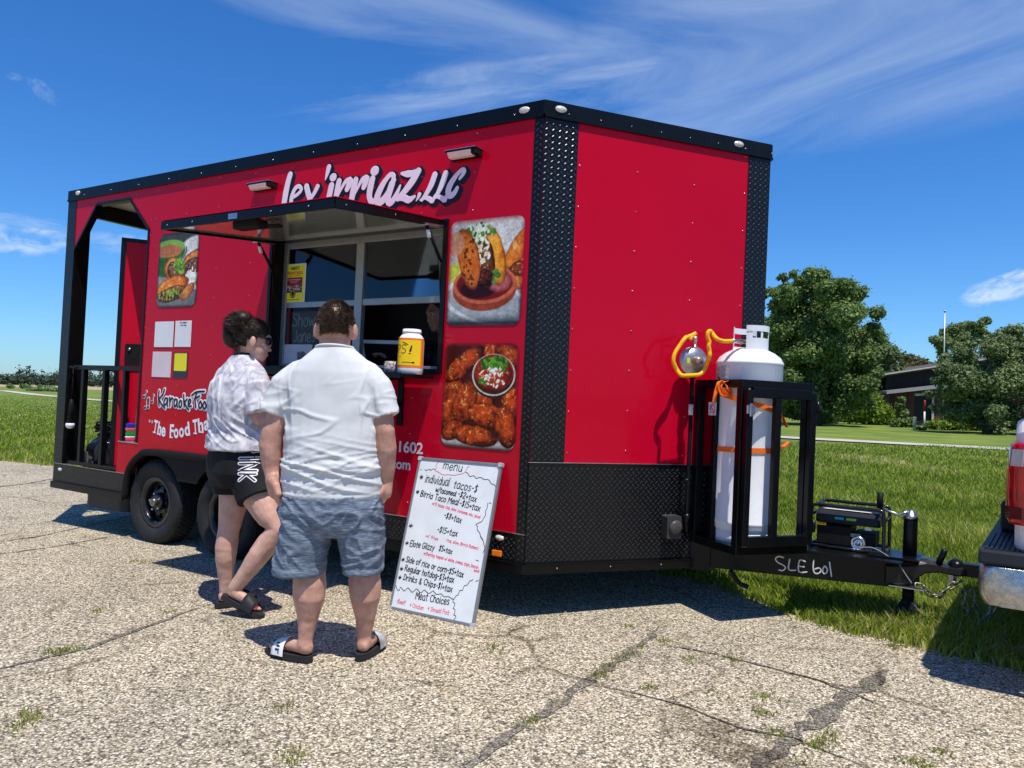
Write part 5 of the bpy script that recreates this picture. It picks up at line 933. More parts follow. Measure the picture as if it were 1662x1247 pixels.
for z in (1.065,1.058,1.051,1.044,1.028,1.021,1.014,1.007):
    for u0 in (-1.55,-1.26,-0.98):
        st.stroke([(u0, z), (u0+random.uniform(0.15,0.24), z)], 0.003, 0.0003, smooth=1)
st.mb.build('label_text', M('grey_ink', (0.22,0.22,0.26), 0.6), lo)
st = Strokes(lambda u, v, h: ((r_+0.0018+h)*math.cos(math.radians(a_c)+u), (r_+0.0018+h)*math.sin(math.radians(a_c)+u), v)); st.stroke([(-1.22,1.0),(-1.15,1.005),(-1.08,0.993),(-1.04,1.0),(-1.0,0.985)], (0.004,0.012,0.006), 0.0004); st.mb.build('label_mark', INK, lo)
# orange strap
ORG = M('orange_webbing', (0.88,0.16,0.012), 0.6, vary=0.08, vs=60, bump=0.1, bs=300)
sp = thingT('ratchet_strap', 'bright orange tie-down strap wrapped twice around the white cylinder', 'strap', (TC.x, TC.y, 0.19))
def band(name, zf, a0, a1, w, R=r_+0.004, parent=sp):
    m = MB(); vs = []; k = int(abs(a1-a0)/5)
    for i in range(k+1):
        ad = a0+(a1-a0)*i/k; a = math.radians(a_c+ad); z = zf(ad)
        for rr, zz in ((R,z-w/2),(R,z+w/2),(R+0.002,z+w/2),(R+0.002,z-w/2)): vs.append((rr*math.cos(a), rr*math.sin(a), zz))
    fs = [(i*4+j, i*4+(j+1) % 4, i*4+4+(j+1) % 4, i*4+4+j) for i in range(k) for j in range(4)]; m.add(vs, fs, 0, False); m.build(name, ORG, parent)
band('lower_band', lambda a: 0.575+0.004*math.sin(math.radians(a)), -180, 180, 0.031); band('upper_band', lambda a: 0.925-0.135*((a+75)/150) if a < 75 else 0.79-0.12*(a-75)/55, -75, 130, 0.030)
TI2 = (TR @ Matrix.Translation((TC.x,TC.y,0.19))).inverted()
def L3(pts): return [tuple(TI2 @ (TR @ Vector(p))) for p in pts]
def webbing(name, pts, w, parent, side=(0,0,1)):
    P = [Vector(p) for p in smooth_path(pts, 4)]; m = MB(); vs = []
    for i, p in enumerate(P):
        t = (P[min(i+1,len(P)-1)]-P[max(i-1,0)]).normalized(); s = Vector(side) if not callable(side) else side(i/len(P)); s = (s-t*s.dot(t)).normalized(); n_ = t.cross(s)*0.0012
        vs += [p-s*w/2-n_, p+s*w/2-n_, p+s*w/2+n_, p-s*w/2+n_]
    m.add(vs, [(i*4+j, i*4+(j+1) % 4, i*4+4+(j+1) % 4, i*4+4+j) for i in range(len(P)-1) for j in range(4)], 0, True); m.build(name, ORG, parent)
kn = L3([(0.9209,0.7072,1.163),(0.9041,0.6849,1.164),(0.886,0.6609,1.154),(0.8806,0.6537,1.131),(0.8734,0.6441,1.09),(0.8692,0.6385,1.039)])
webbing('loose_end', kn, 0.022, sp, lambda t: UN+NN*0.6)
kn = L3([(0.9279,0.6832,1.165),(0.9074,0.6561,1.154),(0.896,0.6409,1.131),(0.9092,0.6585,1.103),(0.9303,0.6864,1.085),(0.9417,0.7016,1.1),(0.9333,0.6904,1.119),(0.917,0.6688,1.115)])
webbing('knot', kn, 0.035, sp, lambda t: NN+UN*0.5+Vector((0,0,0.4)))
kn = L3([(0.9413,0.6844,1.111),(0.9238,0.6612,1.149),(0.9052,0.6365,1.159),(0.8979,0.6269,1.124),(0.9088,0.6413,1.086),(0.9298,0.6692,1.076)])
webbing('knot', kn, 0.026, sp, lambda t: NN*0.5-UN+Vector((0,0,0.3)))
kn = L3([(1.141,1.182,0.971),(1.15,1.194,0.941),(1.163,1.212,0.905)]); webbing('side_run', kn, 0.026, sp, lambda t: NN)
kn = L3([(1.142,1.183,0.782),(1.154,1.199,0.795),(1.168,1.218,0.813),(1.159,1.206,0.792),(1.144,1.186,0.78)]); webbing('side_loop', kn, 0.04, sp, lambda t: NN)
# generator on the tongue
gn = thingT('portable_generator', 'small black portable generator sitting on the trailer tongue', 'generator', (1.53, 1.37, 0.179))
gx, gy, gz = 0.205, 0.15, 0.262
b = MB()
for y in (-gy, gy):
    b.tube(smooth_path([(-gx,y,0.0),(-gx,y,0.12),(-gx+0.004,y,gz-0.03),(-gx+0.03,y,gz),(0,y,gz),(gx-0.03,y,gz),(gx-0.004,y,gz-0.03),(gx,y,0.12),(gx,y,0.0)], 4), 0.0105, 8)
    b.tube([(-gx,y,0.012),(gx,y,0.012)], 0.0105, 8)
for x in (-gx, gx):
    for z in (0.012, 0.2): b.tube([(x,-gy,z),(x,gy,z)], 0.0095, 8)
for x in (-gx+0.03, gx-0.03): b.tube([(x,-gy,gz),(x,gy,gz)], 0.009, 8)
b.build('frame', M('black_gloss_tube', (0.012,0.012,0.013), 0.18, coat=0.3), gn)
b = MB(); sec = [(-gy+0.02,0.155),(-gy+0.012,0.175),(-gy+0.02,0.205),(-gy+0.06,0.235),(gy-0.06,0.235),(gy-0.02,0.205),(gy-0.012,0.175),(gy-0.02,0.155)]
b.rings([[Vector((x, y*s, 0.155+(z-0.155)*s2)) for y, z in sec] for x, s, s2 in ((-gx+0.022,0.9,0.8),(-gx+0.035,1,1),(gx-0.035,1,1),(gx-0.022,0.9,0.8))], 0, True, False); tnk = b.build('fuel_tank', M('black_tank_plastic', (0.02,0.02,0.022), 0.35), gn, bevel=0.006)
for x0, x1, mt, nm in ((-0.07,-0.02,M('cyan_badge',(0.02,0.40,0.50),0.4),'cyan_badge'), (-0.005,0.05,M('green_badge',(0.22,0.55,0.04),0.4),'green_badge')):
    c = MB(); c.add([(x0,-gy+0.0115,0.182),(x1,-gy+0.0115,0.182),(x1,-gy+0.0155,0.196),(x0,-gy+0.0155,0.196)]+[(x0,-gy+0.0165,0.182),(x1,-gy+0.0165,0.182),(x1,-gy+0.02,0.196),(x0,-gy+0.02,0.196)], [(0,1,2,3),(7,6,5,4)]); c.build(nm, mt, tnk)
c = MB(); c.add([(-0.15,-gy+0.055,0.2375),(0.13,-gy+0.05,0.2375),(0.13,-gy+0.075,0.2385),(-0.13,-gy+0.085,0.2385)], [(0,1,2,3)]); c.build('white_decal', PAPER, tnk)
b = MB(); b.box((-gx+0.03,-gy+0.03,0.02), (0.02,gy-0.03,0.14)); b.box((0.03,-gy+0.04,0.03), (gx-0.05,gy-0.04,0.11)); b.build('engine', BLACKM, gn, bevel=0.008)
b = MB(); b.lathe([(0.042,0),(0.046,0.006),(0.042,0.016),(0.03,0.02),(0.028,0.012),(0.012,0.012),(0.008,0.022),(0.0,0.022)], (0.065,-gy+0.025,0.052), (0,-1,0), 24); b.build('recoil_starter', M('polished_starter', (0.6,0.65,0.7), 0.2, metal=1.0), gn)
b = MB(); b.box((0.02,-gy+0.03,0.085), (0.075,-gy+0.06,0.105)); b.build('engine_cover', M('blue_grey_metal', (0.12,0.16,0.2), 0.3, metal=0.7), gn)
b = MB(); b.box((-gx+0.035,-gy+0.018,0.138), (-gx+0.085,-gy+0.026,0.153)); b.build('caution_label', M('yellow_caution', (0.6,0.42,0.02), 0.4, vary=0.4, vs=80), gn)
b = MB(); b.box((0.1,-gy+0.02,0.135), (0.135,-gy+0.028,0.15)); b.build('rating_label', PAPER, gn)
# whiteboard menu leaning on the trailer
BO = Vector((-0.765,-0.272,0.0)); BV = Vector((0,0.25,0.889)).normalized(); BN = Vector((1,0,0)).cross(BV); BW_, BH_ = 0.612, 0.925
wb = thing('menu_board', 'white menu whiteboard with handwritten prices leaning against the trailer', 'menu board', BO)
def BRD(u, v, h): p = Vector((u,0,0))+BV*v+BN*(-h if BN.y > 0 else h); return tuple(p)
b = MB(); b.prism([(0.008,0.008),(BW_-0.008,0.008),(BW_-0.008,BH_-0.008),(0.008,BH_-0.008)], BRD, -0.014, 0.0); b.build('board', M('whiteboard_enamel', (0.72,0.75,0.77), 0.2, vary=0.07, vs=7, coat=0.1, detail=8), wb)
for (u0,v0,u1,v1) in ((0,0,BW_,0.016),(0,BH_-0.016,BW_,BH_),(0,0.0165,0.014,BH_-0.0165),(BW_-0.014,0.0165,BW_,BH_-0.0165)):
    b = MB(); b.prism([(u0,v0),(u1,v0),(u1,v1),(u0,v1)], BRD, -0.018, 0.006); b.build('frame_bar', ALU, wb, bevel=0.003)
for u, v in ((0.008,0.008),(BW_-0.008,0.008),(0.008,BH_-0.008),(BW_-0.008,BH_-0.008)):
    b = MB(); b.prism(rounded(u-0.013,v-0.013,u+0.013,v+0.013,0.006), BRD, -0.019, 0.0085); b.build('corner_cap', M('grey_corner_plastic', (0.42,0.42,0.42), 0.4), wb)
st = Strokes(lambda u, v, h: BRD(u, v, 0.0004+h)); rd = Strokes(lambda u, v, h: BRD(u, v, 0.0004+h))
def line(S, txt, a, c, size, w, fit_to=True, **k):
    w *= 0.86
    S.text(txt, a, size, w, math.atan2(c[1]-a[1], c[0]-a[0]), fit=math.dist(a, c) if fit_to else None, h=0.0005, **k)
def bl(S, txt, pts, size, w, **k): line(S, txt, pts[0], pts[1], size, w, **k)
bl(st, 'menu', [(0.1953,0.8626),(0.3466,0.8589)], 0.050, 0.0058)
bl(st, '*', [(0.03269,0.7773),(0.06604,0.7792)], 0.04, 0.0062); bl(st, 'individual', [(0.07899,0.7722),(0.2687,0.7625)], 0.050, 0.0060); bl(st, 'tacos-$', [(0.2986,0.7555),(0.479,0.7413)], 0.046, 0.0060)
bl(st, 'w/tacomeal', [(0.172,0.7203),(0.3309,0.7073)], 0.030, 0.0056); bl(st, '-$2+tax', [(0.3415,0.7074),(0.4837,0.6845)], 0.034, 0.0058)
bl(st, '*', [(0.02609,0.6871),(0.05802,0.6878)], 0.036, 0.0062); bl(st, 'Birria Taco Meal', [(0.06459,0.684),(0.3611,0.6556)], 0.036, 0.0060); bl(st, '-$15+tax', [(0.3665,0.6548),(0.5199,0.6348)], 0.036, 0.0058)
bl(rd, 'w/(3 tacos, rice, slaw, consome, mix, juice)', [(0.1663,0.6421),(0.5309,0.595)], 0.017, 0.0030)
bl(st, '-$8+tax', [(0.2693,0.5734),(0.405,0.5542)], 0.034, 0.0058); bl(st, '-$15+tax', [(0.2423,0.485),(0.3949,0.4734)], 0.034, 0.0058)
bl(st, '*', [(0.02271,0.4794),(0.06206,0.4802)], 0.035, 0.0060)
bl(rd, 'w/ fries', [(0.1649,0.446),(0.2632,0.4351)], 0.018, 0.0030); bl(rd, 'rice, slaw, Birria Ramen)', [(0.3213,0.4377),(0.555,0.4183)], 0.018, 0.0030)
bl(st, '*', [(0.0249,0.3751),(0.05563,0.379)], 0.03, 0.006); bl(st, 'Elote Glizzy', [(0.06163,0.3788),(0.2491,0.3752)], 0.033, 0.0058); bl(st, '$5+tax', [(0.2792,0.3799),(0.3796,0.3697)], 0.031, 0.0056)
bl(rd, 'w/(hotdog topped w/ elote, crema, tajin, bacon,', [(0.1745,0.3439),(0.5809,0.3142)], 0.017, 0.0030); bl(rd, 'more)', [(0.5493,0.2969),(0.5877,0.2946)], 0.014, 0.003)
bl(st, '*', [(0.02033,0.2779),(0.04863,0.2795)], 0.03, 0.006); bl(st, 'Side of rice or corn-$5+tax', [(0.05324,0.2847),(0.4881,0.2524)], 0.034, 0.0058)
bl(st, '*', [(0.02212,0.2211),(0.05147,0.223)], 0.03, 0.006); bl(st, 'Regular hotdog-$3+tax', [(0.05836,0.2308),(0.4294,0.2136)], 0.034, 0.0060)
bl(st, '*', [(0.02331,0.1714),(0.05143,0.1732)], 0.03, 0.006); bl(st, 'Drinks & Chips-$1+tax', [(0.06173,0.1793),(0.4296,0.1606)], 0.034, 0.0058)
bl(st, 'Meat Choices', [(0.1776,0.08556),(0.4258,0.08852)], 0.040, 0.0060)
bl(rd, '-Beef!', [(0.04281,0.04191),(0.1145,0.03797)], 0.024, 0.0030); bl(rd, '* Chicken', [(0.1474,0.03452),(0.2537,0.03238)], 0.024, 0.0030); bl(rd, '* Shredd Pork', [(0.2813,0.03478),(0.4382,0.03534)], 0.024, 0.0030)
for q in ([(0.02432,0.8444),(0.0349,0.8475)], [(0.05985,0.8493),(0.07253,0.8435),(0.08246,0.8488),(0.09489,0.8551),(0.1055,0.846),(0.1145,0.8548),(0.1247,0.8587),(0.1372,0.8529)], [(0.3669,0.8578),(0.3824,0.8516),(0.3925,0.8415),(0.4077,0.8318),(0.4195,0.8371),(0.4348,0.8383),(0.4534,0.8239),(0.4695,0.8325),(0.4903,0.8311),(0.5102,0.8216),(0.5294,0.8266),(0.5489,0.8175),(0.5623,0.8016),(0.58,0.801),(0.5948,0.7896),(0.5998,0.7774),(0.5958,0.7678)], [(0.5706,0.6908),(0.5859,0.689)], [(0.5623,0.69),(0.5644,0.661),(0.5565,0.6393),(0.5623,0.6192),(0.5505,0.5971),(0.5422,0.5776),(0.506,0.5591),(0.5209,0.5483),(0.5224,0.5298),(0.5435,0.5137),(0.5559,0.4905),(0.5771,0.4726)], [(0.5518,0.4978),(0.5755,0.4744),(0.5851,0.4538),(0.5958,0.4334),(0.5899,0.4067)], [(0.5523,0.3606),(0.5691,0.3564)], [(0.01413,0.1384),(0.03081,0.1161),(0.04763,0.1133),(0.05369,0.1353),(0.07925,0.1168),(0.09285,0.1211),(0.1102,0.138),(0.1434,0.1177),(0.1607,0.1293),(0.1747,0.1425),(0.2052,0.1242),(0.2199,0.134),(0.2315,0.1445),(0.2606,0.1301),(0.2815,0.1369),(0.2952,0.1499),(0.3219,0.1322),(0.353,0.1414),(0.3782,0.1281),(0.4096,0.1343),(0.4333,0.126),(0.4492,0.1277),(0.4608,0.1475),(0.4729,0.1536),(0.4776,0.18),(0.496,0.182),(0.5031,0.2096),(0.5207,0.2143),(0.5337,0.2398),(0.5435,0.2433),(0.5524,0.2511)], [(0.5749,0.245),(0.5916,0.2525)], [(0.4469,0.1261),(0.445,0.1108),(0.4599,0.1047),(0.4606,0.08993),(0.4556,0.07639),(0.4684,0.07214),(0.4721,0.05161),(0.4662,0.04218),(0.4831,0.03871),(0.4807,0.02568),(0.4684,0.009691)]):
    st.stroke(q, 0.0036, 0.0005, smooth=2)
for q in ([(0.172,0.9146),(0.1516,0.9078),(0.1466,0.8939),(0.1389,0.8799),(0.1454,0.8647),(0.1382,0.8529),(0.1558,0.8444),(0.1733,0.84),(0.1921,0.8303),(0.2199,0.828),(0.2406,0.8318),(0.2678,0.8309),(0.2994,0.8333),(0.3243,0.8405),(0.3493,0.8469),(0.365,0.859)], [(0.3662,0.8656),(0.3741,0.8771),(0.3701,0.8834),(0.3862,0.8933)]): rd.stroke(q, 0.003, 0.0005, smooth=2)
st.mb.build('menu_writing', INK, wb); rd.mb.build('red_writing', M('red_marker', (0.80,0.06,0.12), 0.5), wb)
# tip jar and snack packet on the shelf
tj = thingT('tip_jar', 'white plastic tip jar with yellow and orange label on the serving shelf', 'tip jar', (-0.775,-0.165,1.1252), math.radians(36))
jw, jd = 0.077, 0.077
def sq(r, z, e=0.62, n=36): return [Vector((math.copysign(abs(math.cos(a))**e, math.cos(a))*r, math.copysign(abs(math.sin(a))**e, math.sin(a))*r, z)) for a in [2*math.pi*i/n for i in range(n)]]
b = MB(); b.rings([sq(0.070,0.0),sq(0.077,0.01),sq(0.078,0.03),sq(0.078,0.20),sq(0.074,0.222,0.75),sq(0.062,0.238,0.95),sq(0.056,0.244,1),sq(0.056,0.255,1),sq(0.0585,0.256,1),sq(0.0585,0.262,1),sq(0.056,0.263,1),sq(0.056,0.275,1),sq(0.052,0.276,1),sq(0.051,0.23,1)], 0, True, True); b.build('jar', M('translucent_white_plastic', (0.76,0.73,0.75), 0.35, vary=0.03, sss=0.1), tj)
def wrap(name, a0, a1, z0, z1, off, mat, par):
    m = MB(); k = 24; vs = []
    for i in range(k+1):
        a = math.radians(a0+(a1-a0)*i/k); q = Vector((math.copysign(abs(math.cos(a))**0.62, math.cos(a)), math.copysign(abs(math.sin(a))**0.62, math.sin(a)), 0))*(0.078+off)
        vs += [(q.x,q.y,z0),(q.x,q.y,z1)]
    m.add(vs, [(2*i,2*i+2,2*i+3,2*i+1) for i in range(k)], 0, True); return m.build(name, mat, par)
o = wrap('orange_label', -230, -15, 0.038, 0.218, 0.0008, M('orange_paper', (0.92,0.20,0.02), 0.5, vary=0.05), tj); wrap('yellow_label', -222, -48, 0.052, 0.205, 0.0016, M('yellow_paper', (0.90,0.58,0.01), 0.5, vary=0.05), o)
def JAR(u, v, h):
    a = math.radians(-135)+u/0.085; q = Vector((math.copysign(abs(math.cos(a))**0.62, math.cos(a)), math.copysign(abs(math.sin(a))**0.62, math.sin(a)), 0))*(0.0802+h); return (q.x, q.y, v)
st = Strokes(JAR); st.text('TIPS!', (-0.085,0.125), 0.05, 0.003, fit=0.165, h=0.0004); st.stroke([(0.03,0.192),(0.045,0.186),(0.06,0.178)], 0.004, 0.0004); st.stroke([(-0.02,0.105),(0.02,0.106)], 0.0022, 0.0004); st.stroke([(0.03,0.07),(0.06,0.071),(0.072,0.069)], 0.0022, 0.0004); st.stroke([(0.075,0.07),(0.078,0.07)], 0.009, 0.0004); st.mb.build('jar_writing', INK, o)
cp = thingT('snack_packet', 'small red and clear snack packet beside the tip jar on the shelf', 'packet', (-0.925,-0.17,1.1252), math.radians(10))
b = MB(); b.rings([[Vector((x, y*0.028*s+0.005*math.sin(x*120), z)) for y, z in ((-1,0.002),(1,0.002),(1.1,0.04),(0.6,0.075),(-0.6,0.078),(-1.1,0.04))] for x, s in ((-0.05,0.25),(-0.04,0.9),(-0.01,1.1),(0.02,1),(0.04,0.8),(0.05,0.2))], 0, True, True); b.build('packet_film', M('crinkled_film', (0.30,0.03,0.05), 0.15, vary=0.9, vs=45, bump=0.5, bs=50, col2=(0.65,0.55,0.55)), cp)
# posters and cards behind the window glass
def win_sheet(name, label, cat, px, y, mat, rot=0.0):
    xs = [p[0] for p in px]; zs = [p[1] for p in px]; x0, x1, z0, z1 = (xs[0]+xs[3])/2, (xs[1]+xs[2])/2, (zs[2]+zs[3])/2, (zs[0]+zs[1])/2
    t = thingT(name, label, cat, ((x0+x1)/2, y, (z0+z1)/2)); w, h = x1-x0, z1-z0; FN = lambda u, v, hh: (u, -hh, v)
    s_ = sheet('sheet', -w/2, -h/2, w/2, h/2, mat, FN, t, 0, 0.0, 0.0012); return t, FN, w, h, s_
t, FN, w, h, s_ = win_sheet('poster', 'yellow fireworks poster in the upper left window pane', 'poster', [(-2.231,1.934),(-1.993,1.916),(-2.02,1.629),(-2.237,1.644)], 0.0935, PAPER)
sheet('poster_ground', -w/2+0.006, -h/2+0.008, w/2-0.014, h/2-0.008, YELP, lambda u, v, hh: FN(u, v, hh+0.0005), s_, 0, 0.001, 0.0005); FN2 = lambda u, v, hh: FN(u, v, hh+0.0024)
mb = MB(); put_text(mb, "HERF'S", FN2, (-w*0.2, h*0.345), h*0.115, 0.025, width=w*0.40, h=0.0003); mb.build('poster_text', INK, s_)
mb = MB(); put_text(mb, 'FIREWORKS', FN2, (-w*0.42, h*0.225), h*0.115, 0.025, width=w*0.78, h=0.0003); mb.build('poster_text', M('red_print', (0.65,0.02,0.02), 0.4), s_)
pq = Pic(80, 90, (150,20,40)); pq.put((pq.y > 0.42).astype(float), (70,66,90)); pq.specks(0.5,0.7,0.45,0.2,70,[(190,150,120),(60,50,110),(200,200,210),(40,34,50),(190,80,60)],0.07,51); pq.rect(0.12,0.12,0.9,0.16,(230,200,200)); pq.rect(0.2,0.22,0.8,0.25,(230,190,190)); pq.rect(0.3,0.32,0.7,0.35,(226,190,190))
sheet('poster_picture', -w*0.42, -h*0.24, w*0.36, h*0.15, pic_mat('poster_picture', pq), FN2, s_, 0, 0.0002, 0.0003)
mb = MB(); mb.add([FN2(0.028*math.cos(a)-w*0.05, -h*0.26+0.034*math.sin(a), 0.0012) for a in [k*math.pi/8 for k in range(16)]], [tuple(range(16))]); mb.build('poster_emblem', INK, s_); st = Strokes(lambda u, v, hh: FN2(u, v, 0.0016+hh)); st.stroke([(-w*0.05+0.018*math.cos(a), -h*0.26+0.022*math.sin(a)) for a in [k*math.pi/7 for k in range(15)]], 0.004, 0.0003); st.mb.build('emblem_ring', YELP, s_)
st = Strokes(FN2); st.stroke([(-w*0.38,-h*0.42),(w*0.25,-h*0.42)], 0.004, 0.0003); st.stroke([(-w*0.3,h*0.19),(w*0.26,h*0.19)], 0.003, 0.0003); st.mb.build('small_print', INK, s_)
pq = Pic(140, 90, (30,150,180)); 
for i, (x, c) in enumerate(((0.2,(236,190,110)),(0.38,(200,120,96)),(0.53,(170,200,120)),(0.66,(246,180,100)),(0.82,(250,200,120)))): pq.put(((abs(pq.x-x) < 0.085) & (pq.y > 0.42) & (pq.y < 0.86)).astype(float), c); pq.specks(x,0.62,0.06,0.12,14,[(230,210,150),(90,60,40),(120,160,60)],0.03,60+i)
pq.put(((abs(pq.x-0.53) < 0.03) & (pq.y > 0.2) & (pq.y < 0.45)).astype(float), (20,30,40)); pq.put(((abs(pq.x-0.9) < 0.025) & (pq.y > 0.2) & (pq.y < 0.35)).astype(float), (20,30,40))
win_sheet('poster', 'teal drinks poster in the upper left pane right of the yellow one', 'poster', [(-1.92,1.829),(-1.563,1.806),(-1.561,1.636),(-1.925,1.661)], 0.106, pic_mat('drinks_picture', pq))
t, FN, w, h, s_ = win_sheet('cardboard_sign', 'brown cardboard sign with white handwriting in lower left pane', 'sign', [(-2.206,1.585),(-1.778,1.571),(-1.771,1.285),(-2.181,1.292)], 0.14, M('brown_card', (0.12,0.085,0.05), 0.8, vary=0.2))
st = Strokes(lambda u, v, hh: FN(u, v, 0.0016+hh)); st.text('Show', (-w*0.44,h*0.12), h*0.33, 0.008, fit=w*0.58); st.text('Janes', (-w*0.40,-h*0.27), h*0.29, 0.007, fit=w*0.56); st.mb.build('sign_writing', M('white_paint_marker', (0.5,0.5,0.5), 0.6), s_)
t, FN, w, h, s_ = win_sheet('paper_notice', 'pale paper notice at the bottom of the lower left pane', 'paper', [(-2.245,1.336),(-1.889,1.325),(-1.918,1.192),(-2.238,1.188)], 0.0945, M('blue_white_paper', (0.55,0.57,0.62), 0.5, vary=0.1))
b = MB(); b.add([FN(w*0.05,h*0.1,0.002), FN(w*0.25,h*0.15,0.002), FN(w*0.36,-h*0.1,0.002), FN(w*0.30,-h*0.35,0.002), FN(w*0.06,-h*0.3,0.002)], [(0,4,3,2,1)]); b.build('printed_photo', M('dark_photo_print', (0.16,0.13,0.13), 0.5, vary=0.6, vs=30), s_)
tb = thingT('tablet', 'tablet computer in a white stand on the counter inside the window', 'tablet', (-1.40,0.30,1.10), math.radians(18))
b = MB(); b.obox((-0.16,0.03,0.05), (0.32,0,0), (0,-0.10,0.22), (0,0.012,0.006)); b.build('bezel', WHITE, tb, bevel=0.004); b = MB(); b.obox((-0.135,0.0225,0.0615), (0.27,0,0), (0,-0.085,0.187), (0,-0.001,-0.0005)); b.build('screen', M('dark_screen', (0.01,0.011,0.014), 0.1), tb); b = MB(); b.obox((-0.06,-0.02,0.0), (0.12,0,0), (0,0.09,0), (0,0,0.06)); b.build('stand', WHITE, tb, bevel=0.006)
# things on the porch
cn = thingT('cooler_jug', 'pale grey insulated jug with white cap on the porch floor', 'jug', (-4.42,0.36,0.10)); b = MB(); b.lathe([(0.10,0),(0.105,0.02),(0.105,0.46),(0.09,0.50),(0.06,0.515)], n=24); b.build('jug_body', M('grey_jug', (0.40,0.42,0.42), 0.4), cn); b = MB(); b.lathe([(0.065,0.516),(0.07,0.53),(0.07,0.575),(0.055,0.59),(0.0,0.592)], n=20); b.build('jug_cap', WHITE, cn)
bg = thingT('trash_bag', 'crumpled shiny black trash bag on the porch floor', 'bag', (-4.60,0.30,0.10)); b = MB(); b.ell((0,0,0.22), (0.22,0.20,0.24), None, 40, 28); v2 = []
for v in b.v:
    p = Vector(v); f = 1+0.22*mnoise.noise((p.x*9, p.y*9, p.z*9))+0.16*abs(mnoise.noise((p.x*22, p.y*22, p.z*18))); v2.append((p.x*f, p.y*f, max(0.001, 0.22+(p.z-0.22)*f)))
b.v = v2; b.build('bag_film', M('black_polythene', (0.012,0.012,0.018), 0.13, bump=0.5, bs=30), bg)
b = MB(); cb_ = thingT('coiled_cable', 'black cable coil heaped on top of the trash bag on the porch', 'cable', (-4.62,0.28,0.50)); pts = [(0.16*math.cos(t)*(1+0.15*math.sin(t*2.7)), 0.13*math.sin(t)*(1+0.2*math.cos(t*1.9)), 0.03+0.04*math.sin(t*1.3)+0.002*t) for t in [k*0.28 for k in range(110)]]; b.tube(pts, 0.009, 7); b.tube([(0.05,0,0.06),(0.02,-0.02,0.2),(-0.03,-0.01,0.24),(-0.06,0.0,0.12)], 0.005, 6); b.build('cable_loops', BLACKM, cb_)
bx = thingT('cardboard_box', 'small brown box behind the porch railing beside the trash bag', 'box', (-4.83,0.22,0.10)); b = MB(); b.box((-0.07,-0.06,0), (0.07,0.06,0.24)); b.build('box_body', M('brown_box', (0.20,0.15,0.11), 0.8), bx, bevel=0.003)
ch = thingT('folding_chair', 'olive padded chair back standing on the porch ledge by the door', 'chair', (-3.955,0.125,0.4945)); b = MB(); b.rings([[Vector((x*s, y, z)) for x, y in ((-0.075,-0.02),(0.075,-0.02),(0.075,0.02),(-0.075,0.02))] for s, z in ((1,0.01),(1.0,0.16),(0.95,0.26),(0.8,0.31),(0.4,0.335))], 0, True, False); b.build('chair_back', M('olive_fabric', (0.20,0.18,0.12), 0.8, vary=0.2, vs=40), ch, bevel=0.012)
b = MB(); b.box((-0.07,-0.024,0.0), (0.07,0.05,0.009)); b.build('chair_rail', BLACKM, ch)
bk = thingT('striped_blanket', 'folded blanket with blue, pink and green stripes on the porch ledge', 'blanket', (-4.095,0.10,0.4945))
for i, (z0, z1, c) in enumerate(((0.0,0.022,(0.75,0.03,0.14)),(0.0235,0.04,(0.7,0.68,0.7)),(0.0415,0.082,(0.02,0.26,0.05)),(0.0835,0.112,(0.72,0.10,0.14)),(0.1135,0.148,(0.02,0.03,0.45)))):
    b = MB(); b.box((-0.05,-0.05-0.003*(i % 2),z0), (0.045,0.05,z1)); b.build('fold', M('blanket_stripe_%s' % 'abcde'[i], c, 0.85, vary=0.1, vs=40), bk, bevel=0.006)
hl = thingT('hanging_lamp', 'black lamp socket with white bulb hanging from the porch railing cord', 'lamp', (-4.895,0.02,1.10)); b = MB(); b.tube([(0,0,0),(0.004,0,-0.14),(0.0,0,-0.29)], 0.004, 6); b.build('cord', BLACKM, hl); b = MB(); b.lathe([(0.012,-0.28),(0.020,-0.33),(0.028,-0.50)], n=16); b.build('socket', BLACKM, hl); b = MB(); b.lathe([(0.034,-0.50),(0.038,-0.515),(0.034,-0.535),(0.018,-0.548),(0.0,-0.55)], n=18); b.build('bulb', WHITE, hl)
b = MB(); b.tube([(0.03*math.cos(t), 0.03*math.sin(t), 0.012+0.01*math.sin(3*t)) for t in [k*0.4 for k in range(17)]], 0.006, 6); b.build('cord_wrap', BLACKM, hl)

# ---------------------------------------------------------------- pickup truck the trailer is hitched to (rear end in view)
tk_ = thing('pickup_truck', 'white pickup truck with red tail light hitched to the trailer', 'pickup truck', (2.285, 1.295, 0), (0, 0, math.radians(-4)))
TW = M('white_car_paint', (0.72,0.72,0.73), 0.2, coat=0.3, vary=0.02, vs=2)
GLD = M('dark_car_glass', (0.01,0.012,0.014), 0.05, coat=0.5)
hw = 1.0
def bodyring(x, zs, hwid, z0, z1, r=0.12): return [Vector((x, y, z)) for y, z in ((-hwid+0.03,z0),(-hwid,z0+0.10),(-hwid-0.012,(z0+z1)/2),(-hwid,z1-0.06),(-hwid+0.05,z1),(hwid-0.05,z1),(hwid,z1-0.06),(hwid+0.012,(z0+z1)/2),(hwid,z0+0.10),(hwid-0.03,z0))]
b = MB(); b.rings([bodyring(0.145,0,hw-0.05,0.66,1.235), bodyring(0.18,0,hw-0.012,0.64,1.25), bodyring(0.5,0,hw,0.60,1.26), bodyring(2.1,0,hw,0.56,1.26)], 0, True, False); b.build('bed', TW, tk_, bevel=0.02)
b = MB(); b.box((0.16,-hw+0.06,1.255), (2.08,hw-0.06,1.285)); b.build('bed_cover', BLACKM, tk_, bevel=0.01)
b = MB(); b.rings([bodyring(2.12,0,hw,0.50,1.26), bodyring(5.3,0,hw,0.50,1.22), bodyring(5.65,0,hw-0.08,0.50,1.1)], 0, True, False); b.build('cab_body', TW, tk_, bevel=0.02)
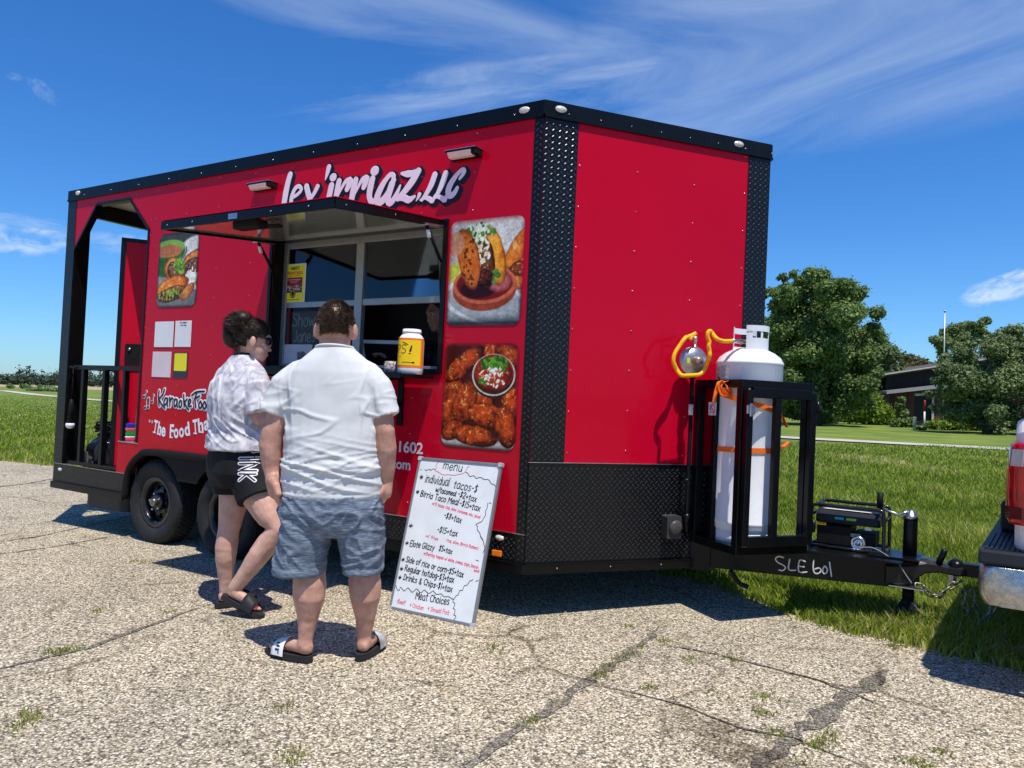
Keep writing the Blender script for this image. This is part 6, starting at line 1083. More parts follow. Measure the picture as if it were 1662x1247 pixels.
b = MB(); b.rings([[Vector((x, y, z)) for x, y, z in pr] for pr in ([(2.15,-hw+0.05,1.26),(4.35,-hw+0.05,1.25),(4.35,hw-0.05,1.25),(2.15,hw-0.05,1.26)], [(2.4,-hw+0.22,1.86),(3.55,-hw+0.22,1.86),(3.55,hw-0.22,1.86),(2.4,hw-0.22,1.86)])], 0, True, False); cabt = b.build('cab_top', TW, tk_, bevel=0.05)
b = MB(); b.rings([[Vector((x, y, z)) for x, y, z in pr] for pr in ([(2.30,-hw+0.075,1.33),(4.1,-hw+0.075,1.33),(4.1,-hw+0.06,1.33),(2.30,-hw+0.06,1.33)], [(2.47,-hw+0.19,1.78),(3.55,-hw+0.19,1.78),(3.55,-hw+0.16,1.78),(2.47,-hw+0.16,1.78)])], 0, True, False); b.build('side_window', GLD, cabt)
# tail lamp wraps the rear corner
def lampring(z, k): return [Vector((x, y, z)) for x, y in ((0.118+k,-hw+0.16),(0.108+k,-hw+0.05),(0.125+k,-hw+0.004),(0.175+k*0.5,-hw-0.022),(0.235,-hw-0.024),(0.245,-hw+0.03),(0.2,-hw+0.2))]
for s in (1, -1):
    F = lambda r_: [Vector((p.x, p.y*s, p.z)) for p in r_]
    b = MB(); b.rings([F(lampring(z, k)) for z, k in ((0.775,0.016),(0.80,0.004),(0.90,0.0),(1.02,0.004),(1.12,0.014),(1.138,0.026))], 0, True, True); tl = b.build('tail_lamp', M('red_lamp_lens', (0.42,0.003,0.006), 0.08, coat=0.8, vary=0.35, vs=14), tk_)
    b = MB(); b.rings([F([Vector((p.x-0.003, p.y-0.002, p.z)) for p in lampring(z, k)][2:4]+[Vector((p.x+0.02, p.y+0.02, p.z)) for p in lampring(z, k)][2:4][::-1]) for z, k in ((1.035,0.006),(1.11,0.0135))], 0, True, False); b.build('reverse_lamp', M('clear_reverse_lens', (0.40,0.36,0.35), 0.15, coat=0.3), tl)
    b = MB(); b.rings([F([Vector((p.x-0.002, p.y-0.002, p.z)) for p in lampring(z, k)][0:5]+[Vector((p.x+0.02, p.y+0.02, p.z)) for p in lampring(z, k)][0:5][::-1]) for z, k in ((0.80,0.004),(0.855,0.002))], 0, True, False); b.build('lower_lens', M('dark_red_lens', (0.10,0.002,0.004), 0.1, coat=0.6), tl)
b = MB(); b.box((0.15,-hw+0.2,0.66), (0.165,hw-0.2,1.20)); b.build('tailgate', TW, tk_, bevel=0.01)
# bumper: chrome shell with ridged black step pads
def br(y, x0, z0, z1): return [Vector((x, y, z)) for x, z in ((x0+0.03,z0),(x0+0.005,z0+0.05),(x0,z0+(z1-z0)*0.55),(x0+0.006,z1-0.012),(x0+0.02,z1),(0.30,z1),(0.30,z0))]
b = MB(); b.rings([br(-hw-0.02,0.07,0.43,0.578), br(-hw-0.012,0.03,0.405,0.582), br(-hw+0.05,0.008,0.392,0.584), br(-hw+0.25,-0.004,0.388,0.584), br(0,-0.01,0.388,0.584), br(hw-0.25,-0.004,0.388,0.584), br(hw+0.012,0.03,0.405,0.582), br(hw+0.02,0.07,0.43,0.578)], 0, True, True); b.build('bumper', CHROME, tk_)
b = MB(); b.box((0.09,-hw-0.018,0.40), (0.55,-hw+0.015,0.583)); b.build('bumper_end', CHROME, tk_, bevel=0.012)
PAD = M('ridged_black_pad', (0.016,0.018,0.022), 0.5)
b = MB(); b.rings([[Vector((x, y, z)) for y, z in ((-hw-0.024,0.586),(hw+0.024,0.586),(hw+0.012,0.652),(-hw-0.012,0.652))] for x in (0.012, 0.30)], 0, True, False); pd = b.build('step_pad', PAD, tk_, bevel=0.012)
b = MB()
for i in range(9): b.box((0.035+i*0.020,-hw+0.0,0.6525), (0.047+i*0.020,-hw+0.55,0.659)); b.box((0.035+i*0.020,hw-0.55,0.6525), (0.047+i*0.020,hw-0.0,0.659))
b.build('pad_ridges', PAD, pd, kind='stuff')
b = MB(); b.box((0.055,-0.35,0.655), (0.16,0.35,0.80)); hs = b.build('hitch_step', PAD, tk_, bevel=0.01)
b = MB()
for i in range(5): b.box((0.065+i*0.018,-0.34,0.8005), (0.075+i*0.018,0.34,0.806))
b.build('step_ridges', PAD, hs, kind='stuff')
b = MB(); b.box((-0.19,-0.035,0.33), (0.6,0.035,0.40)); b.build('ball_mount', BLACK, tk_, bevel=0.004)
b = MB(); b.box((-0.23,-0.03,0.338), (-0.10,0.03,0.352)); b.lathe([(0.02,0.35),(0.02,0.37),(0.024,0.385),(0.025,0.398),(0.018,0.412)], (-0.195,0,0), n=16); b.lathe([(0.024,0.33),(0.024,0.29),(0.016,0.285)], (-0.195,0,0), n=6, sm=False); b.build('tow_ball', CHROME, tk_)
for x in (1.15, 4.6):
    for s in (-1, 1):
        b = MB(); b.lathe([(0.26,-0.13),(0.37,-0.12),(0.39,-0.08),(0.39,0.08),(0.37,0.12),(0.24,0.13),(0.22,0.10)], (x, s*(hw-0.13), 0.39), (0,1,0), 40); w = b.build('wheel', RUBBER, tk_)
        b = MB(); b.lathe([(0.24,0),(0.2,0.03),(0.06,0.06),(0.0,0.06)], (x, s*(hw-0.05), 0.39), (0,s,0), 24); b.build('wheel_rim', STEEL, w)
b = MB(); b.box((0.6,-0.8,0.42), (5.2,0.8,0.62)); b.build('chassis', BLACKM, tk_)

# ---------------------------------------------------------------- people
def skin_d(p, n): return 0.0028*mnoise.noise(p*13)+0.0012*mnoise.noise(p*34)
SKIN = M('skin', (0.42,0.215,0.155), 0.48, vary=0.12, vs=11, sss=0.10, bump=0.14, bs=110, col2=(0.60,0.335,0.25), detail=9)
SKINW = M('pale_skin', (0.46,0.26,0.195), 0.45, vary=0.12, vs=11, sss=0.10, bump=0.12, bs=110, col2=(0.63,0.38,0.30), detail=9)
HAIRB = M('brown_hair', (0.060,0.036,0.022), 0.5, vary=0.5, vs=60)
HAIRD = M('dark_brown_hair', (0.026,0.016,0.011), 0.5, vary=0.5, vs=60, spec=0.25)
def remesh(name, mb, voxel, mat, parent, smooth=2, deform=None, **tags):
    me = bpy.data.meshes.new('tmp'); me.from_pydata([tuple(v) for v in mb.v], [], mb.f); bm = bmesh.new(); bm.from_mesh(me); bmesh.ops.recalc_face_normals(bm, faces=bm.faces); bm.to_mesh(me); bm.free()
    o = bpy.data.objects.new('tmp', me); COL.objects.link(o); md = o.modifiers.new('r', 'REMESH'); md.mode = 'VOXEL'; md.voxel_size = voxel
    if smooth: ms_ = o.modifiers.new('s', 'SMOOTH'); ms_.iterations = smooth; ms_.factor = 0.5
    dg = bpy.context.evaluated_depsgraph_get(); m2 = bpy.data.meshes.new_from_object(o.evaluated_get(dg)); bpy.data.objects.remove(o); bpy.data.meshes.remove(me)
    m2.name = name; n = len(m2.vertices); co = np.empty(n*3, np.float32); m2.vertices.foreach_get('co', co); co = co.reshape(-1, 3)
    if deform is not None:
        no = np.empty(n*3, np.float32); m2.vertex_normals.foreach_get('vector', no); no = no.reshape(-1, 3)
        d = np.array([deform(Vector(c), Vector(q)) for c, q in zip(co, no)], np.float32); co = co+no*d[:, None]; m2.vertices.foreach_set('co', co.ravel())
    m2.polygons.foreach_set('use_smooth', np.ones(len(m2.polygons), bool)); m2.materials.clear(); m2.materials.append(mat); m2.update()
    return link(name, m2, parent, **tags)
def ring2(cx, cy, z, hw, hd, yaw=0.0, e=0.8, n=28):
    out = []; c, s = math.cos(yaw), math.sin(yaw)
    for i in range(n):
        a = 2*math.pi*i/n; x = math.copysign(abs(math.cos(a))**e, math.cos(a))*hw; y = math.copysign(abs(math.sin(a))**e, math.sin(a))*hd
        out.append(Vector((cx+x*c-y*s, cy+x*s+y*c, z)))
    return out
def limb(mb, pts, rs, n=14):
    P = [Vector(p) for p in pts]; R = list(rs)
    a, b_ = P[0], P[-1]; d0_ = (P[1]-P[0]).normalized(); d1_ = (P[-1]-P[-2]).normalized(); r0_, r1_ = R[0], R[-1]
    m0, m1 = (max(r) if isinstance(r, tuple) else r for r in (r0_, r1_)); P = [a-d0_*m0*0.8, a-d0_*m0*0.5]+P+[b_+d1_*m1*0.5, b_+d1_*m1*0.8]; sc = lambda r, k: tuple(v*k for v in r) if isinstance(r, tuple) else r*k; R = [sc(r0_,0.45), sc(r0_,0.85)]+R+[sc(r1_,0.85), sc(r1_,0.45)]
    mb.tube(P, R, n)
def head_mb(mb, c, yaw, s=1.0, pitch=0.0, nose=True):
    R = Matrix.Rotation(yaw, 3, 'Z') @ Matrix.Rotation(pitch, 3, 'X'); c = Vector(c); T = lambda x, y, z: c+R @ Vector((x, y, z))*s
    def E(p, r, rot=None): mb.ell(T(*p), [v*s for v in r], R if rot is None else R @ rot, 18, 12)
    E((0,0,0.0), (0.078,0.098,0.105)); E((0,0.035,-0.055), (0.064,0.066,0.085)); E((0,0.065,-0.105), (0.036,0.032,0.03)); E((0,0.045,-0.09), (0.05,0.05,0.04))
    E((0,0.083,0.022), (0.052,0.022,0.018)); E((0,0.096,-0.03), (0.011,0.016,0.034), Matrix.Rotation(-0.35, 3, 'X')); E((0,0.108,-0.052), (0.016,0.014,0.011))
    for q in (-1, 1): E((0.034*q,0.078,-0.04), (0.02,0.018,0.018))
    E((0,0.094,-0.082), (0.022,0.012,0.006)); E((0,0.091,-0.094), (0.019,0.012,0.007))
    for q in (-1, 1):
        E((0.087*q,-0.005,-0.03), (0.011,0.020,0.035), Matrix.Rotation(-0.5*q, 3, 'Z') @ Matrix.Rotation(0.2, 3, 'X')); E((0.080*q,0.004,-0.06), (0.007,0.010,0.011))
    return T, R
def face_parts(T, R, s, parent, eyes=True):
    EW = M('eye_white', (0.7,0.68,0.66), 0.2); EB = M('eye_iris', (0.05,0.03,0.02), 0.1)
    for q in (-1, 1):
        b = MB(); b.ell(T(0.031*q,0.083,0.0), (0.0115*s,)*3, None, 12, 8); o = b.build('eye', EW, parent); c = MB(); c.ell(T(0.031*q,0.0915,0.0), (0.0055*s,0.0055*s,0.0055*s), None, 10, 6); c.build('iris', EB, o)
        c = MB(); c.tube([T(0.015*q,0.1,0.022), T(0.03*q,0.1,0.028), T(0.048*q,0.088,0.022)], [0.003*s,0.004*s,0.002*s], 6); c.build('eyebrow', HAIRD, parent)
    c = MB(); c.tube([T(-0.022,0.099,-0.088), T(0,0.106,-0.087), T(0.022,0.099,-0.088)], [0.0015*s,0.004*s,0.0015*s], 8); c.build('lips', M('lip', (0.38,0.13,0.11), 0.4), parent)
def strands(name, roots, dirs, length, w, mat, parent, curl=0.3, seg=2):
    n = len(roots); roots = np.array(roots); dirs = np.array(dirs); dirs /= np.linalg.norm(dirs, axis=1)[:, None]
    L = length if isinstance(length, np.ndarray) else np.full(n, length); L = L*RNG.uniform(0.6, 1.25, n); rnd = RNG.standard_normal((n, 3)); sd = np.cross(dirs, rnd); sd /= np.linalg.norm(sd, axis=1)[:, None]; dirs = dirs+curl*RNG.standard_normal((n, 3))*0.5; dirs /= np.linalg.norm(dirs, axis=1)[:, None]
    V = np.stack([roots-sd*w, roots+sd*w, roots+dirs*(L*0.6)[:, None]+sd*w*0.7, roots+dirs*(L*0.6)[:, None]-sd*w*0.7, roots+dirs*L[:, None]+sd*(0.25*L*curl)[:, None]], 1).reshape(-1, 3); i = np.arange(n)*5
    F = np.concatenate([np.stack([i,i+1,i+2],1), np.stack([i,i+2,i+3],1), np.stack([i+3,i+2,i+4],1)]); return np_mesh(name, V, F, mat, parent)
def hand(mb, wrist, palm_dir, finger_dir, side, s=1.0, curl=0.5):
    W = Vector(wrist); f = Vector(finger_dir).normalized(); p = Vector(palm_dir).normalized(); p = (p-f*p.dot(f)).normalized(); sd_ = Vector(side); sd_ = (sd_-f*sd_.dot(f)-p*sd_.dot(p)).normalized()
    limb(mb, [W, W+f*0.05*s, W+f*0.085*s], [(0.029*s,0.021*s),(0.04*s,0.019*s),(0.04*s,0.015*s)]) if False else None
    for k in range(4):
        o = (k-1.5)*0.0195*s; a = W+sd_*o*0.6+f*0.01*s; kn = W+sd_*o+f*0.088*s; L = (0.066,0.078,0.074,0.058)[k]*s
        f2 = (f*math.cos(curl)+p*math.sin(curl)).normalized(); f3 = (f*math.cos(curl*2)+p*math.sin(curl*2)).normalized()
        limb(mb, [a, kn, kn+f2*L*0.5, kn+f2*L*0.5+f3*L*0.45], [0.016*s,0.0115*s,0.0098*s,0.0085*s], 10)
    t0 = W-sd_*0.022*s+f*0.02*s; limb(mb, [t0, t0-sd_*0.028*s+f*0.03*s+p*0.01*s, t0-sd_*0.033*s+f*0.062*s+p*0.016*s, t0-sd_*0.028*s+f*0.09*s+p*0.02*s], [0.019*s,0.0165*s,0.0125*s,0.0105*s], 10)
def foot(mb, ankle, heel, toe, up, s=1.0):
    A, H_, T_ = Vector(ankle), Vector(heel), Vector(toe); f = (T_-H_).normalized(); u = Vector(up).normalized(); sd_ = f.cross(u).normalized()
    L = (T_-H_).length
    limb(mb, [A, H_+f*0.045*s+u*0.045*s], [0.036*s,0.037*s]); limb(mb, [H_+f*0.03*s+u*0.034*s, H_+f*0.10*s+u*0.036*s, H_+f*0.16*s+u*0.028*s, H_+f*0.20*s+u*0.02*s], [0.033*s,0.034*s,0.028*s,0.021*s])
    for k in range(5):
        o = (k-2)*0.0165*s; b0 = H_+f*(0.165+0.0)*s+sd_*o*0.9+u*0.02*s; ll = (0.9,1.0,0.97,0.92,0.84)[k] if sd_.dot(Vector((1,0,0))) > -2 else 1
        limb(mb, [b0, H_+f*L*ll*0.97+sd_*o*1.05+u*0.014*s], [0.017*s, 0.0105*s], 8)
def slide(root, heel, toe, up, sole_m, strap_m, s=1.0, letters=None, w=0.048):
    H_, T_ = Vector(heel), Vector(toe); f = (T_-H_).normalized(); u = Vector(up); u = (u-f*u.dot(f)).normalized(); sd_ = f.cross(u).normalized(); L = (T_-H_).length
    FN = lambda a, c, h: tuple(H_+f*a+sd_*c+u*h)
    out = []
    for k in range(28):
        a = 2*math.pi*k/28; x = L/2-math.cos(a)*(L/2+0.012); wd = w*(0.82+0.24*(x/L)) if 0 < x/L < 1 else w*0.9; out.append((x, math.copysign(abs(math.sin(a))**0.7, math.sin(a))*wd))
    b = MB(); b.prism(out, FN, -0.03*s, -0.012*s, 0); b.prism([(x*0.985+0.002, y*0.96) for x, y in out], FN, -0.0115*s, 0.001, 0); o = b.build('slide_sole', sole_m, root, bevel=0.004)
    b = MB(); vs = []; nA = 13
    for xf, hh in ((0.50,0.062),(0.60,0.056),(0.74,0.044),(0.80,0.036)):
        for t_ in (0.0, 0.004):
            for k in range(nA):
                a = math.pi*k/(nA-1); vs.append(FN(xf*L, -math.cos(a)*(w*1.06+t_), -0.012+(hh+0.018+t_)*max(0.0, math.sin(a))**0.75))
    R_ = [vs[i*nA:(i+1)*nA] for i in range(8)]; V = [p for r_ in R_ for p in r_]; fs = []
    for q in range(3):
        for k in range(nA-1):
            o0 = (2*q)*nA+k; o1 = (2*q+2)*nA+k; fs.append((o0, o1, o1+1, o0+1)); fs.append((o0+nA, o0+nA+1, o1+nA+1, o1+nA))
    for k in range(nA-1): fs.append((k, k+1, k+nA+1, k+nA)); fs.append((6*nA+k, 7*nA+k, 7*nA+k+1, 6*nA+k+1))
    b.add(V, fs, 0, True); st_ = b.build('slide_strap', strap_m, o)
    return FN, st_, L, w
# ---- man in the white t-shirt
RZ = math.atan2(0.529, 0.848)
man = thing('person', 'man in white t-shirt and grey-blue shorts standing with hands in pockets', 'person', (-0.39,-1.11,0), (0,0,RZ))
b = MB()
hc = (-0.032, 0.0, 1.612); T, R = head_mb(b, hc, 0.12, 1.06, -0.05)
limb(b, [(-0.034,-0.004,1.43),(-0.034,-0.006,1.50),(-0.033,-0.004,1.57)], [(0.07,0.066),(0.074,0.072),(0.072,0.078)], 18)
b.rings([ring2(-0.035,0.02,z,hw_,hd_) for z, hw_, hd_ in ((0.72,0.16,0.12),(0.80,0.19,0.14),(0.95,0.195,0.15),(1.15,0.19,0.14),(1.32,0.18,0.10),(1.40,0.12,0.075),(1.45,0.07,0.06))], 0, True, True)
limb(b, [(-0.228,0.0,1.335),(-0.278,-0.01,1.22),(-0.310,-0.03,1.09)], [0.058,0.058,0.050]); limb(b, [(-0.310,-0.03,1.10),(-0.322,-0.025,1.02),(-0.316,-0.015,0.92),(-0.304,-0.025,0.866)], [0.050,0.053,0.043,0.034])
limb(b, [(0.150,0.0,1.335),(0.192,-0.01,1.22),(0.218,-0.025,1.10)], [0.058,0.058,0.052]); limb(b, [(0.218,-0.025,1.11),(0.228,-0.015,1.02),(0.228,0.015,0.92),(0.226,0.03,0.862)], [0.052,0.052,0.043,0.034])
hand(b, (-0.300,-0.03,0.866), (1,0.1,0), (0.20,0.20,-1), (0,1,0), 1.1, 0.35); limb(b, [(-0.302,-0.03,0.87),(-0.29,-0.02,0.805)], [(0.038,0.042),(0.036,0.048)], 14); limb(b, [(-0.30,-0.05,0.86),(-0.272,-0.082,0.835),(-0.255,-0.092,0.80)], [0.026,0.021,0.016])
hand(b, (0.226,0.03,0.862), (-1,0.2,0), (-0.14,0.25,-1), (0,1,0), 1.05, 0.3); limb(b, [(0.226,0.03,0.865),(0.220,0.035,0.81)], [(0.034,0.038),(0.032,0.042)], 14)
limb(b, [(-0.125,0.0,0.72),(-0.14,0.0,0.56),(-0.128,0.0,0.46),(-0.118,-0.012,0.36),(-0.118,-0.015,0.30),(-0.124,-0.012,0.19),(-0.130,-0.022,0.10)], [0.115,0.098,0.072,0.079,0.075,0.046,0.034], 18)
limb(b, [(0.075,0.0,0.72),(0.115,0.02,0.56),(0.128,0.03,0.46),(0.138,0.025,0.36),(0.142,0.025,0.30),(0.142,0.04,0.19),(0.138,0.048,0.10)], [0.115,0.098,0.072,0.078,0.074,0.046,0.034], 18)
LH, LT = Vector((-0.093,-0.045,0.034)), Vector((-0.318,0.075,0.034)); RH, RTo = Vector((0.128,0.004,0.034)), Vector((0.190,0.252,0.034))
foot(b, (-0.130,-0.022,0.10), LH, LT, (0,0,1)); foot(b, (0.138,0.048,0.10), RH, RTo, (0,0,1))
remesh('body', b, 0.0055, SKIN, man, 2, skin_d); face_parts(T, R, 1.06, man)
def w_man(p, n):
    x, y, z = p; sc_ = 1 if abs(x+0.035) < 0.25 else 0.5
    low = math.exp(-((z-0.92)/0.11)**2); q = mnoise.noise((x*3.2, y*2.0, z*21+4*x)); q2 = mnoise.noise((x*5.1+9, y*3, z*30-7*x))
    d = low*(0.010*math.exp(-(q/0.14)**2)+0.006*math.exp(-(q2/0.10)**2)-0.005)
    mid = math.exp(-((z-1.16)/0.14)**2); q = mnoise.noise((x*3.5+3*z, y*3+5, z*13-4*x)); d += mid*(0.006*math.exp(-(q/0.08)**2)-0.001); q = mnoise.noise((x*7-6*z, y*4, z*8+3)); d += 0.005*mid*q
    side = math.exp(-((abs(x+0.035)-0.19)/0.05)**2)*math.exp(-((z-1.2)/0.13)**2); q = mnoise.noise((x*16, y*9, z*6+11)); d += side*(0.010*math.exp(-(q/0.14)**2)-0.003)
    up_ = math.exp(-((z-1.36)/0.10)**2); q = mnoise.noise((x*5+5, y*5, z*6-3*x)); d += 0.005*up_*q; d += 0.003*mnoise.noise((x*11, y*11, z*11))
    if abs(x+0.035) > 0.22 and z > 1.12: d += 0.006*(0.4-abs(mnoise.noise((x*9, y*9, z*17+2)))*1.4)
    return d*min(1, max(0, (z-0.775)/0.03))+(0.0035 if z < 0.808 else 0.0)
b = MB()
b.rings([ring2(-0.032,0.02+dy,z,hw_,hd_,0.05,e) for z, hw_, hd_, dy, e in ((0.785,0.238,0.178,0.01,0.85),(0.83,0.246,0.186,0.01,0.85),(0.92,0.243,0.190,0.01,0.82),(1.02,0.234,0.182,0.005,0.8),(1.12,0.230,0.172,0.0,0.78),(1.22,0.228,0.158,-0.005,0.76),(1.31,0.222,0.146,-0.010,0.76),(1.38,0.206,0.132,-0.016,0.78),(1.43,0.168,0.118,-0.020,0.85),(1.465,0.128,0.106,-0.024,0.95),(1.492,0.098,0.096,-0.026,1.0),(1.508,0.088,0.090,-0.026,1.0))], 0, True, True)
limb(b, [(-0.18,-0.005,1.36),(-0.245,-0.008,1.31),(-0.28,-0.012,1.225)], [0.085,0.082,0.074], 18); b.tube([(-0.25,-0.008,1.32),(-0.285,-0.012,1.24),(-0.312,-0.02,1.172)], [0.078,0.075,0.075], 20)
limb(b, [(0.11,-0.005,1.36),(0.168,-0.008,1.31),(0.196,-0.012,1.225)], [0.085,0.082,0.074], 18); b.tube([(0.172,-0.008,1.32),(0.200,-0.012,1.24),(0.222,-0.02,1.172)], [0.078,0.074,0.074], 20)
TEE = M('white_cotton', (0.60,0.605,0.60), 0.85, vary=0.03, vs=9, bump=0.06, bs=400)
tee = remesh('t_shirt', b, 0.0065, TEE, man, 2, w_man)
b = MB(); b.tube([(-0.032+0.089*math.cos(a), -0.006+0.091*math.sin(a), 1.494-0.014*math.sin(a)) for a in [2*math.pi*k/36 for k in range(36)]], (0.0065), 8, 0, False, True, True); b.build('collar', TEE, tee)
for cx in (-0.302, 0.238):
    pass
def w_sh(p, n):
    x, y, z = p; q = mnoise.noise((x*9+6*z, y*4, z*12-9*(abs(x+0.03)))); q2 = mnoise.noise((x*14, y*6+3, z*4)); k = min(1, max(0, (z-0.43)/0.05))
    q3 = mnoise.noise((x*5-7*z, y*3+8, z*9+6*x)); return k*(0.007*math.exp(-(q/0.13)**2)+0.006*(0.4-abs(q2)*1.4)+0.006*math.exp(-(q3/0.10)**2)-0.004)+(0.004 if z < 0.446 else 0.0)
b = MB()
b.rings([ring2(-0.03,0.02,z,hw_,hd_,0.05) for z, hw_, hd_ in ((0.60,0.20,0.13),(0.66,0.245,0.168),(0.72,0.252,0.176),(0.78,0.238,0.172),(0.83,0.216,0.16),(0.85,0.21,0.155))], 0, True, True)
b.rings([ring2(cx,0.01,z,hw_,hd_,0.1) for z, cx, hw_, hd_ in ((0.70,-0.13,0.13,0.15),(0.60,-0.154,0.125,0.148),(0.50,-0.168,0.122,0.138),(0.43,-0.176,0.122,0.134),(0.415,-0.176,0.1215,0.1335))], 0, True, True)
b.rings([ring2(cx,0.03,z,hw_,hd_,-0.1) for z, cx, hw_, hd_ in ((0.70,0.085,0.128,0.15),(0.60,0.110,0.112,0.146),(0.50,0.124,0.094,0.134),(0.44,0.129,0.088,0.128),(0.425,0.129,0.0875,0.1275))], 0, True, True)
SHM = bpy.data.materials.new('heather_blue_jersey'); SHM.use_nodes = True; n, l = nodes_of(SHM); tc = n.new('ShaderNodeTexCoord'); mp = n.new('ShaderNodeMapping'); mp.inputs['Scale'].default_value = (26, 26, 150); l.new(tc.outputs['Object'], mp.inputs[0]); nz_ = n.new('ShaderNodeTexNoise'); nz_.inputs['Scale'].default_value = 1.0; nz_.inputs['Detail'].default_value = 3; l.new(mp.outputs[0], nz_.inputs[0]); rp_ = ramp(n, [(0.3, (0.070,0.098,0.140)), (0.5, (0.125,0.163,0.215)), (0.72, (0.26,0.30,0.35))]); l.new(nz_.outputs[0], rp_.inputs[0]); l.new(rp_.outputs[0], n['Principled BSDF'].inputs['Base Color']); n['Principled BSDF'].inputs['Roughness'].default_value = 0.9
remesh('shorts', b, 0.007, SHM, man, 2, w_sh)
SOLE = M('black_foam', (0.022,0.022,0.023), 0.7, vary=0.2, vs=40)
FN, stp, L_s, w_s = slide(man, LH-Vector((0.008,-0.004,0.0)), LT, (0,0,1), SOLE, M('white_strap', (0.74,0.74,0.74), 0.5, vary=0.05))
def STRAP(u, v, h):
    a = math.pi*(0.5+v/0.16); hh = 0.0475+0.022+0.004+h; return FN(u, -math.cos(a)*(w_s*1.06+0.004+h), -0.012+hh*max(0.0, math.sin(a))**0.75)
st = Strokes(STRAP)
for ch, o_ in (('E', -0.02), ('I', -0.05)):
    for sk in GL[ch][1]: st.stroke([(L_s*0.60+x*0.007, o_-0.045+y*0.004) for x, y in sk][::1], 0.007, 0.001, smooth=1)
st.mb.build('strap_letters', INK, stp)
slide(man, RH-Vector((0.002,0.008,0)), RTo, (0,0,1), SOLE, M('white_black_strap', (0.45,0.45,0.45), 0.5, vary=0.6, vs=14))
# short cropped hair
roots = []; dirs = []; Ri = R.inverted()
hv = MB(); rr_ = Vector((0.078,0.098,0.105))
def man_hair(v):        # v: unit direction in head frame
    if v.z < -0.56+0.5*max(0, v.y+0.3): return 0
    if v.y > 0.62-0.2*abs(v.x) and v.z < 0.62: return 0
    if v.y > -0.1 and v.z < 0.02: return 0
    if abs(v.x) > 0.8 and v.z < -0.05: return 0
    crown = (Vector((0.05,-0.80,0.60)).normalized()-v).length; f = 1.0
    if crown < 0.36: f = 0.22+0.78*max(0, (crown-0.10)/0.26)
    return f*min(1, max(0.0, (v.z+0.60)*2.6))
while len(roots) < 11000:
    v = Vector(RNG.standard_normal(3)).normalized(); f = man_hair(v)
    if f <= 0 or random.random() > f: continue
    p = Vector((v.x*rr_.x, v.y*rr_.y, v.z*rr_.z)); nn_ = Vector((v.x/rr_.x, v.y/rr_.y, v.z/rr_.z)).normalized(); sw = nn_.cross(Vector((0.3,0,1))).normalized()
    roots.append(tuple(T(*p))); dirs.append(tuple(R @ (nn_*0.8+sw*0.35+Vector((0,-0.1,-0.35 if v.z < 0.4 else 0.0)))))
strands('hair', roots, dirs, 0.013, 0.0010, HAIRB, man, 0.5)
hp_ = MB(); NV, NU = 26, 40; pts_ = {}
for i in range(NV+1):
    for j in range(NU):
        th = math.pi*i/NV; ph = 2*math.pi*j/NU; v = Vector((math.sin(th)*math.cos(ph), math.sin(th)*math.sin(ph), math.cos(th))); pts_[i, j] = (v, tuple(T(*(Vector((v.x*rr_.x, v.y*rr_.y, v.z*rr_.z))*1.022))))
for i in range(NV):
    for j in range(NU):
        q = [(i,j),(i+1,j),(i+1,(j+1) % NU),(i,(j+1) % NU)]; c_ = sum((pts_[k][0] for k in q), Vector())/4
        if c_.length > 0 and man_hair(c_.normalized()) > 0.34: hp_.add([pts_[k][1] for k in q], [(0,1,2,3)], 0, True)
hp_.build('hair_base', M('scalp_stubble', (0.085,0.052,0.035), 0.7, vary=0.5, vs=90), man)
# ---- woman in the tie-dye t-shirt
wom = thing('person', 'woman with dark hair bun in grey tie-dye t-shirt and black shorts', 'person', (-1.5,-0.80,0), (0,0,RZ))
BY = math.radians(-46.5); HY = math.radians(-66); F_ = Vector((0.688,0.725,0)); R_v = Vector((0.725,-0.688,0))
b = MB(); hcw = (0.062, 0.0, 1.592); T, R = head_mb(b, hcw, HY, 0.98, -0.18)
limb(b, [(0.0,-0.01,1.42),(0.012,0.0,1.48),(0.036,0.0,1.545)], [(0.075,0.065),(0.055,0.055),(0.052,0.056)], 16)
b.rings([ring2(0.0,0.0,z,hw_,hd_,BY) for z, hw_, hd_ in ((0.72,0.14,0.12),(0.84,0.175,0.14),(0.98,0.155,0.12),(1.15,0.16,0.12),(1.32,0.16,0.10),(1.40,0.13,0.08),(1.45,0.07,0.06))], 0, True, True)
rs_ = R_v*0.165; ls_ = -R_v*0.165
el_r = rs_+R_v*0.055+F_*0.0; limb(b, [(rs_.x,rs_.y,1.355),(rs_.x+0.03,rs_.y-0.02,1.24),(el_r.x,el_r.y,1.12)], [0.055,0.048,0.04]); h_r = el_r+F_*0.20-R_v*0.06; limb(b, [(el_r.x,el_r.y,1.12),(el_r.x+F_.x*0.1,el_r.y+F_.y*0.1,1.15),(h_r.x,h_r.y,1.19)], [0.041,0.037,0.026])
el_l = ls_-R_v*0.05; limb(b, [(ls_.x,ls_.y,1.355),(el_l.x,el_l.y,1.24),(el_l.x,el_l.y,1.12)], [0.055,0.048,0.04]); h_l = el_l+F_*0.21+R_v*0.09; limb(b, [(el_l.x,el_l.y,1.12),((el_l.x+h_l.x)/2,(el_l.y+h_l.y)/2,1.15),(h_l.x,h_l.y,1.18)], [0.041,0.037,0.026])
hand(b, (h_r.x,h_r.y,1.19), (-R_v.x,-R_v.y,0.3), (F_.x,F_.y,0.25), (0,0,1), 0.86, 0.4); hand(b, (h_l.x,h_l.y,1.18), (R_v.x,R_v.y,0.3), (F_.x,F_.y,0.25), (0,0,1), 0.86, 0.4)
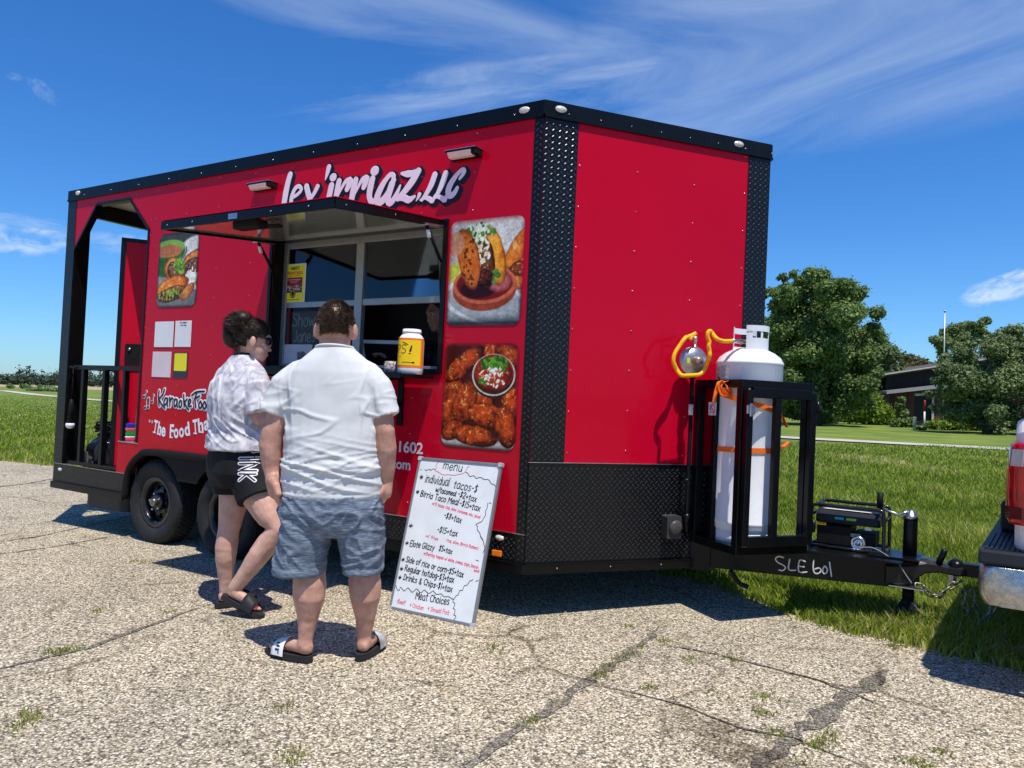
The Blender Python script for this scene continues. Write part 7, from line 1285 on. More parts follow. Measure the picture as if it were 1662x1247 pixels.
limb(b, [(-0.035,0.04,0.80),(-0.024,0.025,0.66),(-0.040,0.005,0.52),(-0.047,0.0,0.455),(-0.056,-0.012,0.35),(-0.057,-0.01,0.28),(-0.056,0.0,0.17),(-0.055,0.0,0.10)], [0.110,0.094,0.070,0.062,0.064,0.058,0.041,0.036], 18)
limb(b, [(0.06,-0.05,0.80),(0.165,-0.105,0.66),(0.245,-0.14,0.55),(0.286,-0.15,0.49),(0.232,-0.158,0.41),(0.19,-0.16,0.35),(0.105,-0.155,0.225),(0.05,-0.15,0.15)], [0.110,0.094,0.074,0.064,0.064,0.062,0.046,0.038], 18)
wLH, wLT = Vector((-0.085,-0.03,0.034)), Vector((0.08,0.125,0.034)); wRH, wRT = Vector((0.005,-0.148,0.112)), Vector((0.205,-0.192,0.030)); upR = Vector((0.36,0,0.9))
foot(b, (-0.055,0.0,0.10), wLH, wLT, (0,0,1), 0.9); foot(b, (0.05,-0.15,0.15), wRH, wRT, upR, 0.9)
remesh('body', b, 0.0055, SKINW, wom, 2, skin_d)
c = MB(); c.tube([T(-0.022,0.099,-0.088), T(0,0.106,-0.087), T(0.022,0.099,-0.088)], [0.0015,0.004,0.0015], 8); c.build('lips', M('lip_pink', (0.40,0.14,0.12), 0.4), wom)
c = MB()
for q in (-1, 1): c.ell(T(0.037*q,0.091,-0.002), (0.034,0.016,0.024), R @ Matrix.Rotation(-0.45*q, 3, 'Z'), 18, 12); c.tube([T(0.062*q,0.085,0.008), T(0.079*q,0.05,0.008), T(0.086*q,-0.01,0.0)], [0.007,0.0045,0.003], 6)
c.tube([T(-0.01,0.108,0.008), T(0.01,0.108,0.008)], 0.0035, 6); c.build('sunglasses', M('black_sunglasses', (0.008,0.008,0.009), 0.1, coat=0.5), wom)
c = MB(); c.ell(T(0.087,-0.004,-0.066), (0.004,0.004,0.004), None, 8, 6); c.build('earring', STEEL, wom)
def w_wom(p, n):
    x, y, z = p; q = mnoise.noise((x*15, y*13, z*3.5)); up = math.exp(-((z-1.27)/0.14)**2); d = up*(0.010*math.exp(-(q/0.11)**2)-0.002)
    low = math.exp(-((z-1.06)/0.11)**2); q = mnoise.noise((x*5, y*5+2, z*19+10*x)); d += low*(0.011*math.exp(-(q/0.12)**2)-0.003); q = mnoise.noise((x*12, y*12, z*5+4)); hem = math.exp(-((z-0.95)/0.04)**2); d += 0.014*hem*q
    return d+0.003*mnoise.noise((x*14, y*14, z*14))
b = MB()
b.rings([ring2(cx,0.0,z,hw_,hd_,BY,0.85) for z, cx, hw_, hd_ in ((0.935,0.0,0.232,0.182),(0.98,0.0,0.222,0.174),(1.05,0.0,0.206,0.160),(1.14,-0.002,0.214,0.166),(1.24,-0.004,0.222,0.165),(1.32,-0.004,0.212,0.148),(1.385,0.0,0.182,0.122),(1.43,0.002,0.135,0.096),(1.462,0.006,0.092,0.078),(1.488,0.012,0.070,0.066))], 0, True, True)
for s_, e_ in ((rs_, el_r), (ls_, el_l)):
    limb(b, [(s_.x*0.75,s_.y*0.75,1.37),(s_.x*1.1,s_.y*1.1,1.30),(s_.x*1.2,s_.y*1.2,1.21)], [0.078,0.082,0.078], 18); b.tube([(s_.x*1.08,s_.y*1.08,1.31),(s_.x*1.2,s_.y*1.2,1.22),(e_.x*1.02,e_.y*1.02,1.15)], [0.078,0.079,0.081], 18)
TD = bpy.data.materials.new('lavender_tie_dye'); TD.use_nodes = True; n, l = nodes_of(TD); tc = n.new('ShaderNodeTexCoord'); nz_ = n.new('ShaderNodeTexNoise'); nz_.inputs['Scale'].default_value = 16; nz_.inputs['Detail'].default_value = 6; nz_.inputs['Distortion'].default_value = 1.2; l.new(tc.outputs['Object'], nz_.inputs[0]); rp_ = ramp(n, [(0.34, (0.33,0.31,0.38)), (0.5, (0.50,0.485,0.52)), (0.62, (0.64,0.635,0.645))]); l.new(nz_.outputs[0], rp_.inputs[0]); l.new(rp_.outputs[0], n['Principled BSDF'].inputs['Base Color']); n['Principled BSDF'].inputs['Roughness'].default_value = 0.9
wt_ = remesh('t_shirt', b, 0.0065, TD, wom, 2, w_wom)
b = MB(); b.tube([(0.010+0.060*math.cos(a), 0.0+0.056*math.sin(a), 1.488+0.006*math.cos(a+0.8)) for a in [2*math.pi*k/30 for k in range(30)]], 0.009, 8, 0, False, True, True); b.build('undershirt_collar', INK, wt_)
def w_ws(p, n):
    x, y, z = p; return 0.007*(0.4-abs(mnoise.noise((x*9, y*9, z*7+6*x)))*1.5)
b = MB(); b.rings([ring2(0.005,0.0,z,hw_,hd_,BY) for z, hw_, hd_ in ((0.72,0.17,0.15),(0.80,0.205,0.172),(0.88,0.208,0.172),(0.96,0.185,0.150),(0.99,0.17,0.14))], 0, True, True)
b.tube([(-0.03,0.035,0.84),(-0.028,0.03,0.74),(-0.03,0.022,0.660)], [0.125,0.124,0.122], 22); b.tube([(0.06,-0.045,0.85),(0.12,-0.075,0.755),(0.165,-0.10,0.664)], [0.130,0.130,0.130], 22)
BSH = M('black_jersey', (0.010,0.010,0.012), 0.8, vary=0.2, vs=30); wsh = remesh('shorts', b, 0.0065, BSH, wom, 2, w_ws)
from mathutils.bvhtree import BVHTree
bvh = BVHTree.FromPolygons([v.co.copy() for v in wsh.data.vertices], [tuple(p.vertices) for p in wsh.data.polygons])
def SHORT(u, v, h):          # print on the right hip, seen from the side
    o0 = Vector((0.125+u, -0.6, 0.80+v)); hit = bvh.ray_cast(o0, Vector((0,1,0)))
    q = hit[0] if hit[0] is not None else Vector((o0.x, -0.14, o0.z)); return tuple(q+Vector((0,-0.0015-h,0)))
for nm, off, mt, wdt in (('print_outline', 0.0, WHITEP, 0.0200), ('print_letters', 0.0012, BSH, 0.0075)):
    st = Strokes(lambda u, v, h: SHORT(u, v, h+off))
    for k, ch in enumerate('PINK'):
        for sk in GL[ch][1]:
            pts = [(-0.052+y*0.0150, (0.165,0.098,0.066,0.008)[k]-x*0.0118) for x, y in sk]; dense = []
            for a_, c_ in zip(pts, pts[1:]): dense += [(a_[0]+(c_[0]-a_[0])*i/6, a_[1]+(c_[1]-a_[1])*i/6) for i in range(6)]
            st.stroke(dense+[pts[-1]], wdt, 0.0006, smooth=1)
    st.mb.build(nm, mt, wsh)
STB = M('black_slide_strap', (0.018,0.018,0.02), 0.55)
slide(wom, wLH-Vector((0.006,0.006,0)), wLT, (0,0,1), SOLE, STB, 0.95, w=0.042); FN, so_, L_s, w_s = slide(wom, wRH-(wRT-wRH).normalized()*0.012, wRT+(wRT-wRH).normalized()*0.03, upR, SOLE, STB, 0.95, w=0.044)
b = MB(); b.add([FN(0.66*L_s+0.012*math.cos(a), -w_s*1.10, 0.012+0.010*math.sin(a)) for a in [k*math.pi/6 for k in range(12)]], [tuple(range(12))]); b.build('strap_emblem', WHITEP, so_)
b = MB()
for k in range(5): b.ell(wRH+(wRT-wRH).normalized()*(0.205-0.004*abs(k-1))+Vector((0.02,0.9,0.0)).normalized()*((k-2)*0.0165)+upR.normalized()*0.022, (0.006,0.006,0.003), None, 8, 6)
b.build('toe_nails', M('red_nail_polish', (0.65,0.03,0.06), 0.2), wom)
# dark hair: smooth cap and loose bun
b = MB(); W_h = lambda x, y, z: T(x, y, z)
rrw = Vector((0.078,0.098,0.105)); roots = []; dirs = []; lens_ = []
def cap_ok(v): return not (v.z < -0.55 or (v.y > 0.70 and v.z < 0.30+0.5*(v.y-0.70)) or (v.y > 0.12 and v.z < 0.05+0.35*max(0,v.y-0.3)) or (abs(v.x) > 0.7 and v.z < -0.25 and v.y > -0.35))
NV, NU = 30, 48
cp_ = MB()
for i in range(NV):
    for j in range(NU):
        q = []
        for ii, jj in ((i,j),(i+1,j),(i+1,j+1),(i,j+1)):
            th = math.pi*ii/NV; ph = 2*math.pi*(jj % NU)/NU; v = Vector((math.sin(th)*math.cos(ph), math.sin(th)*math.sin(ph), math.cos(th))); q.append(v)
        c_ = sum(q, Vector())/4
        if c_.length > 0 and cap_ok(c_.normalized()): cp_.add([T(*(Vector((v.x*rrw.x, v.y*rrw.y, v.z*rrw.z))*(1.07+0.03*mnoise.noise(v*9)))) for v in q], [(0,1,2,3)], 0, True)
cp_.build('hair_base', HAIRD, wom)
bun = Vector(T(-0.0,-0.125,0.065)); bun0 = Vector((-0.018, 0.0, 1.652)); bun = bun0
b = MB(); b.ell(bun, (0.082,0.08,0.088), None, 36, 24); vv_ = []
for v in b.v:
    p = Vector(v)-bun; f = 1+0.16*mnoise.noise(p*22)+0.12*abs(mnoise.noise(p*48)); vv_.append(tuple(bun+p*f))
b.v = vv_; b.ell(bun+Vector((-0.045,0.0,-0.055)), (0.055,0.06,0.07), None, 20, 14); b.ell(bun+Vector((0.02,-0.01,0.045)), (0.055,0.06,0.05), None, 20, 14); b.build('hair_bun', HAIRD, wom)
while len(roots) < 7500:
    v = Vector(RNG.standard_normal(3)).normalized()
    if random.random() < 0.45:
        if not cap_ok(v): continue
        p = Vector(T(*(Vector((v.x*rrw.x, v.y*rrw.y, v.z*rrw.z))*1.07))); dr = (bun-p).normalized(); nv = R @ v; dr = (dr-nv*dr.dot(nv)+nv*0.05).normalized(); roots.append(tuple(p)); dirs.append(tuple(dr)); lens_.append(0.045)
    else:
        q = bun+Vector((v.x*0.08, v.y*0.08, v.z*0.09)); tw = v.cross(Vector((0.3,1,0.4))).normalized(); roots.append(tuple(q)); dirs.append(tuple(tw*0.9+v*random.uniform(0.0,0.22)+Vector((0,0,-0.22)))); lens_.append(random.uniform(0.03,0.07))
for k in range(160):
    p = Vector(T(random.uniform(-0.05,0.06), -0.085+random.uniform(-0.01,0.02), -0.07+random.uniform(-0.03,0.03))); roots.append(tuple(p)); dirs.append((random.uniform(-0.8,0.1), random.uniform(-0.3,0.3), -0.8)); lens_.append(random.uniform(0.02,0.055))
strands('hair', roots, dirs, np.array(lens_), 0.0012, HAIRD, wom, 0.22)
# ---- server inside the trailer
srv = thingT('person', 'server in dark top leaning over the counter inside the serving window', 'person', (-1.12,0.70,0.10))
b = MB(); T, R = head_mb(b, (-0.09,-0.03,1.515), math.radians(160), 1.0, -0.25); limb(b, [(-0.04,0.02,1.30),(-0.06,0.0,1.40)], [0.06,0.055]); b.rings([ring2(0,0.03,z,hw_,hd_) for z, hw_, hd_ in ((0.75,0.15,0.11),(0.95,0.17,0.12),(1.2,0.18,0.11),(1.3,0.13,0.09))], 0, True, True)
limb(b, [(-0.18,0.0,1.24),(-0.24,-0.12,1.08),(-0.25,-0.16,1.05)], [0.055,0.045,0.04]); limb(b, [(-0.25,-0.16,1.05),(-0.27,-0.30,1.10),(-0.275,-0.36,1.13)], [0.041,0.032,0.026]); hand(b, (-0.275,-0.36,1.13), (0,0,-1), (-0.1,-0.8,0.5), (1,0,0), 0.9, 0.35)
limb(b, [(0.17,0.0,1.24),(0.21,-0.05,1.02),(0.18,-0.16,0.99)], [0.055,0.045,0.036]); hand(b, (0.18,-0.16,0.99), (0,0,-1), (-0.3,-0.9,0), (-1,0,0), 0.9, 0.3); limb(b, [(-0.08,0.03,0.75),(-0.08,0.03,0.4),(-0.08,0.04,0.07)], [0.09,0.06,0.045]); limb(b, [(0.08,0.03,0.75),(0.08,0.03,0.4),(0.08,0.04,0.07)], [0.09,0.06,0.045])
for q in (-1, 1): limb(b, [(0.08*q,0.05,0.04),(0.08*q,-0.12,0.03)], [0.04,0.03])
remesh('body', b, 0.008, SKIN, srv, 2); face_parts(T, R, 1.0, srv)
b = MB(); b.rings([ring2(0,0.03,z,hw_,hd_) for z, hw_, hd_ in ((0.72,0.17,0.13),(0.95,0.188,0.138),(1.2,0.195,0.128),(1.3,0.14,0.1),(1.33,0.08,0.075))], 0, True, True); limb(b, [(-0.17,0.0,1.24),(-0.225,-0.09,1.12)], [0.072,0.066]); limb(b, [(0.16,0.0,1.24),(0.2,-0.03,1.08)], [0.072,0.066]); remesh('t_shirt', b, 0.009, INK, srv, 2)
b = MB(); b.rings([ring2(0,0.03,z,hw_,hd_) for z, hw_, hd_ in ((0.62,0.16,0.12),(0.74,0.172,0.132))], 0, True, True)
for q in (-1, 1): b.tube([(0.08*q,0.03,0.72),(0.08*q,0.03,0.4),(0.08*q,0.04,0.08)], [0.10,0.075,0.065], 14)
remesh('trousers', b, 0.01, INK, srv, 1)
b = MB(); b.ell(T(0,-0.02,0.025), (0.086,0.1,0.1), R, 20, 14); b.build('hair', HAIRD, srv)

# ---------------------------------------------------------------- trees, house, poles, far line
def leaf_mat(name, a, c, d):
    return grass_mat(name, [(0.0, a), (0.5, c), (1.0, d)], 0.55)
LEAFD = leaf_mat('maple_leaf', (0.075,0.125,0.034), (0.155,0.235,0.065), (0.28,0.38,0.12)); LEAFG = leaf_mat('olive_leaf', (0.085,0.13,0.045), (0.17,0.24,0.08), (0.30,0.37,0.15)); LEAFY = leaf_mat('yew_leaf', (0.09,0.15,0.012), (0.19,0.29,0.025), (0.32,0.44,0.06)); LEAFB = leaf_mat('bronze_leaf', (0.05,0.055,0.02), (0.10,0.10,0.035), (0.17,0.16,0.06))
LEAFF = leaf_mat('broad_leaf', (0.085,0.125,0.045), (0.175,0.235,0.085), (0.33,0.39,0.18))
BARK = M('tree_bark', (0.085,0.068,0.05), 0.9, vary=0.4, vs=8, bump=0.6, bs=20)
def leaves(name, blobs, n, size, mat, parent, flat=0.5, droop=0.0):
    B = np.array([(*c, *r) for c, r in blobs]); wgt = (B[:,3]*B[:,4]+B[:,4]*B[:,5]+B[:,3]*B[:,5]); wgt /= wgt.sum(); k = RNG.choice(len(B), n, p=wgt)
    v = RNG.standard_normal((n, 3)); v /= np.linalg.norm(v, axis=1)[:, None]; rad = RNG.uniform(0.2, 1.0, n)**0.5*(1+0.20*RNG.standard_normal(n)); P = B[k,:3]+v*B[k,3:]*rad[:, None]
    nrm = v*0.8+np.array([0,0,flat])+0.55*RNG.standard_normal((n, 3)); nrm /= np.linalg.norm(nrm, axis=1)[:, None]; a = np.cross(nrm, RNG.standard_normal((n, 3))); a /= np.linalg.norm(a, axis=1)[:, None]; c = np.cross(nrm, a)
    s = size*RNG.uniform(0.55, 1.4, n)[:, None]; a = a*s; c = c*s*0.6
    V = np.stack([P-a, P-a*0.1+c, P+a+nrm*s*0.15, P+a*0.1-c], 1).reshape(-1, 3); i = np.arange(n)*4; F = np.stack([i,i+1,i+2,i+3], 1)
    t = np.clip(0.45+0.25*RNG.standard_normal(n)+0.12*np.sin(k*2.4), 0, 1); return np_mesh(name, V, F, mat, parent, tint=np.repeat(t, 4))
def off(base, l, d=0.0): return (base[0]+l*0.848-d*0.53, base[1]+l*0.529+d*0.848)
def seen(x, y, d): return np.array(CAM)+np.array(CAMR[0])*((x-831)/1250*d)+np.array(CAMR[1])*((y-623.5)/1250*d)+np.array(CAMR[2])*d      # where a thing d metres away stands
def grove(name, label, d, base_x, lobes, depth_r, nl, ls, mat, seed, trunk_r=0.2, nb=5, cat='tree', fill=0.55):
    """lobes: (x, y, r) of the crown's main masses; each becomes a cluster of leaf clumps with real depth"""
    bx = seen(base_x, 640, d); base = (bx[0], bx[1]); g = np.random.default_rng(seed); blobs = []; k = d/1250
    for x, y, r in lobes:
        c = seen(x, y, d)-np.array([base[0], base[1], 0]); R_ = r*k
        for i in range(nb):
            v = g.standard_normal(3); v /= np.linalg.norm(v); q = R_*0.75*g.uniform(0.3, 1.0); dp = g.uniform(-1, 1)*depth_r*(0.4 if i % 2 else 1.0)
            p = c+v*q+np.array([-0.53, 0.848, 0])*dp; p[2] = max(p[2], 0.25); s_ = R_*fill*1.5*g.uniform(0.5, 1.15); blobs.append((tuple(p), (s_, s_, s_*0.8)))
    t = thing(name, label, cat, (*base, 0)); leaves('crown', blobs, nl, ls, mat, t); rg = random.Random(seed); b = MB(); zt = max(p[0][2] for p in blobs)*0.75
    b.tube([(0,0,-0.1),(0.05,0.02,zt*0.35),(0.02,-0.03,zt*0.7),(0.0,0.05,zt)], [trunk_r*1.3,trunk_r,trunk_r*0.6,trunk_r*0.2], 10)
    for i in range(12):
        c, r = blobs[rg.randrange(len(blobs))]; z0 = zt*rg.uniform(0.25, 0.75); b.tube([(0.02,0.0,z0),(c[0]*0.5,c[1]*0.5,(z0+c[2])/2+0.2),c], [trunk_r*0.4,trunk_r*0.22,0.02], 6)
    b.build('trunk', BARK, t); return t
bA = seen(1322, 640, 45)[:2]
grove('maple_tree', 'large dark green maple tree right of the trailer nose', 45, 1325, [(1262,490,22),(1285,462,20),(1310,458,20),(1340,468,20),(1368,488,20),(1388,515,20),(1402,540,16),(1385,570,26),(1395,600,22),(1378,635,26),(1255,540,26),(1290,510,34),(1335,515,36),(1300,560,40),(1350,565,40),(1260,600,28),(1310,620,40),(1350,640,34),(1270,650,28),(1400,655,16),(1300,665,24),(1250,450+24,10),(1272,449,9),(1330,447,9),(1330,500,36),(1370,535,28),(1340,590,44),(1365,605,36),(1275,560,36),(1300,475,24),(1408,556,14)], 2.6, 130000, 0.10, LEAFD, 11, 0.28, 6)
grove('leafy_tree', 'green tree standing behind the right side of the maple', 55, 1415, [(1405,560,22),(1425,575,22),(1420,610,28),(1438,600,14),(1410,640,28),(1432,640,14),(1415,540,12)], 1.8, 22000, 0.12, LEAFG, 12, 0.2)
grove('bronze_tree', 'low brownish tree far behind the left end of the barn roof', 85, 1480, [(1455,600,14),(1475,590,16),(1495,600,14),(1460,622,18),(1490,622,18),(1510,615,10),(1445,612,10)], 2.5, 14000, 0.18, LEAFB, 13, 0.2)
grove('distant_tree', 'small blue-green tree seen just above the barn roof', 95, 1520, [(1508,600,9),(1520,596,10),(1530,604,8),(1515,615,14)], 2.0, 3500, 0.22, LEAFG, 14, 0.15)
grove('tall_ash_tree', 'tall airy light green tree rising behind the flagpole', 70, 1572, [(1548,540,16),(1566,530,14),(1582,532,14),(1595,540,12),(1560,552,18),(1582,555,16),(1528,556,14),(1518,552,8),(1540,566,14),(1605,552,8)], 1.8, 20000, 0.12, LEAFG, 15, 0.25, 4, fill=0.5)
grove('ash_tree', 'light green treetop behind the big right-hand tree near the frame edge', 72, 1630, [(1618,550,14),(1632,545,14),(1648,552,14),(1625,565,16),(1650,570,14)], 1.8, 7000, 0.14, LEAFG, 16, 0.25, 4)
grove('broad_tree', 'broad low-branched green tree on the lawn above the truck', 38, 1602, [(1545,600,20),(1565,575,22),(1595,562,20),(1625,560,20),(1650,570,20),(1675,590,22),(1540,630,20),(1570,620,30),(1610,605,34),(1645,620,34),(1685,630,26),(1550,660,18),(1580,660,28),(1620,660,32),(1660,665,28),(1595,685,18),(1640,685,20),(1528,615,9),(1532,640,9),(1700,660,20),(1565,555+6,8),(1610,549,8)], 1.7, 90000, 0.072, LEAFF, 17, 0.16, 6)
grove('backing_tree', 'dark tree filling the gap between the maple trunk and the grey shed', 66, 1285, [(1250,640,24),(1280,630,30),(1310,640,24),(1262,668,16),(1370,655,20)], 1.8, 12000, 0.15, LEAFD, 18, 0.2)
def bush(name, label, base, blobs, n, ls, mat, group=None, cat='bush'):
    t = thing(name, label, cat, (*base, 0), group=group); leaves('foliage', blobs, n, ls, mat, t, 0.3); b = MB()
    for c, r in blobs[:5]: b.tube([(0,0,-0.05),(c[0]*0.5,c[1]*0.5,c[2]*0.4),(c[0],c[1],c[2])], [0.05,0.03,0.012], 6)
    b.build('stem', BARK, t)
bD = (-4.5, 50.2); L = lambda l, z, r, k=0.8: ((l*0.848, l*0.529, z), (r, r, r*k))
bush('yew_bush', 'bright yellow-green rounded yew bush in front of the barn wall', bD, [L(-0.2,1.15,1.0,0.95),L(-0.95,0.75,0.75),L(0.75,0.8,0.75),L(1.15,0.5,0.55),L(-1.35,0.45,0.5),L(0.2,1.6,0.6),L(0.35,0.5,0.8)], 12000, 0.085, LEAFY)
bush('yew_bush', 'small dark bush at the foot of the maple beside the yellow-green bush', off(bD, -2.4), [L(0,0.4,0.55),L(-0.6,0.35,0.5)], 3000, 0.09, LEAFD)
bush('sapling', 'thin dark sapling climbing beside the white framed barn door', (-2.25, 46.6), [L(0,0.35,0.35),L(0.1,0.8,0.28),L(-0.1,1.25,0.22),L(0.0,1.65,0.16),L(0.45,0.3,0.32),L(-0.4,0.2,0.3)], 2200, 0.10, LEAFD, cat='sapling')
bush('juniper_shrub', 'low spreading green juniper at the base of the flagpole', (0.2, 45.0), [L(0,0.35,0.55,0.5),L(0.8,0.35,0.6,0.5),L(-0.7,0.25,0.5,0.45),L(1.6,0.3,0.6,0.5)], 5000, 0.08, LEAFY, cat='shrub')
bush('weed_clump', 'small leafy weeds at the foot of the red and white marker post', (-0.85,42.3), [L(-0.2,0.1,0.16,0.6),L(0.1,0.08,0.14,0.6),L(-0.4,0.08,0.12,0.6)], 260, 0.05, LEAFY, cat='weeds')
# barn
BRN = M('brown_red_siding', (0.105,0.040,0.030), 0.8, vary=0.25, vs=3); BRD_ = M('dark_brown_siding', (0.035,0.026,0.022), 0.8, vary=0.2, vs=3); TRIMW = M('white_trim', (0.45,0.43,0.40), 0.6); GUT = M('grey_gutter', (0.30,0.30,0.30), 0.4); ROOFB = M('pale_roof_edge', (0.50,0.46,0.40), 0.7)
bh = (-3.35, 52.2); barn = thing('barn', 'dark red barn with two sloping roofs and a white framed door', 'barn', (*bh, 0), (0,0,RZ-0.06))
W_, D_ = 11.0, 7.0
b = MB(); b.prism([(0,0),(W_,0),(W_,3.6),(0,2.05)], lambda u, v, t: (u, t, v), 0, 0.25, holes=[[(1.45,0.02),(2.55,0.02),(2.55,1.95),(1.45,1.95)]]); b.box((0,0.25,0), (0.2,D_,2.05)); b.build('wall', BRN, barn)
for i in range(36):
    x = 0.15+i*0.3
    if 1.25 < x < 2.75: continue
    c = MB(); c.box((x,-0.035,0.02), (x+0.05,-0.002,2.02+x*0.14)); c.build('batten', BRN, barn)
b = MB(); b.prism([(0.1,2.12),(W_,3.62),(W_,5.19),(0.1,3.21)], lambda u, v, t: (u, t, v), 0.9, 1.1); b.build('clerestory_wall', BRD_, barn)
b = MB(); b.prism([(-0.55,2.02),(W_,3.62),(W_,3.78),(-0.55,2.18)], lambda u, v, t: (u, t, v), -0.5, 1.1); b.build('lower_roof', M('grey_roof', (0.16,0.155,0.15), 0.8), barn)
b = MB(); b.prism([(-0.56,1.98),(W_,3.58),(W_,3.76),(-0.56,2.16)], lambda u, v, t: (u, t, v), -0.62, -0.505); b.build('gutter', GUT, barn)
b = MB(); b.prism([(-0.5,3.12),(W_,5.2),(W_,5.36),(-0.5,3.28)], lambda u, v, t: (u, t, v), 0.2, D_); b.build('upper_roof', M('brown_roof', (0.09,0.075,0.065), 0.8), barn)
b = MB(); b.prism([(-0.52,3.22),(W_,5.3),(W_,5.38),(-0.52,3.30)], lambda u, v, t: (u, t, v), 0.08, 0.195); b.build('fascia', ROOFB, barn)
b = MB(); b.box((2.55,-0.06,0), (2.68,-0.002,2.08)); b.box((1.45,-0.06,1.96), (2.55,-0.002,2.08)); dfm = b.build('door_frame', TRIMW, barn); b = MB(); b.box((1.46,0.08,0.03), (2.54,0.12,1.94)); b.build('door', M('dark_doorway', (0.018,0.016,0.015), 0.6), barn)
b = MB(); b.box((-0.12,-0.06,0), (-0.002,0.06,2.0)); b.build('downpipe', BRD_, barn)
# grey shed behind the maple
sh_ = thing('grey_shed', 'small pale grey shed with dark doorway under the maple', 'shed', (-9.3, 58.0, 0), (0,0,RZ)); b = MB(); b.prism([(0,0),(2.2,0),(2.2,1.5),(0,1.5)], lambda u, v, t: (u, t, v), 0, 3, holes=[[(1.0,0.02),(1.75,0.02),(1.75,1.2),(1.0,1.2)]]); b.build('wall', M('grey_siding', (0.36,0.37,0.38), 0.7), sh_)
for i in range(8): b = MB(); b.box((0,-0.03,0.05+i*0.18), (0.99,-0.001,0.06+i*0.18)); b.build('siding_board', M('grey_board', (0.30,0.31,0.32), 0.7) if i == 0 else bpy.data.materials['grey_board'], sh_)
b = MB(); b.prism([(-0.2,1.5),(2.4,1.5),(2.2,2.2),(0.0,2.2)], lambda u, v, t: (u, t, v), -0.2, 3.2); b.build('roof', M('shed_roof', (0.22,0.23,0.25), 0.7), sh_); b = MB(); b.box((1.0,0.2,0.02), (1.75,0.22,1.2)); b.build('doorway', BLACKM, sh_); b = MB(); b.box((-0.22,-0.26,1.46), (2.42,-0.2,1.54)); b.build('fascia', TRIMW, sh_)
# flagpole, marker post, pedestal, pin
fp = thing('flagpole', 'thin bare grey metal flagpole before the barn', 'flagpole', (-0.19,48.08,0)); b = MB(); b.lathe([(0.05,0),(0.045,3),(0.032,6.85)], n=10); b.build('pole', M('grey_pole', (0.40,0.41,0.42), 0.4, metal=0.5), fp); b = MB(); b.ell((0,0,6.9), (0.07,0.07,0.06), None, 10, 8); b.build('ball', STEEL, fp); b = MB(); b.box((-0.09,-0.09,0), (0.09,0.09,0.12)); b.build('base', CONC, fp)
mp_ = thing('marker_post', 'white marker post with red top on the far lawn', 'marker post', (-0.79,42.6,0)); b = MB(); b.lathe([(0.045,0),(0.045,0.98)], n=14); b.build('white_pole', WHITE, mp_); b = MB(); b.lathe([(0.048,0.98),(0.048,1.53),(0.03,1.58)], n=14); b.build('red_cap', M('red_plastic', (0.55,0.05,0.02), 0.5), mp_)
pd_ = thing('utility_pedestal', 'short grey-green utility pedestal beside the marker post', 'utility box', (-1.2,42.0,0)); b = MB(); b.box((-0.08,-0.08,0), (0.08,0.08,0.62)); b.build('housing', M('grey_green_plastic', (0.28,0.33,0.27), 0.6), pd_, bevel=0.01); b = MB(); b.box((-0.088,-0.088,0.62), (0.088,0.088,0.68)); b.build('cap', M('grey_green_cap', (0.34,0.38,0.32), 0.6), pd_, bevel=0.015)
# overhead wires between poles that stand behind the trees
wl_ = thing('power_line', 'two thin overhead wires crossing behind the maple and the flagpole', 'power line', (*off(bA, -30, 60), 0))
A1, A2 = Vector((0,0,8.0)), Vector((*(np.array(off(bA, 30, 60))-np.array(off(bA, -30, 60))), 8.6))
for k in range(2):
    b = MB(); b.tube([A1.lerp(A2, t/24)+Vector((0,0,-0.9*k-1.6*4*(t/24)*(1-t/24))) for t in range(25)], 0.022, 5); b.build('wire', BLACKM, wl_)
for P_ in (A1, A2): b = MB(); b.tube([(P_.x,P_.y,0),(P_.x,P_.y,9.0)], [0.16,0.11], 10); b.bar((P_.x-0.9,P_.y,8.3), (P_.x+0.9,P_.y,8.3), 0.1, 0.12); b.build('pole', BARK, wl_)
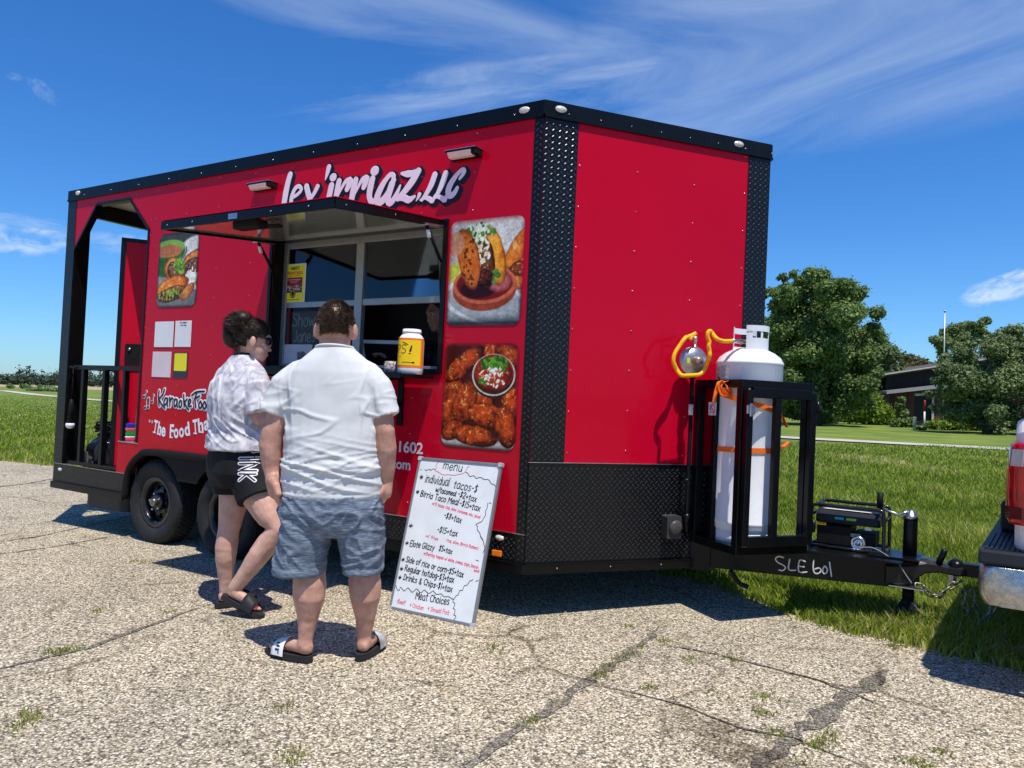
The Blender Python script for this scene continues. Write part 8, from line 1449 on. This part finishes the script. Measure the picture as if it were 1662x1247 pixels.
# far tree line, one mass, and the pale buildings in it
fb = []
g = random.Random(3)
for i in range(300):
    a = math.radians(92+78*i/210+g.uniform(-0.2,0.2)) if i < 210 else math.radians(40+52*(i-210)/90); d = g.uniform(400, 470)+(0 if i < 210 else 60); hh = g.uniform(3.6, 6.6)*(1.25 if g.random() < 0.25 else 1); fb.append(((CAM[0]+math.cos(a)*d, CAM[1]+math.sin(a)*d, hh*0.5), (g.uniform(3,6.5), g.uniform(3,6), hh*0.62)))
leaves('far_tree_line', fb, 90000, 0.7, leaf_mat('far_leaf', (0.030,0.050,0.030), (0.060,0.088,0.052), (0.10,0.13,0.075)), None, 0.5)['kind'] = 'stuff'
for k, (px_, w_, h_, lab_) in enumerate(((8,9,3.2,'far white shed at the left end of the tree line'), (28,13,3.0,'long low white farm building in the far tree line'), (48,8,2.6,'small far pale shed right of the long white building'), (67,10,2.2,'low cream farm building before the far trees by the porch post'))):
    lat = (px_-831)/1250; p = off((CAM[0], CAM[1]), lat*385, 385); t_ = thing('far_shed', lab_, 'shed', (*p, 0), (0,0,RZ)); b = MB(); b.box((-w_/2,0,0), (w_/2,6,h_*0.72)); b.build('wall', TRIMW, t_); b = MB(); b.prism([(-w_/2-0.3,h_*0.722),(w_/2+0.3,h_*0.722),(w_/2-0.2,h_),(-w_/2+0.2,h_)], lambda u, v, t: (u, t, v), -0.3, 6.3); b.build('roof', M('far_roof', (0.40,0.40,0.42), 0.7) if k == 0 else bpy.data.materials['far_roof'], t_)
# shrubs along the field edge on the left
for px_, y_, lab_ in ((16,628.0,'small round shrub at the far left field edge'), (37,628.5,'second small shrub along the left field edge'), (44,629,'third shrub close to the second at the field edge'), (66,627.5,'dark slim shrub at the field edge nearest the porch post')):
    d_ = 150.0; p = off((CAM[0], CAM[1]), (px_-831)/1250*d_, d_); bush('field_shrub', lab_, p, [L(0,0.55,0.55),L(0.5,0.4,0.4)], 260, 0.2, LEAFD, group='shrubs along the field edge', cat='shrub')
p = off((CAM[0], CAM[1]), (80-831)/1250*120, 120); bush('bramble_patch', 'wide yellow-green bramble patch in the left field', p, [L(-2,0.25,1.3,0.25),L(0,0.3,1.5,0.3),L(2.0,0.25,1.2,0.25)], 4000, 0.18, LEAFG, cat='brambles')
